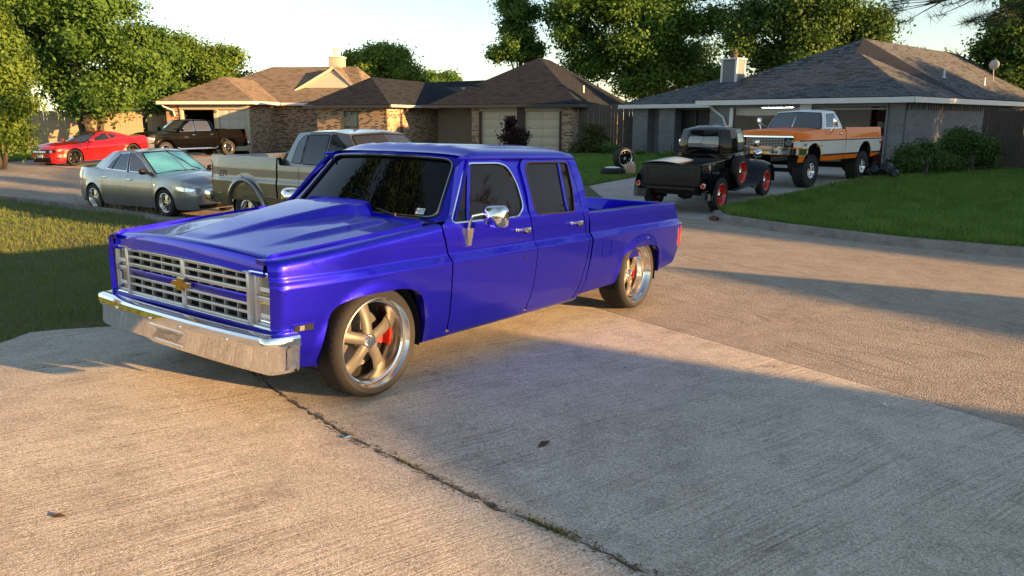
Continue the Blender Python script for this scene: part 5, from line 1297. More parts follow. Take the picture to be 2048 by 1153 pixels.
q = [(5.12, .26), (6.88, .26), (6.88, .74), (5.12, .74)]; go = cbf.glass(q, r=.10, off=.006).obj('back_window', m_seeglass, ford); cbf.trim(q, .03, off=.014, r=.10).obj('window_trim', m_blk, go)
cbf.glass([(-.85, .12), (.85, .12), (.85, .86), (-.85, .86)], r=.08).obj('windscreen', m_seeglass, ford)
bl = M()
for a in (0,): bl.tube([w.P(u, 1.055, .004) for u in np.linspace(U(-.86), 2*w.K-U(-.86), 40)], .012, 6)
bl.obj('belt_moulding', m_blk, ford)
# bed
bx0, bx1 = -1.86, -3.28
for sg in (1, -1):
    m = M().bbox(bx1, bx0, .585, .61, .56, .98, .008); m.bbox(bx1-.01, bx0, .575, .655, .965, 1.0, .014); m.bbox(bx1, bx0, .60, .625, .70, .73, .008)
    for x in (-2.2, -2.75, -3.2): m.bbox(x-.02, x+.02, .605, .63, .56, .97, .006)
    (m if sg > 0 else m.mir()).obj('bed_side', m_blk, ford)
M().box(bx1, bx0, -.59, .59, .60, .63).obj('bed_floor', m_dull, ford); M().bbox(bx0-.02, bx0+.01, -.60, .60, .58, .99, .008).obj('bed_front_wall', m_dull, ford)
tg = M().bbox(bx1-.035, bx1-.005, -.60, .60, .57, .98, .008)
tgo = tg.obj('tailgate', m_dull, ford)
rgd = rrect(-.52, .52, .63, .92, .02); panel(lambda y, z: (bx1-.040, -y, z), ring(rgd, -.015), [ring(rgd, .015)[::-1]], du=.3, dv=.3, thick=.012).obj('tailgate_rib', m_dull, tgo)
M().tube([(bx1-.02, -.64, .985), (bx1-.02, .64, .985)], .02, 8).obj('tailgate_roll', m_dull, tgo)
M().bbox(bx1-.10, bx1+.1, -.52, .52, .50, .56, .015).obj('rear_cross_member', m_dull, ford)
M().box(-3.2, .25, -.40, .40, .40, .52).obj('chassis', m_void, ford)
for x in (0, -WB): M().tube([(x, -.62, .345), (x, .62, .345)], .045, 10).obj('axle', m_dull, ford)
M().tube([(-WB-.4, .25, .34), (-3.3, .27, .33)], .035, 8).obj('exhaust_pipe', m_dull, ford); M().lathe([(0, -.15), (.10, -.13), (.14, 0), (.10, .13), (0, .15)], 14, o=(-WB, 0, .345)).obj('differential', m_dull, ford)
def fender(path, y0, y1, drop, name):
    n = len(path)
    def fn(a, v):
        i = min(int(a*(n-1)), n-2); f = a*(n-1)-i; x = lerp(path[i][0], path[i+1][0], f); z = lerp(path[i][1], path[i+1][1], f)
        x1, z1 = path[min(i+1, n-1)]; x0, z0 = path[max(i, 0)]; d = Vector((x1-x0, z1-z0)).normalized(); nx, nz = -d.y, d.x
        if nz < 0 and False: nx, nz = -nx, -nz
        k = drop*v**2.6; return (x-nx*k, lerp(y0, y1, v**.8), z-nz*k)
    return M().grid(fn, (n-1)*3, 10)
def smooth(path, it=3):
    for _ in range(it):
        q = [path[0]]
        for a, b in zip(path[:-1], path[1:]): q += [(.75*a[0]+.25*b[0], .75*a[1]+.25*b[1]), (.25*a[0]+.75*b[0], .25*a[1]+.75*b[1])]
        path = q+[path[-1]]
    return path
rf = smooth([(-WB-.56, .30), (-WB-.50, .58), (-WB-.27, .78), (-WB+.05, .80), (-WB+.34, .66), (-WB+.52, .44), (-WB+.60, .38)])
ff = smooth([(.44, .30), (.46, .52), (.32, .76), (.02, .83), (-.26, .76), (-.52, .56), (-.78, .40), (-.95, .375)])
for sg in (1, -1):
    m = fender(rf[::-1], .58, .86, .10, 'r'); (m if sg > 0 else m.mir()).obj('rear_fender', m_blk, ford)
    m = fender(ff[::-1], .28, .84, .10, 'f'); (m if sg > 0 else m.mir()).obj('front_fender', m_blk, ford)
    m = M().bbox(-WB+.58, -.80, .50, .85, .355, .385, .012); (m if sg > 0 else m.mir()).obj('running_board', m_dull, ford)
    m = M().bbox(-WB+.55, -.75, .50, .62, .37, .50, .012); (m if sg > 0 else m.mir()).obj('valance', m_blk, ford)
    m = M().lathe([(0, -.02), (.05, -.015), (.055, .01), (.04, .05), (0, .06)], 16, axis='X', o=(bx1-.08, .70, .60)); o = (m if sg > 0 else m.mir()).obj('tail_light', m_chrome, ford)
    m = M().lathe([(0, -.03), (.036, -.026), (.04, -.01)], 16, axis='X', o=(bx1-.08, .70, .60)); (m if sg > 0 else m.mir()).obj('tail_light_lens', m_redl, o)
    m = M().lathe([(0, .10), (.09, .09), (.10, .06), (.09, -.04), (.03, -.12), (0, -.13)], 18, axis='X', o=(.30, .44, .92)); m.tube([(.25, .44, .82), (.24, .40, .70)], .02, 8); (m if sg > 0 else m.mir()).obj('headlight', m_chrome, ford)
    m = M().bbox(-1.02, -.96, .78, .92, 1.18, 1.32, .02); m.tube([(-.95, .56, 1.14), (-.98, .80, 1.22)], .008, 6); (m if sg > 0 else m.mir()).obj('side_mirror', m_chrome, ford)
M().tube([(.52, -.62, .42), (.58, -.3, .42), (.58, .3, .42), (.52, .62, .42)], .03, 8).obj('front_bumper', m_chrome, ford)
wmf = dict(tyre=m_tyre, rim=m_redw, spoke=m_redw, disc=m_disc, black=m_void)
for x in (0, -WB):
    for sg in (1, -1):
        wo = wheel(ford, (x, sg*.70, .345), sg, wmf, Rt=.345, W=.155, Rr=.225, style='disc', dish=.05, tread='mud' if x < -1 else 'road', n=32)
        for ch in wo.children:
            if ch.name.startswith('hub_cap'): ch.data.materials[0] = m_chrome; ch.scale = (1.5, 1.02, 1.5)
        M().lathe([(.205, sg*.03), (.212, sg*.034), (.205, sg*.038)], 32).obj('wheel_stripe', m_redw, wo)
sp_ = wheel(ford, (-1.62, -.74, .70), -1, wmf, Rt=.345, W=.155, Rr=.225, style='disc', dish=.05, name='spare_wheel', n=32)
for ch in sp_.children:
    if ch.name.startswith('hub_cap'): ch.data.materials[0] = m_chrome; ch.scale = (1.5, 1.02, 1.5)
M().tube([(-1.62, -.60, .70), (-1.62, -.70, .70)], .05, 8).obj('spare_carrier', m_dull, ford)
# loose panel lying in the bed
sheet = vehicle('metal_panel', 'pale blue grey sheet metal panel lying across the vintage pickup bed', 'metal panel', ford.matrix_world @ Vector((-3.0, .22, .985)), hf, pit)
def shf(a, v): return (lerp(-.33, .42, a), lerp(-.36, .40, v), .02+.055*math.sin(math.pi*v)*(.6+.4*a)+.012)
M().grid(shf, 8, 14).obj('skin', mat('pale_sheet_metal', (.34, .44, .54), .35, .1, var=.1, vs=4), sheet)
M().bbox(-.33, .42, -.37, .41, .0, .02, .006).obj('frame', m_dull, sheet)
# ================================================================ houses
def slope_uv(o):
    me = o.data; uv = me.uv_layers.new(name='uv')
    for p in me.polygons:
        n = p.normal; h = Vector((0, 0, 1)).cross(n)
        h = h.normalized() if h.length > 1e-4 else Vector((1, 0, 0)); s_ = n.cross(h)
        for li in p.loop_indices:
            c = me.vertices[me.loops[li].vertex_index].co; uv.data[li].uv = (c.dot(h), c.dot(s_))
    return o
def brickmat(name, c1, c2, dark, mortar, bw=.205, bh=.067, ms=.010, dk=.25, rough=.85, bump=.5, offset=.5):
    m = bpy.data.materials.new(name); m.use_nodes = True; t = m.node_tree; p = t.nodes['Principled BSDF']
    uv = t.nodes.new('ShaderNodeUVMap'); uv.uv_map = 'uv'
    b = t.nodes.new('ShaderNodeTexBrick'); t.links.new(uv.outputs[0], b.inputs['Vector']); b.inputs['Scale'].default_value = 1; b.offset = offset
    b.inputs['Brick Width'].default_value = bw; b.inputs['Row Height'].default_value = bh; b.inputs['Mortar Size'].default_value = ms; b.inputs['Mortar Smooth'].default_value = .3; b.inputs['Bias'].default_value = -.1
    b.inputs['Color1'].default_value = (*c1, 1); b.inputs['Color2'].default_value = (*c2, 1); b.inputs['Mortar'].default_value = (*mortar, 1)
    b2 = t.nodes.new('ShaderNodeTexBrick'); t.links.new(uv.outputs[0], b2.inputs['Vector']); b2.inputs['Scale'].default_value = 1; b2.offset = offset
    b2.inputs['Brick Width'].default_value = bw; b2.inputs['Row Height'].default_value = bh; b2.inputs['Mortar Size'].default_value = ms; b2.inputs['Bias'].default_value = 0
    b2.inputs['Color1'].default_value = (0, 0, 0, 1); b2.inputs['Color2'].default_value = (1, 1, 1, 1); b2.inputs['Mortar'].default_value = (1, 1, 1, 1)
    msk = ramp(t, b2.outputs['Color'], (dk*.9, 1.), (dk, 0.))
    c = mixc(t, b.outputs['Color'], dark, msk)
    # mortar stays mortar
    c = mixc(t, c, mortar, b.outputs['Fac'])
    nz = noise_node(t, uv.outputs[0], 3, 5, .6); c = mixc(t, c, ramp(t, nz, (.3, .40), (.7, .58)), .6, 'OVERLAY')
    t.links.new(c, p.inputs['Base Color']); p.inputs['Roughness'].default_value = rough; p.inputs['Specular IOR Level'].default_value = .2
    bp = t.nodes.new('ShaderNodeBump'); bp.inputs['Strength'].default_value = bump; bp.inputs['Distance'].default_value = .012; bp.invert = True
    t.links.new(b.outputs['Fac'], bp.inputs['Height']); t.links.new(bp.outputs[0], p.inputs['Normal'])
    MATS[name] = m
    return m
m_brickA = brickmat('mixed_tan_brick', (.46, .33, .20), (.36, .22, .13), (.06, .035, .025), (.46, .39, .30), dk=.36)
m_brickB = brickmat('brown_brick', (.36, .21, .12), (.46, .30, .18), (.07, .035, .025), (.40, .33, .25), dk=.36)
m_brickG = brickmat('grey_painted_brick', (.205, .21, .225), (.19, .195, .21), (.175, .18, .195), (.18, .185, .197), dk=.3, bump=.4, bw=.40, bh=.10)
m_shA = brickmat('charcoal_shingles', (.017, .021, .029), (.026, .031, .041), (.012, .015, .021), (.010, .012, .016), bw=.30, bh=.14, ms=.012, dk=.3, bump=.7, rough=.95, offset=.37)
m_shG = brickmat('grey_shingles', (.095, .102, .11), (.135, .143, .15), (.06, .064, .07), (.036, .038, .042), bw=.32, bh=.145, ms=.016, dk=.25, bump=.9, rough=.95, offset=.37)
m_shB = brickmat('brown_shingles', (.20, .155, .11), (.26, .21, .155), (.14, .11, .08), (.10, .08, .06), bw=.30, bh=.14, ms=.012, dk=.2, bump=.6, rough=.95, offset=.37)
m_fasw = mat('white_fascia', (.66, .66, .65), .5, var=.06, vs=2)
m_fasd = mat('dark_fascia', (.045, .045, .048), .6)
m_gry = mat('grey_siding', (.17, .175, .185), .7, var=.08, vs=2)
m_beige = mat('beige_siding', (.40, .35, .27), .7, var=.08, vs=2)
m_cream = mat('cream_door_paint', (.52, .45, .33), .5, var=.05, vs=2)
m_creamD = mat('pale_garage_paint', (.50, .48, .42), .55, var=.06, vs=2)
m_soff = mat('soffit', (.45, .44, .42), .7)
m_garin = mat('garage_plaster', (.62, .62, .60), .8, var=.08, vs=1)
m_pane = mat('window_pane', (.025, .03, .035), .05, spec=.7)
m_screen = mat('dark_solar_screen', (.012, .013, .015), .6)
m_curt = mat('pale_curtain', (.35, .40, .33), .8, var=.25, vs=6)
m_wood = mat('weathered_wood', (.145, .125, .105), .85, c2=(.085, .072, .06), vs=3, bump=.5, bs=14)
m_woodl = mat('sunlit_cedar', (.46, .36, .25), .85, c2=(.33, .25, .165), vs=3, bump=.5, bs=14)
m_woodd = mat('old_dark_wood', (.085, .068, .055), .9, c2=(.05, .04, .033), vs=3, bump=.5, bs=14)
def house(name, label, E, N, z0):
    """local X to the right along the front, Y into the house, origin at the front right eave corner on the ground"""
    o = thing(name, label, 'house'); X = bv(N-90); Y = -bv(N)
    mt = Matrix((X, Y, Vector((0, 0, 1)))).transposed().to_4x4(); mt.translation = Vector((E[0], E[1], z0)); o.matrix_world = mt
    return o
def wallx(x0, x1, y, z0, z1, holes=(), t=.14):            # wall facing the street (-Y)
    return panel(lambda u, v: (u, y, v), [(x0, z0), (x1, z0), (x1, z1), (x0, z1)], [[(a, c), (a, d), (b, d), (b, c)] for a, b, c, d in holes], du=9, dv=9, thick=t, out=1)
def wally(y0, y1, x, z0, z1, holes=(), t=.14, face=1):    # wall facing +X (face=1) or -X
    return panel(lambda u, v: (x, u, v), [(y0, z0), (y1, z0), (y1, z1), (y0, z1)], [[(a, c), (a, d), (b, d), (b, c)] for a, b, c, d in holes], du=9, dv=9, thick=t, out=face)
def poly_roof(faces, th=.0):
    m = M()
    for f in faces: m.poly(f)
    return m
def roofobj(faces, name, ma, root):
    return slope_uv(poly_roof(faces).obj(name, ma, root, smooth=False))
def fascia(pts, h, ma, root, t=.025, dz=-.02):
    """one board per eave edge, each butted to the next"""
    for a, b in zip(pts[:-1], pts[1:]):
        a, b = Vector(a), Vector(b); d = (b-a).normalized(); n = Vector((d.y, -d.x, 0)).normalized(); a = a+d*.001; b = b-d*.001
        M().prism([a+Vector((0, 0, dz)), b+Vector((0, 0, dz)), b+Vector((0, 0, dz-h)), a+Vector((0, 0, dz-h))], (0, 0, 0), n*t).obj('fascia', ma, root, smooth=False)
def hip(x0, x1, y0, y1, ze, rise, run=None):
    """hip roof over a rectangle (ridge along the longer side); run: setback of the front and back hips"""
    w_, d_ = x1-x0, y1-y0; A, B, C_, D = (x0, y0, ze), (x1, y0, ze), (x1, y1, ze), (x0, y1, ze)
    if w_ <= d_:
        r = run or w_/2; P, Q = ((x0+x1)/2, y0+r, ze+rise), ((x0+x1)/2, y1-r, ze+rise)
        return [[A, B, P], [B, C_, Q, P], [C_, D, Q], [D, A, P, Q]]
    r = run or d_/2; P, Q = (x0+r, (y0+y1)/2, ze+rise), (x1-r, (y0+y1)/2, ze+rise)
    return [[A, B, Q, P], [B, C_, Q], [C_, D, P, Q], [D, A, P]]
def garage_door(x0, x1, y, z0, z1, root, ma, rows=4, colsn=4):
    gd = M().box(x0, x1, y+.02, y+.05, z0, z1).obj('garage_door', ma, root)
    h = (z1-z0)/rows
    for r in range(rows):
        for c in range(colsn):
            wq = (x1-x0)/colsn; M().bbox(x0+c*wq+.012, x0+(c+1)*wq-.012, y-.0, y+.03, z0+r*h+.008, z0+(r+1)*h-.008, .006).obj('door_panel', ma, gd)
    return gd
def downspout(pts, root, ma): M().tube(pts, .042, 6).obj('downspout', ma, root)

# ---- grey house, number 408
E = pz(1830, 192, 2.55); z0 = .13
h4 = house('grey_brick_house', 'grey painted brick house with open double garage and white fascia', (E.x, E.y), 227, z0)
ze = 2.55-z0; zw = ze-.10
gl, gm1, gm2, gr_ = -6.35, -3.72, -3.42, -.93
slope_uv(wallx(-7.35, -.38, .40, -.3, zw, [(gl, gm1, -.299, 2.13), (gm2, gr_, -.299, 2.13)]).obj('front_wall', m_brickG, h4, smooth=False))
slope_uv(wally(.402, 15, -.38, -.3, zw).obj('side_wall', m_brickG, h4, smooth=False))
slope_uv(wally(.402, 4.6, -7.35, -.3, zw, face=-1).obj('side_wall', m_brickG, h4, smooth=False))
M().box(gl-.12, gr_+.03, .352, .392, 2.13, 2.42).obj('garage_header', m_gry, h4)
for a, b in ((gl-.14, gl), (gm1, gm2), (gr_, gr_+.06)): M().bbox(a, b, .345, .398, -.2, 2.13, .004).obj('door_frame', m_fasw if a < -6 else m_gry, h4)
M().bbox(gm1-.06, gm2+.06, .30, .342, 2.02, 2.32, .006).obj('opener_box', m_fasw, h4)
# raised doors rolled under the ceiling, garage room
for a, b in ((gl, gm1), (gm2, gr_)):
    for k in range(3): M().bbox(a+.02, b-.02, .60+k*.55, 1.13+k*.55, 2.04, 2.08, .004).obj('raised_door_panel', m_creamD, h4)
M().bbox(gl+.02, gm1-.02, .50, .55, 1.86, 2.12, .006).obj('raised_door_panel', m_creamD, h4)
gi = M(); gi.quad((-7.2, 6.6, -.3), (-.5, 6.6, -.3), (-.5, 6.6, 2.3), (-7.2, 6.6, 2.3)); gi.quad((-7.2, .56, 2.3), (-.55, .56, 2.3), (-.55, 6.6, 2.3), (-7.2, 6.6, 2.3)); gi.quad((-7.2, .56, -.3), (-7.2, 6.6, -.3), (-7.2, 6.6, 2.3), (-7.2, .56, 2.3)); gi.quad((-.55, .56, -.3), (-.55, 6.6, -.3), (-.55, 6.6, 2.3), (-.55, .56, 2.3))
gi.obj('garage_room', m_garin, h4, smooth=False)
M().box(-7.2, -.55, .55, 6.6, -.06, .0).obj('garage_floor', m_fdrive, h4)
m_shelf = mat('dark_shelving', (.05, .035, .03), .8, var=.4, vs=5)
shv = thing('storage_shelf', 'dark shelving full of boxes at the back of the grey garage', 'shelf', h4.matrix_world @ Vector((-2.2, 6.0, 0)), -R(227-180))
for z in (.0, .55, 1.1, 1.65, 2.1): M().box(-1.4, 1.4, -.3, .3, z, z+.04).obj('board', m_shelf, shv)
for x in (-1.38, 1.34): M().box(x, x+.04, -.3, .3, 0, 2.2).obj('upright', m_shelf, shv)
rb = random.Random(5); bpy.context.view_layer.update(); nbx = 0
for z in (.04, .59, 1.14, 1.69):
    for ib, (cn, cc) in enumerate((('maroon', (.10, .02, .02)), ('black', (.02, .02, .022)), ('brown', (.16, .10, .05)), ('navy', (.02, .035, .09)))):
        x = -1.25+ib*.62+rb.uniform(0, .08); wq = rb.uniform(.35, .5); hq = rb.uniform(.25, .42)
        bxo = thing('storage_box', '%s storage box on the %s board of the garage shelving' % (cn, {.04: 'lowest', .59: 'second', 1.14: 'third', 1.69: 'top'}[z]), 'box', group='boxes on the garage shelving'); bxo.matrix_world = shv.matrix_world @ Matrix.Translation((x, -.2, z))
        mb_ = mat('box_'+cn, cc, .7); M().bbox(0, wq, 0, .36, 0, hq*.85, .01).obj('tub', mb_, bxo); M().bbox(-.01, wq+.01, -.01, .37, hq*.85, hq, .01).obj('lid', mb_, bxo)
lamp = thing('tube_lamp', 'lit fluorescent tube lamp on the grey garage ceiling', 'lamp', h4.matrix_world @ Vector((-5.45, 1.9, 2.18)), -R(227-180))
M().bbox(-.62, .62, -.07, .07, 0, .06, .01).obj('housing', m_fasw, lamp)
m_tube = mat('lit_tube', (1, .97, .92), .4, emit=9)
for y in (-.03, .03): M().tube([(-.6, y, -.02), (.6, y, -.02)], .02, 8).obj('tube', m_tube, lamp)
# number plate 408
pl = M().bbox(-6.17, -5.72, .325, .345, 2.21, 2.36, .004).obj('number_sign', mat('sign_grey', (.30, .31, .32), .6), h4)
text('number', '408', .15, pl, basis((-5.92, .322, 2.285), (1, 0, 0), (0, 0, 1)), m_ink, .003)
# recessed wing with dark window between two piers
wy = 4.6
slope_uv(wallx(-13.9, -7.45, wy, -.3, zw, [(-11.75, -9.75, .62, 2.12)]).obj('wing_wall', m_brickG, h4, smooth=False))
slope_uv(wally(wy+.002, 11, -13.9, -.3, zw, face=-1).obj('side_wall', m_brickG, h4, smooth=False))
for x in (-13.85, -12.35, -9.55): slope_uv(M().bbox(x, x+.85, wy-.55, wy-.01, -.3, zw-.02, .006).obj('pier', m_brickG, h4, smooth=False))
wn = M().box(-11.75, -9.75, wy+.04, wy+.08, .62, 2.12).obj('window', m_screen, h4)
for a, b, c, d in ((-11.78, -11.70, .60, 2.14), (-9.80, -9.72, .60, 2.14), (-10.78, -10.72, .62, 2.12)): M().bbox(a, b, wy-.03, wy+.03, c, d, .004).obj('window_frame', m_fasd, wn)
M().bbox(-11.85, -9.65, wy-.08, wy+.0, .54, .60, .006).obj('window_sill', m_gry, wn)
M().bbox(-8.9, -8.0, wy-.03, wy-.004, -.1, 2.05, .01).obj('front_door', m_gry, h4)
# roof: front hip, taller roof behind with a thin step between them, wing hip, soffits
F1 = hip(-7.73, 0, 0, 15, ze, 1.77, 4.7)
roofobj(F1, 'roof', m_shG, h4)
yb, yr = 4.75, 15.4; A, P, B = (.0, 0), (-3.85, 2.27), (-13.6, .42)
roofobj([[(A[0], yb, ze+A[1]+.02), (A[0], yr, ze+A[1]+.02), (P[0], yr, ze+P[1]), (P[0], yb+.3, ze+P[1])], [(P[0], yb+.3, ze+P[1]), (P[0], yr, ze+P[1]), (B[0], yr, ze+B[1]), (B[0], yb+3.2, ze+B[1])],
         [(P[0], yb+.3, ze+P[1]), (B[0], yb+3.2, ze+B[1]), (B[0], yb+1.2, ze-.1), (-7.4, 2.9, ze+.05), (-3.87, 4.2, ze+1.45)]], 'main_roof', m_shG, h4)
M().poly([(A[0], yb, ze+.02), (P[0], yb+.3, ze+P[1]), (-3.87, 4.2, ze+1.45), (-2, yb-.2, ze+.2)]).obj('gablet', m_fasd, h4, smooth=False)  # dark colour stands in for the shade at the roof step
roofobj(hip(-14.5, -6.8, 3.75, 11.5, ze-.02, 1.25, 3.2), 'wing_roof', m_shG, h4)
fascia([(-7.73, 0, ze), (0, 0, ze), (0, 15.4, ze)], .17, m_fasw, h4); fascia([(-14.5, 3.75, ze-.02), (-6.8, 3.75, ze-.02)], .17, m_fasw, h4); fascia([(-7.73, 4.6, ze), (-7.73, 0, ze)], .17, m_fasw, h4)
fascia([(-14.5, 11.5, ze-.02), (-14.5, 3.75, ze-.02)], .17, m_fasw, h4)
so = M(); so.quad((-7.72, .01, ze-.17), (-.01, .01, ze-.17), (-.01, .42, ze-.17), (-7.72, .42, ze-.17)); so.quad((-.42, .42, ze-.17), (-.01, .42, ze-.17), (-.01, 15, ze-.17), (-.42, 15, ze-.17)); so.quad((-14.4, 3.77, ze-.19), (-6.9, 3.77, ze-.19), (-6.9, 4.62, ze-.19), (-14.4, 4.62, ze-.19)); so.obj('soffit', m_soff, h4, smooth=False)
for k in range(46): M().bbox(-.375, -.35, .6+k*.24, .72+k*.24, zw-.30, zw-.02, .004).obj('soldier_brick', m_brickG if k % 2 else m_gry, h4)
downspout([(-7.35, .30, ze-.15), (-7.2, .34, ze-.32), (-6.75, .34, ze-.62), (-6.62, .34, ze-.9), (-6.62, .34, .05)], h4, m_fasw)
CX = -.85
ch = M().bbox(-9.75+CX, -9.0+CX, 6.2, 6.9, ze+.4, ze+1.9, .01).obj('chimney', m_gry, h4)
for x in (-9.78+CX, -9.07+CX): M().bbox(x, x+.10, 6.17, 6.27, ze+.4, ze+1.91, .004).obj('corner_board', m_fasw, ch)
M().bbox(-9.07+CX, -8.97+CX, 6.83, 6.93, ze+.4, ze+1.91, .004).obj('corner_board', m_fasw, ch)
M().bbox(-9.82+CX, -8.93+CX, 6.13, 6.97, ze+1.9, ze+1.96, .01).obj('chimney_cap', m_fasw, ch); M().lathe([(.16, 0), (.16, .22), (.21, .25), (.0, .33)], 14, axis='Z', o=(-9.37+CX, 6.55, ze+1.96)).obj('flue', m_woodd, ch)
for (x, y) in ((-1.3, 6.2), (-1.0, 9.8)):
    zz = ze+.02-x*.59; v = M().tube([(x, y, zz-.1), (x, y, zz+.30)], .04, 8).obj('vent_pipe', m_fasw, h4); M().lathe([(.10, zz), (.04, zz+.05)], 10, axis='Z', o=(x, y, 0)).obj('flashing', m_fasw, v)
dish = M().lathe([(0, .0), (.10, .012), (.17, .04), (.20, .07)], 18, axis='Y', o=(-1.5, 12.5, ze+1.55)); dish.tube([(-1.5, 12.5, ze+1.5), (-1.5, 12.7, ze+.85)], .02, 6); dish.obj('satellite_dish', m_soff, h4)

# ---- dark-roofed tan brick house, number 410
E2 = Vector((2.75, 37.0, 0)); z1 = .18
h5 = house('tan_brick_house', 'tan brick house with charcoal roof and two cream garage doors', (E2.x, E2.y), 200, z1)
ze = 2.58-z1; zw = ze-.08
d0, d1_, d2_, d3 = -4.72, -2.80, -2.42, -.62
GL = -5.25
slope_uv(wallx(GL, -.02, .45, -.3, zw, [(d0, d1_, -.299, 2.06), (d2_, d3, -.299, 2.06)]).obj('front_wall', m_brickA, h5, smooth=False))
slope_uv(wally(.452, 12, -.02, -.3, zw).obj('side_wall', m_brickA, h5, smooth=False)); slope_uv(wally(.452, 4.3, GL, -.3, zw, face=-1).obj('side_wall', m_brickA, h5, smooth=False))
garage_door(d0, d1_, .50, -.05, 2.06, h5, m_cream, 5, 2); garage_door(d2_, d3, .50, -.05, 2.06, h5, m_cream, 5, 2)
M().box(d0-.10, d3+.05, .40, .44, 2.06, 2.33).obj('garage_header', m_beige, h5)
for a, b in ((d0-.12, d0+.01), (d1_-.01, d2_+.01), (d3-.02, d3+.08)): M().bbox(a, b, .395, .448, -.1, 2.05, .004).obj('door_frame', mat('brown_trim', (.05, .03, .022), .7), h5)
M().bbox(-2.80, -2.42, .36, .394, 2.0, 2.32, .01).obj('basketball_mount', m_fasd, h5)
text('number', '410', .17, h5, basis((-4.55, .395, 2.20), (1, 0, 0), (0, 0, 1)), m_ink, .003)
for x in (-4.9, -.75):
    M().bbox(x, x+.45, .30, .38, 2.40, 2.47, .01).obj('wall_lamp', m_fasw, h5)
# entry, side wall and projecting left wing
wl = -13.0
slope_uv(wallx(-9.5, GL, 4.3, -.3, zw).obj('entry_wall', m_beige, h5, smooth=False)); M().bbox(-6.5, -5.6, 4.24, 4.296, -.1, 2.05, .01).obj('front_door', m_beige, h5)
slope_uv(wally(-1.6, 4.3, -8.95, -.3, zw).obj('side_wall', m_brickA, h5, smooth=False))
slope_uv(wallx(wl, -8.95, -1.6, -.3, zw, [(-11.35, -10.55, .55, 2.05)]).obj('wing_wall', m_brickA, h5, smooth=False)); slope_uv(wally(-1.598, 8, wl, -.3, zw, face=-1).obj('side_wall', m_brickA, h5, smooth=False))
wn = M().box(-11.35, -10.55, -1.53, -1.50, .55, 2.05).obj('window', m_curt, h5)
for a, b, c, d in ((-11.38, -11.32, .53, 2.08), (-10.58, -10.52, .53, 2.08), (-10.97, -10.93, .55, 2.05), (-11.35, -10.55, 1.28, 1.33), (-11.38, -10.52, 2.04, 2.09)): M().bbox(a, b, -1.63, -1.58, c, d, .004).obj('window_frame', m_fasd, wn)
for k in range(5): x = -11.27+k*.16; M().box(x-.006, x+.006, -1.62, -1.605, .56, 2.04).obj('window_bar', m_fasd, wn)
M().box(-11.35, -10.55, -1.56, -1.54, .55, .92).obj('lower_screen', m_screen, wn)
roofobj(hip(GL-2.2, .45, 0, 14, ze, 2.6, 6.0), 'roof', m_shA, h5)
roofobj(hip(wl-.45, -8.5, -2.05, 9.5, ze-.02, 1.45, 2.6), 'wing_roof', m_shA, h5)
roofobj([[(-11, 3.2, ze-.02), (-4.5, 3.2, ze-.02), (-4.5, 7, ze+1.55), (-11, 7, ze+1.43)], [(-11, 7, ze+1.43), (-4.5, 7, ze+1.55), (-4.5, 11, ze), (-11, 11, ze)]], 'link_roof', m_shA, h5)
# small entry gable
roofobj([[(-8.1, 3.6, ze+1.0), (-5.2, 2.0, ze+1.02), (-6.0, 4.8, ze+1.1)], [(-8.1, 3.6, ze+.98), (-6.4, 2.6, ze+.35), (-5.2, 2.0, ze+1.0)]], 'entry_gable', m_fasd, h5)
M().poly([(-6.9, 2.9, ze+.93), (-6.35, 2.62, ze+.40), (-5.6, 2.3, ze+.93)]).obj('gable_wall', m_beige, h5, smooth=False)
fascia([(GL-2.6, 0, ze), (.45, 0, ze), (.45, 13, ze)], .15, m_fasd, h5); fascia([(wl-.45, -2.05, ze-.02), (-8.5, -2.05, ze-.02)], .15, m_fasd, h5)
M().prism([(-8.47, -2.05, ze-.03), (-8.47, 3.3, ze-.03), (-8.47, 3.3, ze-.15), (-8.47, -2.05, ze-.15)], (0, 0, 0), (.06, 0, 0)).obj('gutter', m_soff, h5, smooth=False)
so = M(); so.quad((GL-2.5, .02, ze-.15), (.43, .02, ze-.15), (.43, .47, ze-.15), (GL-2.5, .47, ze-.15)); so.quad((0, .47, ze-.15), (.43, .47, ze-.15), (.43, 12.9, ze-.15), (0, 12.9, ze-.15)); so.quad((wl-.4, -2.03, ze-.17), (-8.5, -2.03, ze-.17), (-8.5, -1.58, ze-.17), (wl-.4, -1.58, ze-.17)); so.quad((-8.96, -1.58, ze-.17), (-8.5, -1.58, ze-.17), (-8.5, 3.2, ze-.17), (-8.96, 3.2, ze-.17)); so.obj('soffit', m_beige, h5, smooth=False)
downspout([(-8.5, -.2, ze-.12), (-8.55, -.2, ze-.3), (-8.85, -.2, ze-.45), (-8.88, -.2, .1)], h5, mat('brown_pipe', (.10, .055, .035), .6))
M().tube([(-.55, 4.5, ze+.3), (-.55, 4.5, ze+1.0)], .05, 8).obj('vent_pipe', m_fasw, h5)

# ---- brown brick house with the black pickup in front
E3 = Vector((-14.55, 44.0, 0)); z2 = .12
h6 = house('brown_brick_house', 'brown brick house with tan roof, cream gable and chimney', (E3.x, E3.y), 184, z2); h6.scale = (1.09, 1.09, 1.06)
ze = 2.72-z2; zw = ze-.10
slope_uv(wallx(-4.75, -.45, .45, -.3, zw, [(-4.05, -2.35, -.299, 2.12), (-2.10, -.60, -.299, 2.12)]).obj('front_wall', m_beige, h6, smooth=False))
slope_uv(wally(.452, 11, -.45, -.3, zw).obj('side_wall', m_brickB, h6, smooth=False)); slope_uv(wally(.452, 11, -4.75, -.3, zw, face=-1).obj('side_wall', m_brickB, h6, smooth=False))
slope_uv(M().bbox(-4.95, -4.2, .44, .8, -.3, zw, .01).obj('pier', m_brickB, h6, smooth=False))
garage_door(-2.10, -.60, .50, -.05, 2.12, h6, m_creamD, 4, 3)
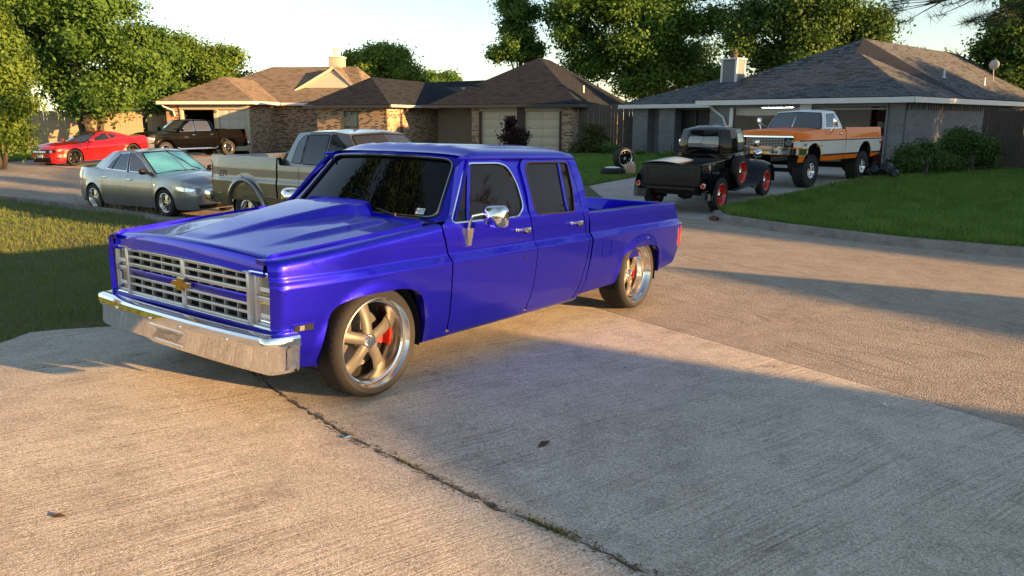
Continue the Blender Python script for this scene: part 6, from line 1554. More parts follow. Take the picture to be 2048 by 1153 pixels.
gq = M(); gq.quad((-4.2, 5, -.3), (-2.2, 5, -.3), (-2.2, 5, 2.4), (-4.2, 5, 2.4)); gq.quad((-4.2, .6, -.3), (-4.2, 5, -.3), (-4.2, 5, 2.4), (-4.2, .6, 2.4)); gq.quad((-2.25, .6, -.3), (-2.25, 5, -.3), (-2.25, 5, 2.4), (-2.25, .6, 2.4)); gq.quad((-4.2, .6, 2.3), (-2.2, .6, 2.3), (-2.2, 5, 2.3), (-4.2, 5, 2.3)); gq.obj('garage_room', m_void, h6, smooth=False)
M().box(-4.2, -.5, .385, .44, 2.14, 2.45).obj('garage_header', m_beige, h6)
for a, b in ((-4.18, -4.05), (-2.35, -2.10), (-.60, -.46)): M().bbox(a, b, .39, .445, -.1, 2.13, .004).obj('door_frame', m_cream, h6)
M().lathe([(0, -.05), (.10, 0), (.10, .08), (0, .12)], 12, axis='Z', o=(-2.22, .30, 2.0)).obj('wall_lamp', m_fasd, h6)
roofobj(hip(-5.2, 0, 0, 9, ze, 1.38, 2.6), 'roof', m_shB, h6)
RZ = ze+2.28
roofobj([[(-6.5, 3.6, ze-.02), (5.2, 3.6, ze-.02), (3.2, 8.6, RZ), (-2.2, 8.6, RZ)], [(-6.5, 3.6, ze-.02), (-2.2, 8.6, RZ), (-6.5, 13.6, ze)], [(-2.2, 8.6, RZ), (3.2, 8.6, RZ), (5.2, 13.6, ze), (-6.5, 13.6, ze)], [(5.2, 3.6, ze-.02), (5.2, 13.6, ze), (3.2, 8.6, RZ)]], 'main_roof', m_shB, h6)
gx = 5.2                                               # cream gable end facing right
slope_uv(wally(3.9, 13.2, gx-.52, -.3, ze-.1).obj('side_wall', m_brickB, h6, smooth=False))
gface = M(); gface.poly([(.6, 5.3, ze+.68), (2.25, 6.9, RZ-.30), (4.0, 5.3, ze+.68)]); gface.obj('gable_face', m_cream, h6, smooth=False)
for a, b in (((.4, 5.2, ze+.66), (2.25, 6.85, RZ-.18)), ((2.25, 6.85, RZ-.18), (4.15, 5.2, ze+.60))): M().tube([a, b], .085, 4).obj('gable_board', m_cream, h6)
roofobj([[(.4, 5.2, ze+.68), (2.25, 6.85, RZ-.10), (2.25, 9, RZ-.02), (.4, 9, ze+.9)], [(2.25, 6.85, RZ-.10), (4.15, 5.2, ze+.62), (4.15, 9, ze+.9), (2.25, 9, RZ-.02)]], 'gable_roof', m_shB, h6)
fascia([(-5.2, 0, ze), (0, 0, ze), (0, 9, ze)], .17, m_fasw, h6); fascia([(.1, 3.6, ze-.02), (5.2, 3.6, ze-.02)], .15, m_fasw, h6)
so = M(); so.quad((-5.1, .02, ze-.17), (-.02, .02, ze-.17), (-.02, .47, ze-.17), (-5.1, .47, ze-.17)); so.quad((-.47, .47, ze-.17), (-.02, .47, ze-.17), (-.02, 9, ze-.17), (-.47, 9, ze-.17)); so.obj('soffit', m_soff, h6, smooth=False)
slope_uv(wallx(-.45, 4.7, 4.1, -.3, ze-.15).obj('rear_wing_wall', m_brickB, h6, smooth=False))
ch = M().bbox(1.5, 2.3, 8.4, 9.3, RZ-.4, RZ+.55, .01).obj('chimney', m_cream, h6); M().bbox(1.45, 2.35, 8.35, 9.35, RZ+.55, RZ+.63, .01).obj('chimney_cap', m_fasw, ch); M().bbox(1.72, 2.06, 8.65, 9.05, RZ+.63, RZ+1.08, .02).obj('flue', m_fasw, ch); M().bbox(1.68, 2.10, 8.6, 9.1, RZ+1.08, RZ+1.14, .01).obj('flue_cap', m_fasw, ch)
downspout([(-5.0, .1, ze-.15), (-4.9, .15, ze-.3), (-4.5, .35, ze-.5), (-4.45, .38, ze-.8)], h6, m_fasw)
ptch = M().add([(-3.8, .9, ze+.42), (-3.66, .9, ze+.44), (-3.1, .35, ze+.20), (-3.2, .30, ze+.17)], [(0, 1, 2, 3)]); ptch.obj('roof_patch', m_fasd, h6, smooth=False)

# ---- background house behind the left fence
h7 = house('far_tan_house', 'far tan house with brown roof behind the wooden fence', (-23, 62), 190, .2)
slope_uv(wallx(-14, -.5, .5, -.3, 2.5).obj('front_wall', m_brickB, h7, smooth=False)); slope_uv(wally(.502, 9, -.5, -.3, 2.5).obj('side_wall', m_brickB, h7, smooth=False))
roofobj(hip(-14.5, 0, 0, 10, 2.55, 1.6), 'roof', m_shB, h7); fascia([(-14.5, 0, 2.55), (0, 0, 2.55), (0, 10, 2.55)], .17, m_fasw, h7)
for x in (-11, -5): M().box(x, x+1.6, .46, .48, .8, 2.1).obj('window', m_pane, h7)

# ---- fences: every board its own part
def fence(name, label, a, b, h, ma, z=None, pw=.14, dog=False, seed=1, rails=True, face=1):
    a, b = Vector((a[0], a[1], 0)), Vector((b[0], b[1], 0)); d = b-a; L = d.length; d.normalize(); n = Vector((-d.y, d.x, 0))
    zb = lambda p: (gz(p.x, p.y)+.05 if z is None else z)
    root = thing(name, label, 'fence', (a.x, a.y, zb(a))); q = random.Random(seed); k = int(L/(pw+.006))
    base = []
    for v in range(3):
        m = M(); hh = h
        m.bbox(0, pw, 0, .018, -.1, hh, .003) if not dog else m.prism([(0, 0, -.1), (pw, 0, -.1), (pw, 0, hh-.04), (pw*.75, 0, hh), (pw*.25, 0, hh), (0, 0, hh-.04)], (0, 0, 0), (0, .018, 0))
        base.append(m.obj('plank', ma, root, smooth=False))
    me = [o.data for o in base]
    for o in base: bpy.data.objects.remove(o)
    ang = math.atan2(d.y, d.x)
    for i in range(k):
        p = a+d*(i*(pw+.006)); o = bpy.data.objects.new('plank', me[i % 3]); col.objects.link(o); o.parent = root
        o.location = Vector((p.x-a.x, p.y-a.y, zb(p)-zb(a)+q.gauss(0, .012)))+n*q.uniform(0, .006); o.rotation_euler = (0, q.gauss(0, .004), ang)
    if rails:
        for zz in (.35, h*.55, h-.3):
            m = M().tube([(0, 0, zz), ((b-a).x, (b-a).y, zz+zb(b)-zb(a))], .03, 4); m.v = [(x+n.x*.05*face, y+n.y*.05*face, z_) for x, y, z_ in m.v]; m.obj('rail', ma, root)
    return root
pA = pg(1966, 351); fence('wooden_fence', 'dark weathered wooden fence beside the grey brick side wall', (pA.x+.1, pA.y+.5), (pA.x+6.8, pA.y-.6), 1.88, m_woodd, dog=True, seed=2)
P_ = h5.matrix_world @ Vector((.0, 1.6, 0)); Q_ = h4.matrix_world @ Vector((-13.95, 6.0, 0))
fa = fence('wooden_fence', 'grey wooden fence between the tan and grey houses', (P_.x, P_.y), (Q_.x, Q_.y), 2.3, m_wood, seed=3)
d = (Q_-P_).normalized(); nn = Vector((d.y, -d.x, 0)); g0 = P_.lerp(Q_, .62)+nn*.06; gate = thing('fence_gate', 'braced wooden gate in the grey fence', 'gate', (g0.x, g0.y, gz(g0.x, g0.y)+.05), math.atan2(d.y, d.x))
for i in range(9): M().box(i*.15, i*.15+.143, -.02, 0, .05, 1.75).obj('plank', m_wood, gate)
for z in (.3, 1.5): M().box(0, 1.34, -.05, -.021, z, z+.09).obj('rail', m_wood, gate)
M().bbox(.06, .14, -.075, -.052, 1.0, 1.12, .005).obj('latch', m_fasd, gate)
fence('wooden_fence', 'sunlit cedar fence behind the red coupe', (-33.5, 43.6), (-21.6, 45.6), 2.2, m_woodl, z=.1, pw=.15, seed=4)
fence('wooden_fence', 'shaded cedar fence by the brown house corner', (-21.4, 45.7), (-20.2, 46.6), 1.9, m_woodl, z=.15, pw=.15, seed=5)
# ---- to the right, unseen: street houses, plus a trailer and fence added to cast shade
sh_ = Vector((sd.x, sd.y, 0)).normalized()
def caster(px, py, hgt):
    """ground point of a thing of this height whose top throws its shadow on the ground seen at this pixel"""
    p = pg(px, py); L = hgt/math.tan(R(SUN_E)); return Vector((p.x, p.y, 0))+sh_*L, p.z
def build_shade_trailer():  # invented trailer, sized and placed so its shade falls on the driveway
    H_ = 3.6; c, zz = caster(560, 770, H_-.0); z0 = gz(c.x, c.y)+.12; H2 = H_+zz-z0
    o = thing('shade_trailer', 'unseen tall white trailer added across the street to cast shade', 'trailer')
    mt = Matrix((SD, -SN, Vector((0, 0, 1)))).transposed().to_4x4(); mt.translation = Vector((c.x, c.y, z0)); o.matrix_world = mt
    M().bbox(0, 8.5, 0, 2.3, .55, H2, .04).obj('box', m_white, o)
    for k in range(15): M().bbox(.3+k*.57, .33+k*.57, -.012, -.001, .6, H2-.05, .003).obj('rib', m_alu, o)
    M().bbox(.1, 8.4, .1, 2.2, .45, .55, .02).obj('frame', m_dull, o); M().box(.3, 8.2, .3, 2.0, .0, .45).obj('underbody', m_void, o)
    M().tube([(8.5, 1.15, .5), (9.8, 1.15, .5)], .06, 8).obj('drawbar', m_dull, o)
    for x in (3.8, 4.7):
        for y, sg in ((.05, -1), (2.25, 1)): wheel(o, (x, y, .36), sg, wmA, Rt=.36, W=.22, Rr=.22, style='five', dish=.04, n=24)
build_shade_trailer()
c, zz = caster(1296, 530, 2.6)  # added fence panel, placed for the wedge of shade on the street
e_ = c+SD*5.6; fence('wooden_fence', 'unseen tall cedar fence panel added across the street to cast shade', (c.x, c.y), (e_.x, e_.y), 2.6+zz-gz(c.x, c.y)-.05, m_woodl, seed=8, pw=.15)
# next house beyond the grey one, its right-hand end on the shadow line that crosses the street
def row_house(name, label, P, length, depth, wall, roofm, h=4.9, eave=2.6):
    o = thing(name, label, 'house'); X = -SD; Y = -SN
    mt = Matrix((Y.cross(Vector((0, 0, 1))), Y, Vector((0, 0, 1)))).transposed().to_4x4(); mt.translation = Vector((P.x, P.y, gz(P.x, P.y))); o.matrix_world = mt
    # local X runs along the street to the right; the house extends to the left of P
    L = -length; d = depth
    slope_uv(wallx(L, 0, .0, -.3, eave-.05).obj('front_wall', wall, o, smooth=False)); slope_uv(wally(.002, d, 0, -.3, eave-.05).obj('side_wall', wall, o, smooth=False)); slope_uv(wally(.002, d, L, -.3, eave-.05, face=-1).obj('side_wall', wall, o, smooth=False)); slope_uv(wallx(L, 0, d, -.3, eave-.05).obj('back_wall', wall, o, smooth=False))
    roofobj(hip(L-.4, .4, -.4, d+.4, eave, h-eave), 'roof', roofm, o); fascia([(L-.4, -.4, eave), (.4, -.4, eave), (.4, d+.4, eave)], .16, m_fasw, o)
    for x in (L+1.5, -3.5):
        wq = M().box(x, x+1.8, -.05, -.02, .8, 2.1).obj('window', m_pane, o); M().bbox(x-.08, x+1.88, -.10, -.051, .72, .80, .005).obj('window_sill', m_fasw, wq)
    M().bbox(L+5.5, L+6.5, -.05, -.01, 0, 2.05, .01).obj('front_door', m_beige, o)
    return o
pa = pg(2048, 541); P0 = Vector((pa.x, pa.y, 0))+sh_*20.5
row_house('row_house', 'row house next to the grey brick house, outside the picture', P0, 15.5, 9, m_brickA, m_shB, h=5.3, eave=2.7)
P1 = P0+SD*24-SN*4
row_house('row_house', 'second row house along the street, outside the picture', P1, 13, 9, m_brickB, m_shA)
# ================================================================ trees and shrubs
m_bark = mat('bark', (.075, .058, .042), .9, c2=(.045, .035, .026), vs=6, bump=.8, bs=18)
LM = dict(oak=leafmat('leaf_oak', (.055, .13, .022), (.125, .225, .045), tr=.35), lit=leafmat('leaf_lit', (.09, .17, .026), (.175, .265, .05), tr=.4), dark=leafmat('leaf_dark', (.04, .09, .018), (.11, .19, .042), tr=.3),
          purple=leafmat('leaf_purple', (.016, .010, .012), (.035, .018, .02), tr=.2), pine=leafmat('needle', (.025, .05, .018), (.06, .09, .03), tr=.2), olive=leafmat('leaf_olive', (.05, .065, .02), (.11, .12, .04), tr=.3))
def leaves(blobs, n, size, seed=1, clump=.5, flat=.0, fill=.35, droop=0.):
    """leaf-sized quads gathered in clumps through a set of ellipsoids (cx,cy,cz,rx,ry,rz)"""
    r = np.random.default_rng(seed); B0 = np.array(blobs, float); B = []
    for b in B0:                                        # break every mass into uneven boughs with gaps between them
        for k in range(7):
            q = r.normal(size=3); q /= np.linalg.norm(q); f = r.uniform(.24, .50); B.append(np.r_[b[:3]+q*b[3:]*r.uniform(.35, .88), b[3:]*f*np.array([1, 1, .85])])
    B = np.array(B); vol = (B[:, 3]*B[:, 4]*B[:, 5])**.75; pk = vol/vol.sum()
    nc = max(6, int(n/70)); bi = r.choice(len(B), nc, p=pk); d = r.normal(size=(nc, 3)); d /= np.linalg.norm(d, axis=1)[:, None]
    rad = np.where(r.uniform(size=nc) < fill, r.uniform(.15, .8, nc), r.uniform(.78, 1.05, nc)); cc = B[bi, :3]+d*B[bi, 3:]*rad[:, None]
    cr = clump*r.uniform(.55, 1.25, nc); ci = r.integers(0, nc, n); o = r.normal(size=(n, 3)); o /= np.maximum(1e-6, np.linalg.norm(o, axis=1))[:, None]
    p = cc[ci]+r.normal(size=(n, 3))*(cr[ci]*.62)[:, None]*np.array([1, 1, .7]); p[:, 2] -= droop*r.uniform(0, 1, n)
    nn = d[ci]*1.15+o*.25+r.normal(size=(n, 3))*.38+np.array([0, 0, .30]); nn /= np.linalg.norm(nn, axis=1)[:, None]
    a = np.cross(nn, r.normal(size=(n, 3))); a /= np.maximum(1e-6, np.linalg.norm(a, axis=1))[:, None]; b = np.cross(nn, a)
    s = size*r.uniform(.6, 1.35, n)[:, None]; V = np.stack([p-a*s*.9, p-b*s*.5, p+a*s*.9, p+b*s*.5], 1)
    t = np.clip(.5+.16*(r.normal(size=nc))[ci]+.18*(r.normal(size=len(B)))[bi][ci]+r.normal(0, .10, n), 0, 1)
    return V.reshape(-1, 3), t
def limb(m, a, b, r0, r1, sag=.1, n=5, rr=random.Random(2)):
    a, b = Vector(a), Vector(b); L = (b-a).length; pts = []
    for k in range(n+1):
        t = k/n; p = a.lerp(b, t)+Vector((rr.gauss(0, .03)*L, rr.gauss(0, .03)*L, sag*L*math.sin(math.pi*t)))*(1 if 0 < k < n else 0); pts.append(p)
    m.tube(pts, [lerp(r0, r1, k/n) for k in range(n+1)], 7)
def tree(name, label, base, blobs, n, size, leaf, trunks=1, r0=.2, fork=None, seed=1, clump=.6, cat='tree', group=None, fill=.35, spread=.5):
    base = Vector(base); root = thing(name, label, cat, base, group=group); rr = random.Random(seed)
    lb = [(b[0]-base.x, b[1]-base.y, b[2]-base.z, b[3], b[4], b[5]) for b in blobs]
    V, t = leaves(lb, int(n*1.55), size*.76, seed, clump, fill=fill); cr = bigmesh('crown', V, None, t, LM[leaf], root); cr['kind'] = 'stuff'
    zl = min(b[2]-b[5]*.5 for b in lb); cx = sum(b[0] for b in lb)/len(lb); cy = sum(b[1] for b in lb)/len(lb)
    for k in range(trunks):
        m = M(); a = 2*math.pi*k/max(1, trunks)+rr.uniform(0, 1); off = Vector((math.cos(a), math.sin(a), 0))*(r0*1.3 if trunks > 1 else 0)
        fk = Vector((cx*.35, cy*.35, 0))+off*(4*spread if trunks > 1 else 1)+Vector((0, 0, max(.5, zl*(.9 if trunks > 1 else .8))))
        limb(m, off+Vector((0, 0, -.15)), fk, r0, r0*.72, 0, 5, rr)
        for b in lb[k::trunks] if trunks > 1 else lb:
            e = Vector((b[0], b[1], b[2]+b[5]*.25)); limb(m, fk, e, r0*.55, r0*.10, .03, 6, rr)
            for j in range(3): 
                q = fk.lerp(e, rr.uniform(.4, .9)); limb(m, q, q+Vector((rr.uniform(-1, 1)*b[3], rr.uniform(-1, 1)*b[4], rr.uniform(.0, .8)*b[5]))*.6, r0*.2, r0*.05, .02, 3, rr)
        m.obj('trunk', m_bark, root)
    return root
def pb(px, py, Y, rx, ry, depth=None):
    """ellipsoid seen at this pixel with pixel radii, standing at depth Y"""
    p = pd(px, py, Y); k = Y/CAM_F; return (p.x, p.y, p.z, rx*k, (depth or rx)*k, ry*k)
def gp(px, Y, dz=0.):
    x = (px-1024)/CAM_F*Y*1.0; return (x, Y, gz(x, Y)+dz)
# left: big tree with several stems, the lit bush in front of it, trees behind
Yt = 43
tree('shade_tree', 'big multi-stem shade tree behind the red coupe', gp(208, Yt, .1), [pb(60, 10, Yt, 75, 60), pb(170, 30, Yt, 95, 70), pb(225, 110, Yt, 95, 65), pb(120, 110, Yt+2, 80, 70), pb(240, 175, Yt, 75, 45), pb(160, 190, Yt+1, 70, 40), pb(40, 90, Yt+2, 60, 60), pb(110, -70, Yt, 120, 60)], 46000, .17, 'oak', trunks=3, r0=.24, seed=11, clump=.75)
tree('leafy_bush', 'tall sunlit bush at the edge of the far lawn', gp(10, 29, .1), [pb(5, 120, 29, 60, 70), pb(-10, 200, 29, 70, 70), pb(30, 215, 28.5, 45, 50), pb(-40, 60, 29, 60, 70), pb(20, 270, 29, 40, 30)], 30000, .10, 'lit', trunks=3, r0=.09, seed=12, clump=.40)
tree('background_tree', 'sunlit tree beyond the brown roof', gp(400, 66, .1), [pb(345, 110, 66, 60, 45), pb(420, 130, 66, 55, 45), pb(380, 170, 66, 80, 45), pb(455, 165, 66, 38, 35), pb(310, 160, 66, 50, 60)], 36000, .20, 'lit', r0=.3, seed=13, clump=.85)
tree('background_tree', 'darker tree between the shade tree and the brown roof', gp(300, 62, .1), [pb(275, 90, 62, 60, 55), pb(300, 150, 62, 60, 60), pb(330, 195, 62, 60, 40)], 22000, .20, 'oak', r0=.3, seed=14, clump=.85)
tree('background_tree', 'yellow green tree behind the cream chimney', gp(755, 62, .1), [pb(735, 125, 62, 50, 30), pb(775, 120, 62, 45, 32), pb(800, 145, 62, 38, 25), pb(735, 155, 62, 45, 25)], 22000, .17, 'lit', r0=.2, seed=15, clump=.65, fill=.25)
tree('background_tree', 'small round tree above the charcoal wing roof', gp(868, 72, .1), [pb(868, 162, 72, 42, 20), pb(850, 170, 72, 30, 18)], 9000, .16, 'oak', r0=.15, seed=16, clump=.5)
tree('background_tree', 'thin airy tree behind the charcoal roof peak', gp(1030, 56, .1), [pb(1030, 45, 56, 40, 55), pb(1010, 95, 56, 40, 35), pb(1055, 100, 56, 40, 40), pb(1040, 5, 56, 35, 35)], 15000, .15, 'oak', r0=.14, seed=17, clump=.45, fill=.25)
tree('tall_tree', 'broad tall tree between the tan and grey houses', gp(1290, 54, .1), [pb(1160, 40, 54, 70, 60), pb(1230, 70, 54, 80, 70), pb(1320, 60, 54, 90, 80), pb(1400, 100, 55, 80, 75), pb(1250, -10, 54, 110, 50), pb(1380, 10, 54, 90, 60), pb(1180, 120, 55, 60, 45), pb(1300, 150, 55, 90, 40), pb(1440, 160, 56, 60, 40)], 62000, .18, 'oak', r0=.42, seed=18, clump=.8)
tree('tall_tree', 'rounded tall tree behind the grey roof ridge', gp(1630, 50, .1), [pb(1550, 30, 50, 70, 60), pb(1640, 30, 50, 90, 65), pb(1725, 55, 50, 52, 50), pb(1600, 90, 50, 80, 50), pb(1540, 110, 50, 55, 40), pb(1620, -30, 50, 90, 50), pb(1500, 60, 50, 45, 60), pb(1700, 100, 50, 55, 40)], 50000, .17, 'dark', r0=.4, seed=19, clump=.75)
tree('background_tree', 'small pale tree beyond the grey roof slope', gp(1905, 75, .1), [pb(1905, 125, 75, 38, 22), pb(1925, 140, 75, 30, 18)], 8000, .16, 'lit', r0=.15, seed=20, clump=.5)
tree('background_tree', 'sparse twiggy tree top over the grey ridge', gp(1820, 66, .1), [pb(1810, 100, 66, 26, 10), pb(1845, 106, 66, 22, 8)], 1500, .12, 'olive', r0=.12, seed=21, clump=.35)
tree('tall_tree', 'dark tree at the far end of the grey house', gp(2080, 36, .1), [pb(2030, 130, 36, 65, 55), pb(2090, 90, 36, 80, 70), pb(2000, 100, 36, 40, 30), pb(2040, 40, 36, 80, 50), pb(2080, 190, 36, 60, 40)], 26000, .13, 'dark', r0=.3, seed=22, clump=.5, fill=.3)
# ================================================================ shrubs, loose things, litter
tree('shrub', 'dark leafy shrub against the grey brick side wall', pg(1848, 362), [pb(1835, 325, 22.0, 38, 32), pb(1870, 320, 22.3, 34, 34), pb(1890, 340, 22.4, 34, 24), pb(1815, 345, 21.9, 22, 18)], 16000, .055, 'dark', trunks=3, r0=.03, seed=31, clump=.22, cat='shrub', spread=.2)
tree('shrub', 'taller spreading shrub beside the dark weathered fence', pg(1945, 356), [pb(1930, 300, 23.2, 45, 42), pb(1960, 290, 23.3, 32, 32), pb(1905, 320, 23.0, 32, 30), pb(1950, 330, 23.2, 42, 28)], 18000, .06, 'dark', trunks=3, r0=.035, seed=32, clump=.24, cat='shrub', spread=.2)
tree('shrub', 'brownish shrub at the corner of the tan brick garage', gp(1178, 35.0, .1), [pb(1175, 290, 35, 24, 28), pb(1190, 272, 35, 18, 18), pb(1160, 305, 34.8, 18, 18), pb(1200, 300, 34.8, 22, 24)], 8000, .085, 'olive', trunks=2, r0=.03, seed=33, clump=.26, cat='shrub', spread=.2)
tree('shrub', 'low green shrub in front of the grey wooden fence', gp(1215, 34.3, .1), [pb(1215, 305, 34.3, 22, 18), pb(1230, 312, 34.2, 16, 13)], 5000, .07, 'dark', trunks=2, r0=.025, seed=34, clump=.2, cat='shrub', spread=.2)
tree('purple_shrub', 'purple-leaved upright shrub in front of the cream garage doors', gp(1028, 31.5, .1), [pb(1025, 250, 31.5, 15, 26), pb(1032, 280, 31.5, 24, 26), pb(1020, 295, 31.5, 20, 24)], 3600, .085, 'purple', trunks=2, r0=.03, seed=35, clump=.22, cat='shrub', spread=.2)
for i, (px, lb) in enumerate(((1285, 'low leafy plant below the grey pier'), (1312, 'low leafy plant under the dark window'), (1338, 'low leafy plant nearest the black pickup cab'))):
    tree('low_plant', lb, gp(px, 32.6-.25*i, .1), [pb(px, 314, 32.6-.25*i, 14, 9), pb(px+6, 317, 32.4-.25*i, 10, 7)], 1600, .06, 'lit', trunks=1, r0=.015, seed=40+i, clump=.14, cat='plant')
# pine to the right, one limb reaching into the picture
def pine(bx, by, label, reach, sd_n, nb=34):
    b = Vector((bx, by, gz(bx, by)+.1)); root = thing('pine_tree', label, 'tree', b)
    m = M(); limb(m, (0, 0, -.2), (.1, .1, 11), .22, .06, 0, 8); rr = random.Random(sd_n); tips = []
    brs = []
    for k in range(nb):
        z = rr.uniform(3.4, 10.8); a = rr.uniform(0, 6.28); L = lerp(4.4, 1.2, (z-3)/8)*rr.uniform(.8, 1.1); brs.append((z, a, L))
    if reach: brs.append((4.6, 0, None))
    ends = []
    for z, a, L in brs:
        if L is None:
            for tt in [pd(x_, y_, d_)-b for x_, y_, d_ in ((1850, 10, 13.2), (1930, -40, 13.0), (1990, 20, 12.6), (1960, 55, 12.7))]: ends.append((Vector((0, 0, 5.0)), tt, 0))
        else: ends.append((Vector((0, 0, z)), Vector((math.cos(a)*L, math.sin(a)*L, z+rr.uniform(-.3, .6))), 1))
    for s_, e, L_ in ends:
        limb(m, s_, e, .05, .012, .03, 7, rr)
        for j in range(26 if L_ else 60):
            t = rr.uniform(.45, 1.02); p = s_.lerp(e, t)+Vector((rr.gauss(0, .28), rr.gauss(0, .28), rr.gauss(.0, .16)))
            tips.append((p, (e-s_).normalized())); limb(m, s_.lerp(e, t-.05), p, .012, .004, 0, 2, rr)
    m.obj('trunk', m_bark, root)
    V = []; T_ = []
    for p, d in tips:
        for j in range(60):
            q = (d*.5+Vector((rr.gauss(0, .6), rr.gauss(0, .6), rr.gauss(.1, .6)))).normalized(); l = rr.uniform(.12, .22); sd_ = q.cross(Vector((rr.gauss(0, 1), rr.gauss(0, 1), rr.gauss(0, 1)))).normalized()*.004
            c0 = p+d*rr.uniform(-.12, .12); V += [c0-sd_, c0+sd_, c0+q*l]; T_.append(rr.random())
    o = bigmesh('crown', np.array([tuple(v) for v in V]), None, T_, LM['pine'], root, tris=True); o['kind'] = 'stuff'
pine(14.4, 9.6, 'pine tree with a drooping branch over the grey house lawn', True, 9)
pine(13.9, 15.0, 'tall pine tree beside the grey house, mostly outside the picture', False, 10, 30)
# unseen trees: the left one shows in the windscreen; the others added for shade
tree('yard_tree', 'big yard tree left of the driveway, outside the picture', (-12.2, 8.0, gz(-12.2, 8.0)), [(-12, 8, 9.0, 3.6, 3.6, 2.6), (-10.6, 9.2, 11.2, 3.0, 3.0, 2.6), (-13.5, 6.5, 10.5, 3.2, 3.2, 2.8), (-11, 6.4, 8.2, 2.6, 2.6, 1.8), (-12, 8, 13, 2.6, 2.6, 2)], 40000, .13, 'dark', r0=.25, seed=51, clump=.55, fill=.4)
tree('yard_tree', 'round yard tree beyond the row house, added outside the picture for shade', (27.5, 16.5, .2), [(27, 16, 4.2, 2.8, 2.8, 2.2), (29.5, 15, 4.6, 3.0, 3.0, 2.6), (26.5, 18.5, 4.2, 2.6, 2.6, 2.2), (28, 16, 2.2, 3.0, 3.0, 1.7), (25.5, 17.5, 2.4, 2.4, 2.4, 1.6)], 36000, .15, 'oak', r0=.25, seed=52, clump=.6, fill=.5)
tree('yard_tree', 'spreading yard tree between the row houses, added outside the picture for shade', (31.5, 20.5, .2), [(31, 20, 4.6, 3.2, 3.2, 2.4), (33, 22, 4.4, 3.2, 3.2, 2.4), (31, 20, 2.2, 3.0, 3.0, 1.8), (33.5, 22.5, 2.2, 3.0, 3.0, 1.8), (36, 24, 3.8, 3, 3, 2.6)], 36000, .16, 'oak', r0=.25, seed=53, clump=.6, fill=.5)

# spare wheels and jug on the lawn
m_cover = mat('white_cover', (.72, .72, .72), .5)
p = pg(1246, 338, .12); sw = thing('spare_wheel', 'black alloy wheel with its tyre standing upright on the lawn', 'wheel', (p.x, p.y, gz(p.x, p.y)+.12), R(28))
mk2 = dict(tyre=m_tyre, rim=m_alu, spoke=mat('gloss_black_wheel', (.012, .012, .012), .2, coat=1.), disc=m_disc, black=m_void)
hld = wheel(sw, (0, 0, .345), -1, mk2, Rt=.345, W=.27, Rr=.265, style='ten', dish=.05, name='wheel_face', n=36)
p = pg(1226, 352, .12); fwh = thing('flat_tyre', 'tyre lying flat with a white rim on the lawn', 'tyre', (p.x, p.y+.2, gz(p.x, p.y)+.12))
M().lathe([(.21, .02), (.25, .0), (.33, .02), (.36, .06), (.36, .17), (.33, .21), (.25, .23), (.20, .21)], 40, axis='Z', close=True).obj('tread', m_tyre, fwh)
M().lathe([(0, .262), (.12, .258), (.20, .246), (.235, .222)], 36, axis='Z').obj('rim', m_cover, fwh)
p = pg(1260, 351, .12); jug = thing('jug', 'tan plastic jug with white cap next to the upright wheel', 'jug', (p.x, p.y+.1, gz(p.x, p.y)+.115), R(12))
m_tan = mat('tan_plastic', (.46, .30, .20), .5, var=.1, vs=6)
M().bbox(-.16, .16, -.10, .10, 0, .33, .03).obj('body', m_tan, jug); M().tube([(-.08, 0, .32), (-.07, 0, .38), (.02, 0, .38), (.05, 0, .33)], .018, 8).obj('handle', m_tan, jug); M().lathe([(0, .40), (.04, .40), (.045, .33)], 14, axis='Z', o=(.08, 0, 0)).obj('cap', m_cover, jug)
# bags and a hose by the garage pillar
m_bag = mat('black_bin_bag', (.010, .010, .012), .35, bump=.6, bs=9)
for i, (px, py, s_, lb) in enumerate(((1748, 358, .19, 'black bin bag leaning by the open garage'), (1772, 358, .23, 'large black bin bag against the grey pillar'), (1788, 361, .16, 'small black bin bag beside the leafy shrub'))):
    p = pg(px, py, .1); rr = random.Random(60+i); bg_ = thing('bin_bag', lb, 'bag', (p.x, p.y+.1, gz(p.x, p.y)+.1))
    def bagf(a, b):
        th = a*2*math.pi; ph = b*math.pi; r = s_*(1+.16*math.sin(5*th+3*b*7+i)+.12*math.sin(9*th-4*b+2*i)*math.sin(ph)); zz = s_*(1-math.cos(ph))*.95
        return (r*math.sin(ph)*math.cos(th), r*math.sin(ph)*math.sin(th), max(0, zz))
    M().grid(bagf, 22, 12).obj('sack', m_bag, bg_, ang=60); M().tube([(0, 0, s_*1.85), (.02, 0, s_*2.0), (.05, .02, s_*2.12)], [.05, .02, .06], 7).obj('knot', m_bag, bg_)
# kerb reflectors at the driveway corner
p = pg(1432, 441); q = pg(1424, 440)
for i, (pp, c_, lb) in enumerate(((p, (.18, .03, .025), 'dark red painted brick at the driveway kerb end'), (q, (.10, .06, .05), 'brown brick at the driveway kerb end'))):
    b_ = thing('loose_brick', lb, 'brick', (pp.x, pp.y-.08, gz(pp.x, pp.y)+.004), R(40+20*i)); M().bbox(-.11, .11, -.05, .05, 0, .07, .008).obj('block', mat('brick_red_%d' % i, c_, .8, var=.3, vs=20), b_)
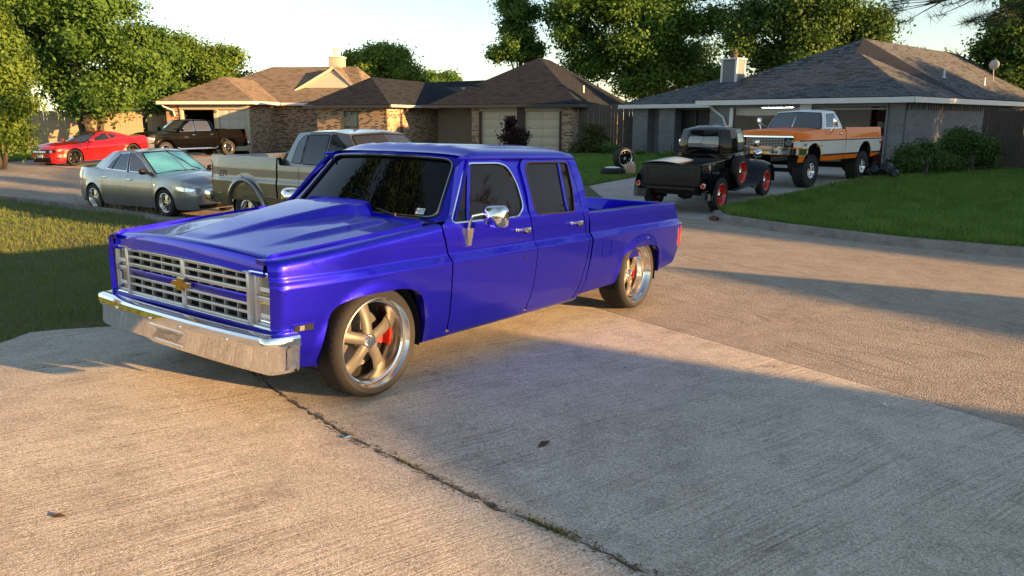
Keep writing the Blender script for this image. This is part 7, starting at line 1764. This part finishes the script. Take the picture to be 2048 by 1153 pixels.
# litter: leaves, a pale stone, a blue scrap, crumbs and tufts in the joint
m_dl = mat('dead_leaf', (.06, .035, .018), .8); m_stone = mat('pale_stone', (.6, .58, .54), .7)
for i, (px, py, s_, lb) in enumerate(((116, 1034, .03, 'dark dead leaf on the sunlit slab'), (1088, 889, .045, 'curled dark twig leaf on the shaded slab'), (1132, 812, .016, 'tiny dark leaf past the front wheel shadow'), (852, 744, .018, 'small dark crumb of leaf behind the front wheel'), (1250, 737, .014, 'speck of dark leaf by the shadow edge'), (1548, 735, .018, 'dark leaf bit near the street joint'))):
    p = pg(px, py, .014); o = thing('dead_leaf', lb, 'leaf', (p.x, p.y, gz(p.x, p.y)+.014), R(i*50)); m = M().add([(-s_*1.3, 0, .002), (0, -s_*.45, .006), (s_*1.3, 0, .003), (0, s_*.45, .012), (0, 0, .004)], [(0, 1, 4), (1, 2, 4), (2, 3, 4), (3, 0, 4)]); m.obj('blade', m_dl, o, smooth=False)
p = pg(1768, 812, .012)
stn = M()
def sf(a, b): th = a*2*math.pi; ph = b*math.pi; return (.016*math.sin(ph)*math.cos(th)*(1+.2*math.sin(3*th)), .013*math.sin(ph)*math.sin(th), .011*(1-math.cos(ph)))
o = stn.grid(sf, 10, 6).obj('pebble', m_stone); o.location = (p.x, p.y, gz(p.x, p.y)+.011); tag(o, 'single white pebble on the concrete near the street joint', 'pebble')
p = pg(694, 876, .012); o = thing('plastic_scrap', 'small blue plastic scrap in the driveway crack', 'scrap', (p.x, p.y, gz(p.x, p.y)+.012), .6); M().bbox(-.022, .022, -.006, .006, 0, .010, .003).obj('strip', mat('blue_plastic', (.03, .15, .35), .4), o)
rr = random.Random(77); cm = M()
for i in range(900):
    t = rr.random(); k = min(len(crack)-2, int(t*(len(crack)-1))); f = t*(len(crack)-1)-k; p = crack[k].lerp(crack[k+1], f); s_ = rr.uniform(.002, .008)
    x, y = p.x+rr.gauss(0, .022), p.y+rr.gauss(0, .022); z = gz(x, y)+.012-(.015 if abs(x-p.x)+abs(y-p.y) < .02 else 0)
    cm.add([(x-s_, y-s_*.6, z), (x+s_, y-s_*.4, z), (x, y+s_, z), (x, y, z+s_)], [(0, 1, 3), (1, 2, 3), (2, 0, 3)])
tag(cm.obj('crack_crumbs', m_dirt, smooth=False), 'dirt crumbs lying along the driveway crack', 'dirt', kind='stuff')
V = []; T_ = []
for i in range(2600):
    t = rr.random()**.6; t = .35+.65*t; k = min(len(crack)-2, int(t*(len(crack)-1))); f = t*(len(crack)-1)-k; p = crack[k].lerp(crack[k+1], f)
    if math.sin(t*47)+math.sin(t*19+1) < .35 and rr.random() < .93: continue
    x, y = p.x+rr.gauss(0, .012), p.y+rr.gauss(0, .012); z = gz(x, y); a = rr.uniform(0, 6.28); h = rr.uniform(.008, .035); l = rr.uniform(.005, .03); b = rr.uniform(0, 6.28); w2 = .0018
    V += [(x-math.cos(a)*w2, y-math.sin(a)*w2, z), (x+math.cos(a)*w2, y+math.sin(a)*w2, z), (x+math.cos(b)*l, y+math.sin(b)*l, z+.012+h)]; T_.append(rr.random())
tag(bigmesh('crack_weeds', np.array(V), None, T_, leafmat('weed', (.20, .16, .05), (.10, .14, .03)), tris=True), 'yellowish weeds growing in the driveway crack', 'weeds', kind='stuff')
V = []; T_ = []
for i in range(160):
    t = rr.random(); k = pg(lerp(150, 330, t), lerp(414, 441, t)+rr.uniform(0, 6)); a = rr.uniform(0, 6.28); h = rr.uniform(.12, .42); l = rr.uniform(.03, .2); b = rr.uniform(0, 6.28); w2 = .006
    z = gz(k.x, k.y); V += [(k.x-math.cos(a)*w2, k.y-math.sin(a)*w2, z), (k.x+math.cos(a)*w2, k.y+math.sin(a)*w2, z), (k.x+math.cos(b)*l, k.y+math.sin(b)*l, z+h)]; T_.append(rr.random())
tag(bigmesh('kerb_weeds', np.array(V), None, T_, leafmat('dry_stalk', (.38, .30, .17), (.25, .24, .10)), tris=True), 'tall dry weeds along the kerb by the silver sedan', 'weeds', kind='stuff')
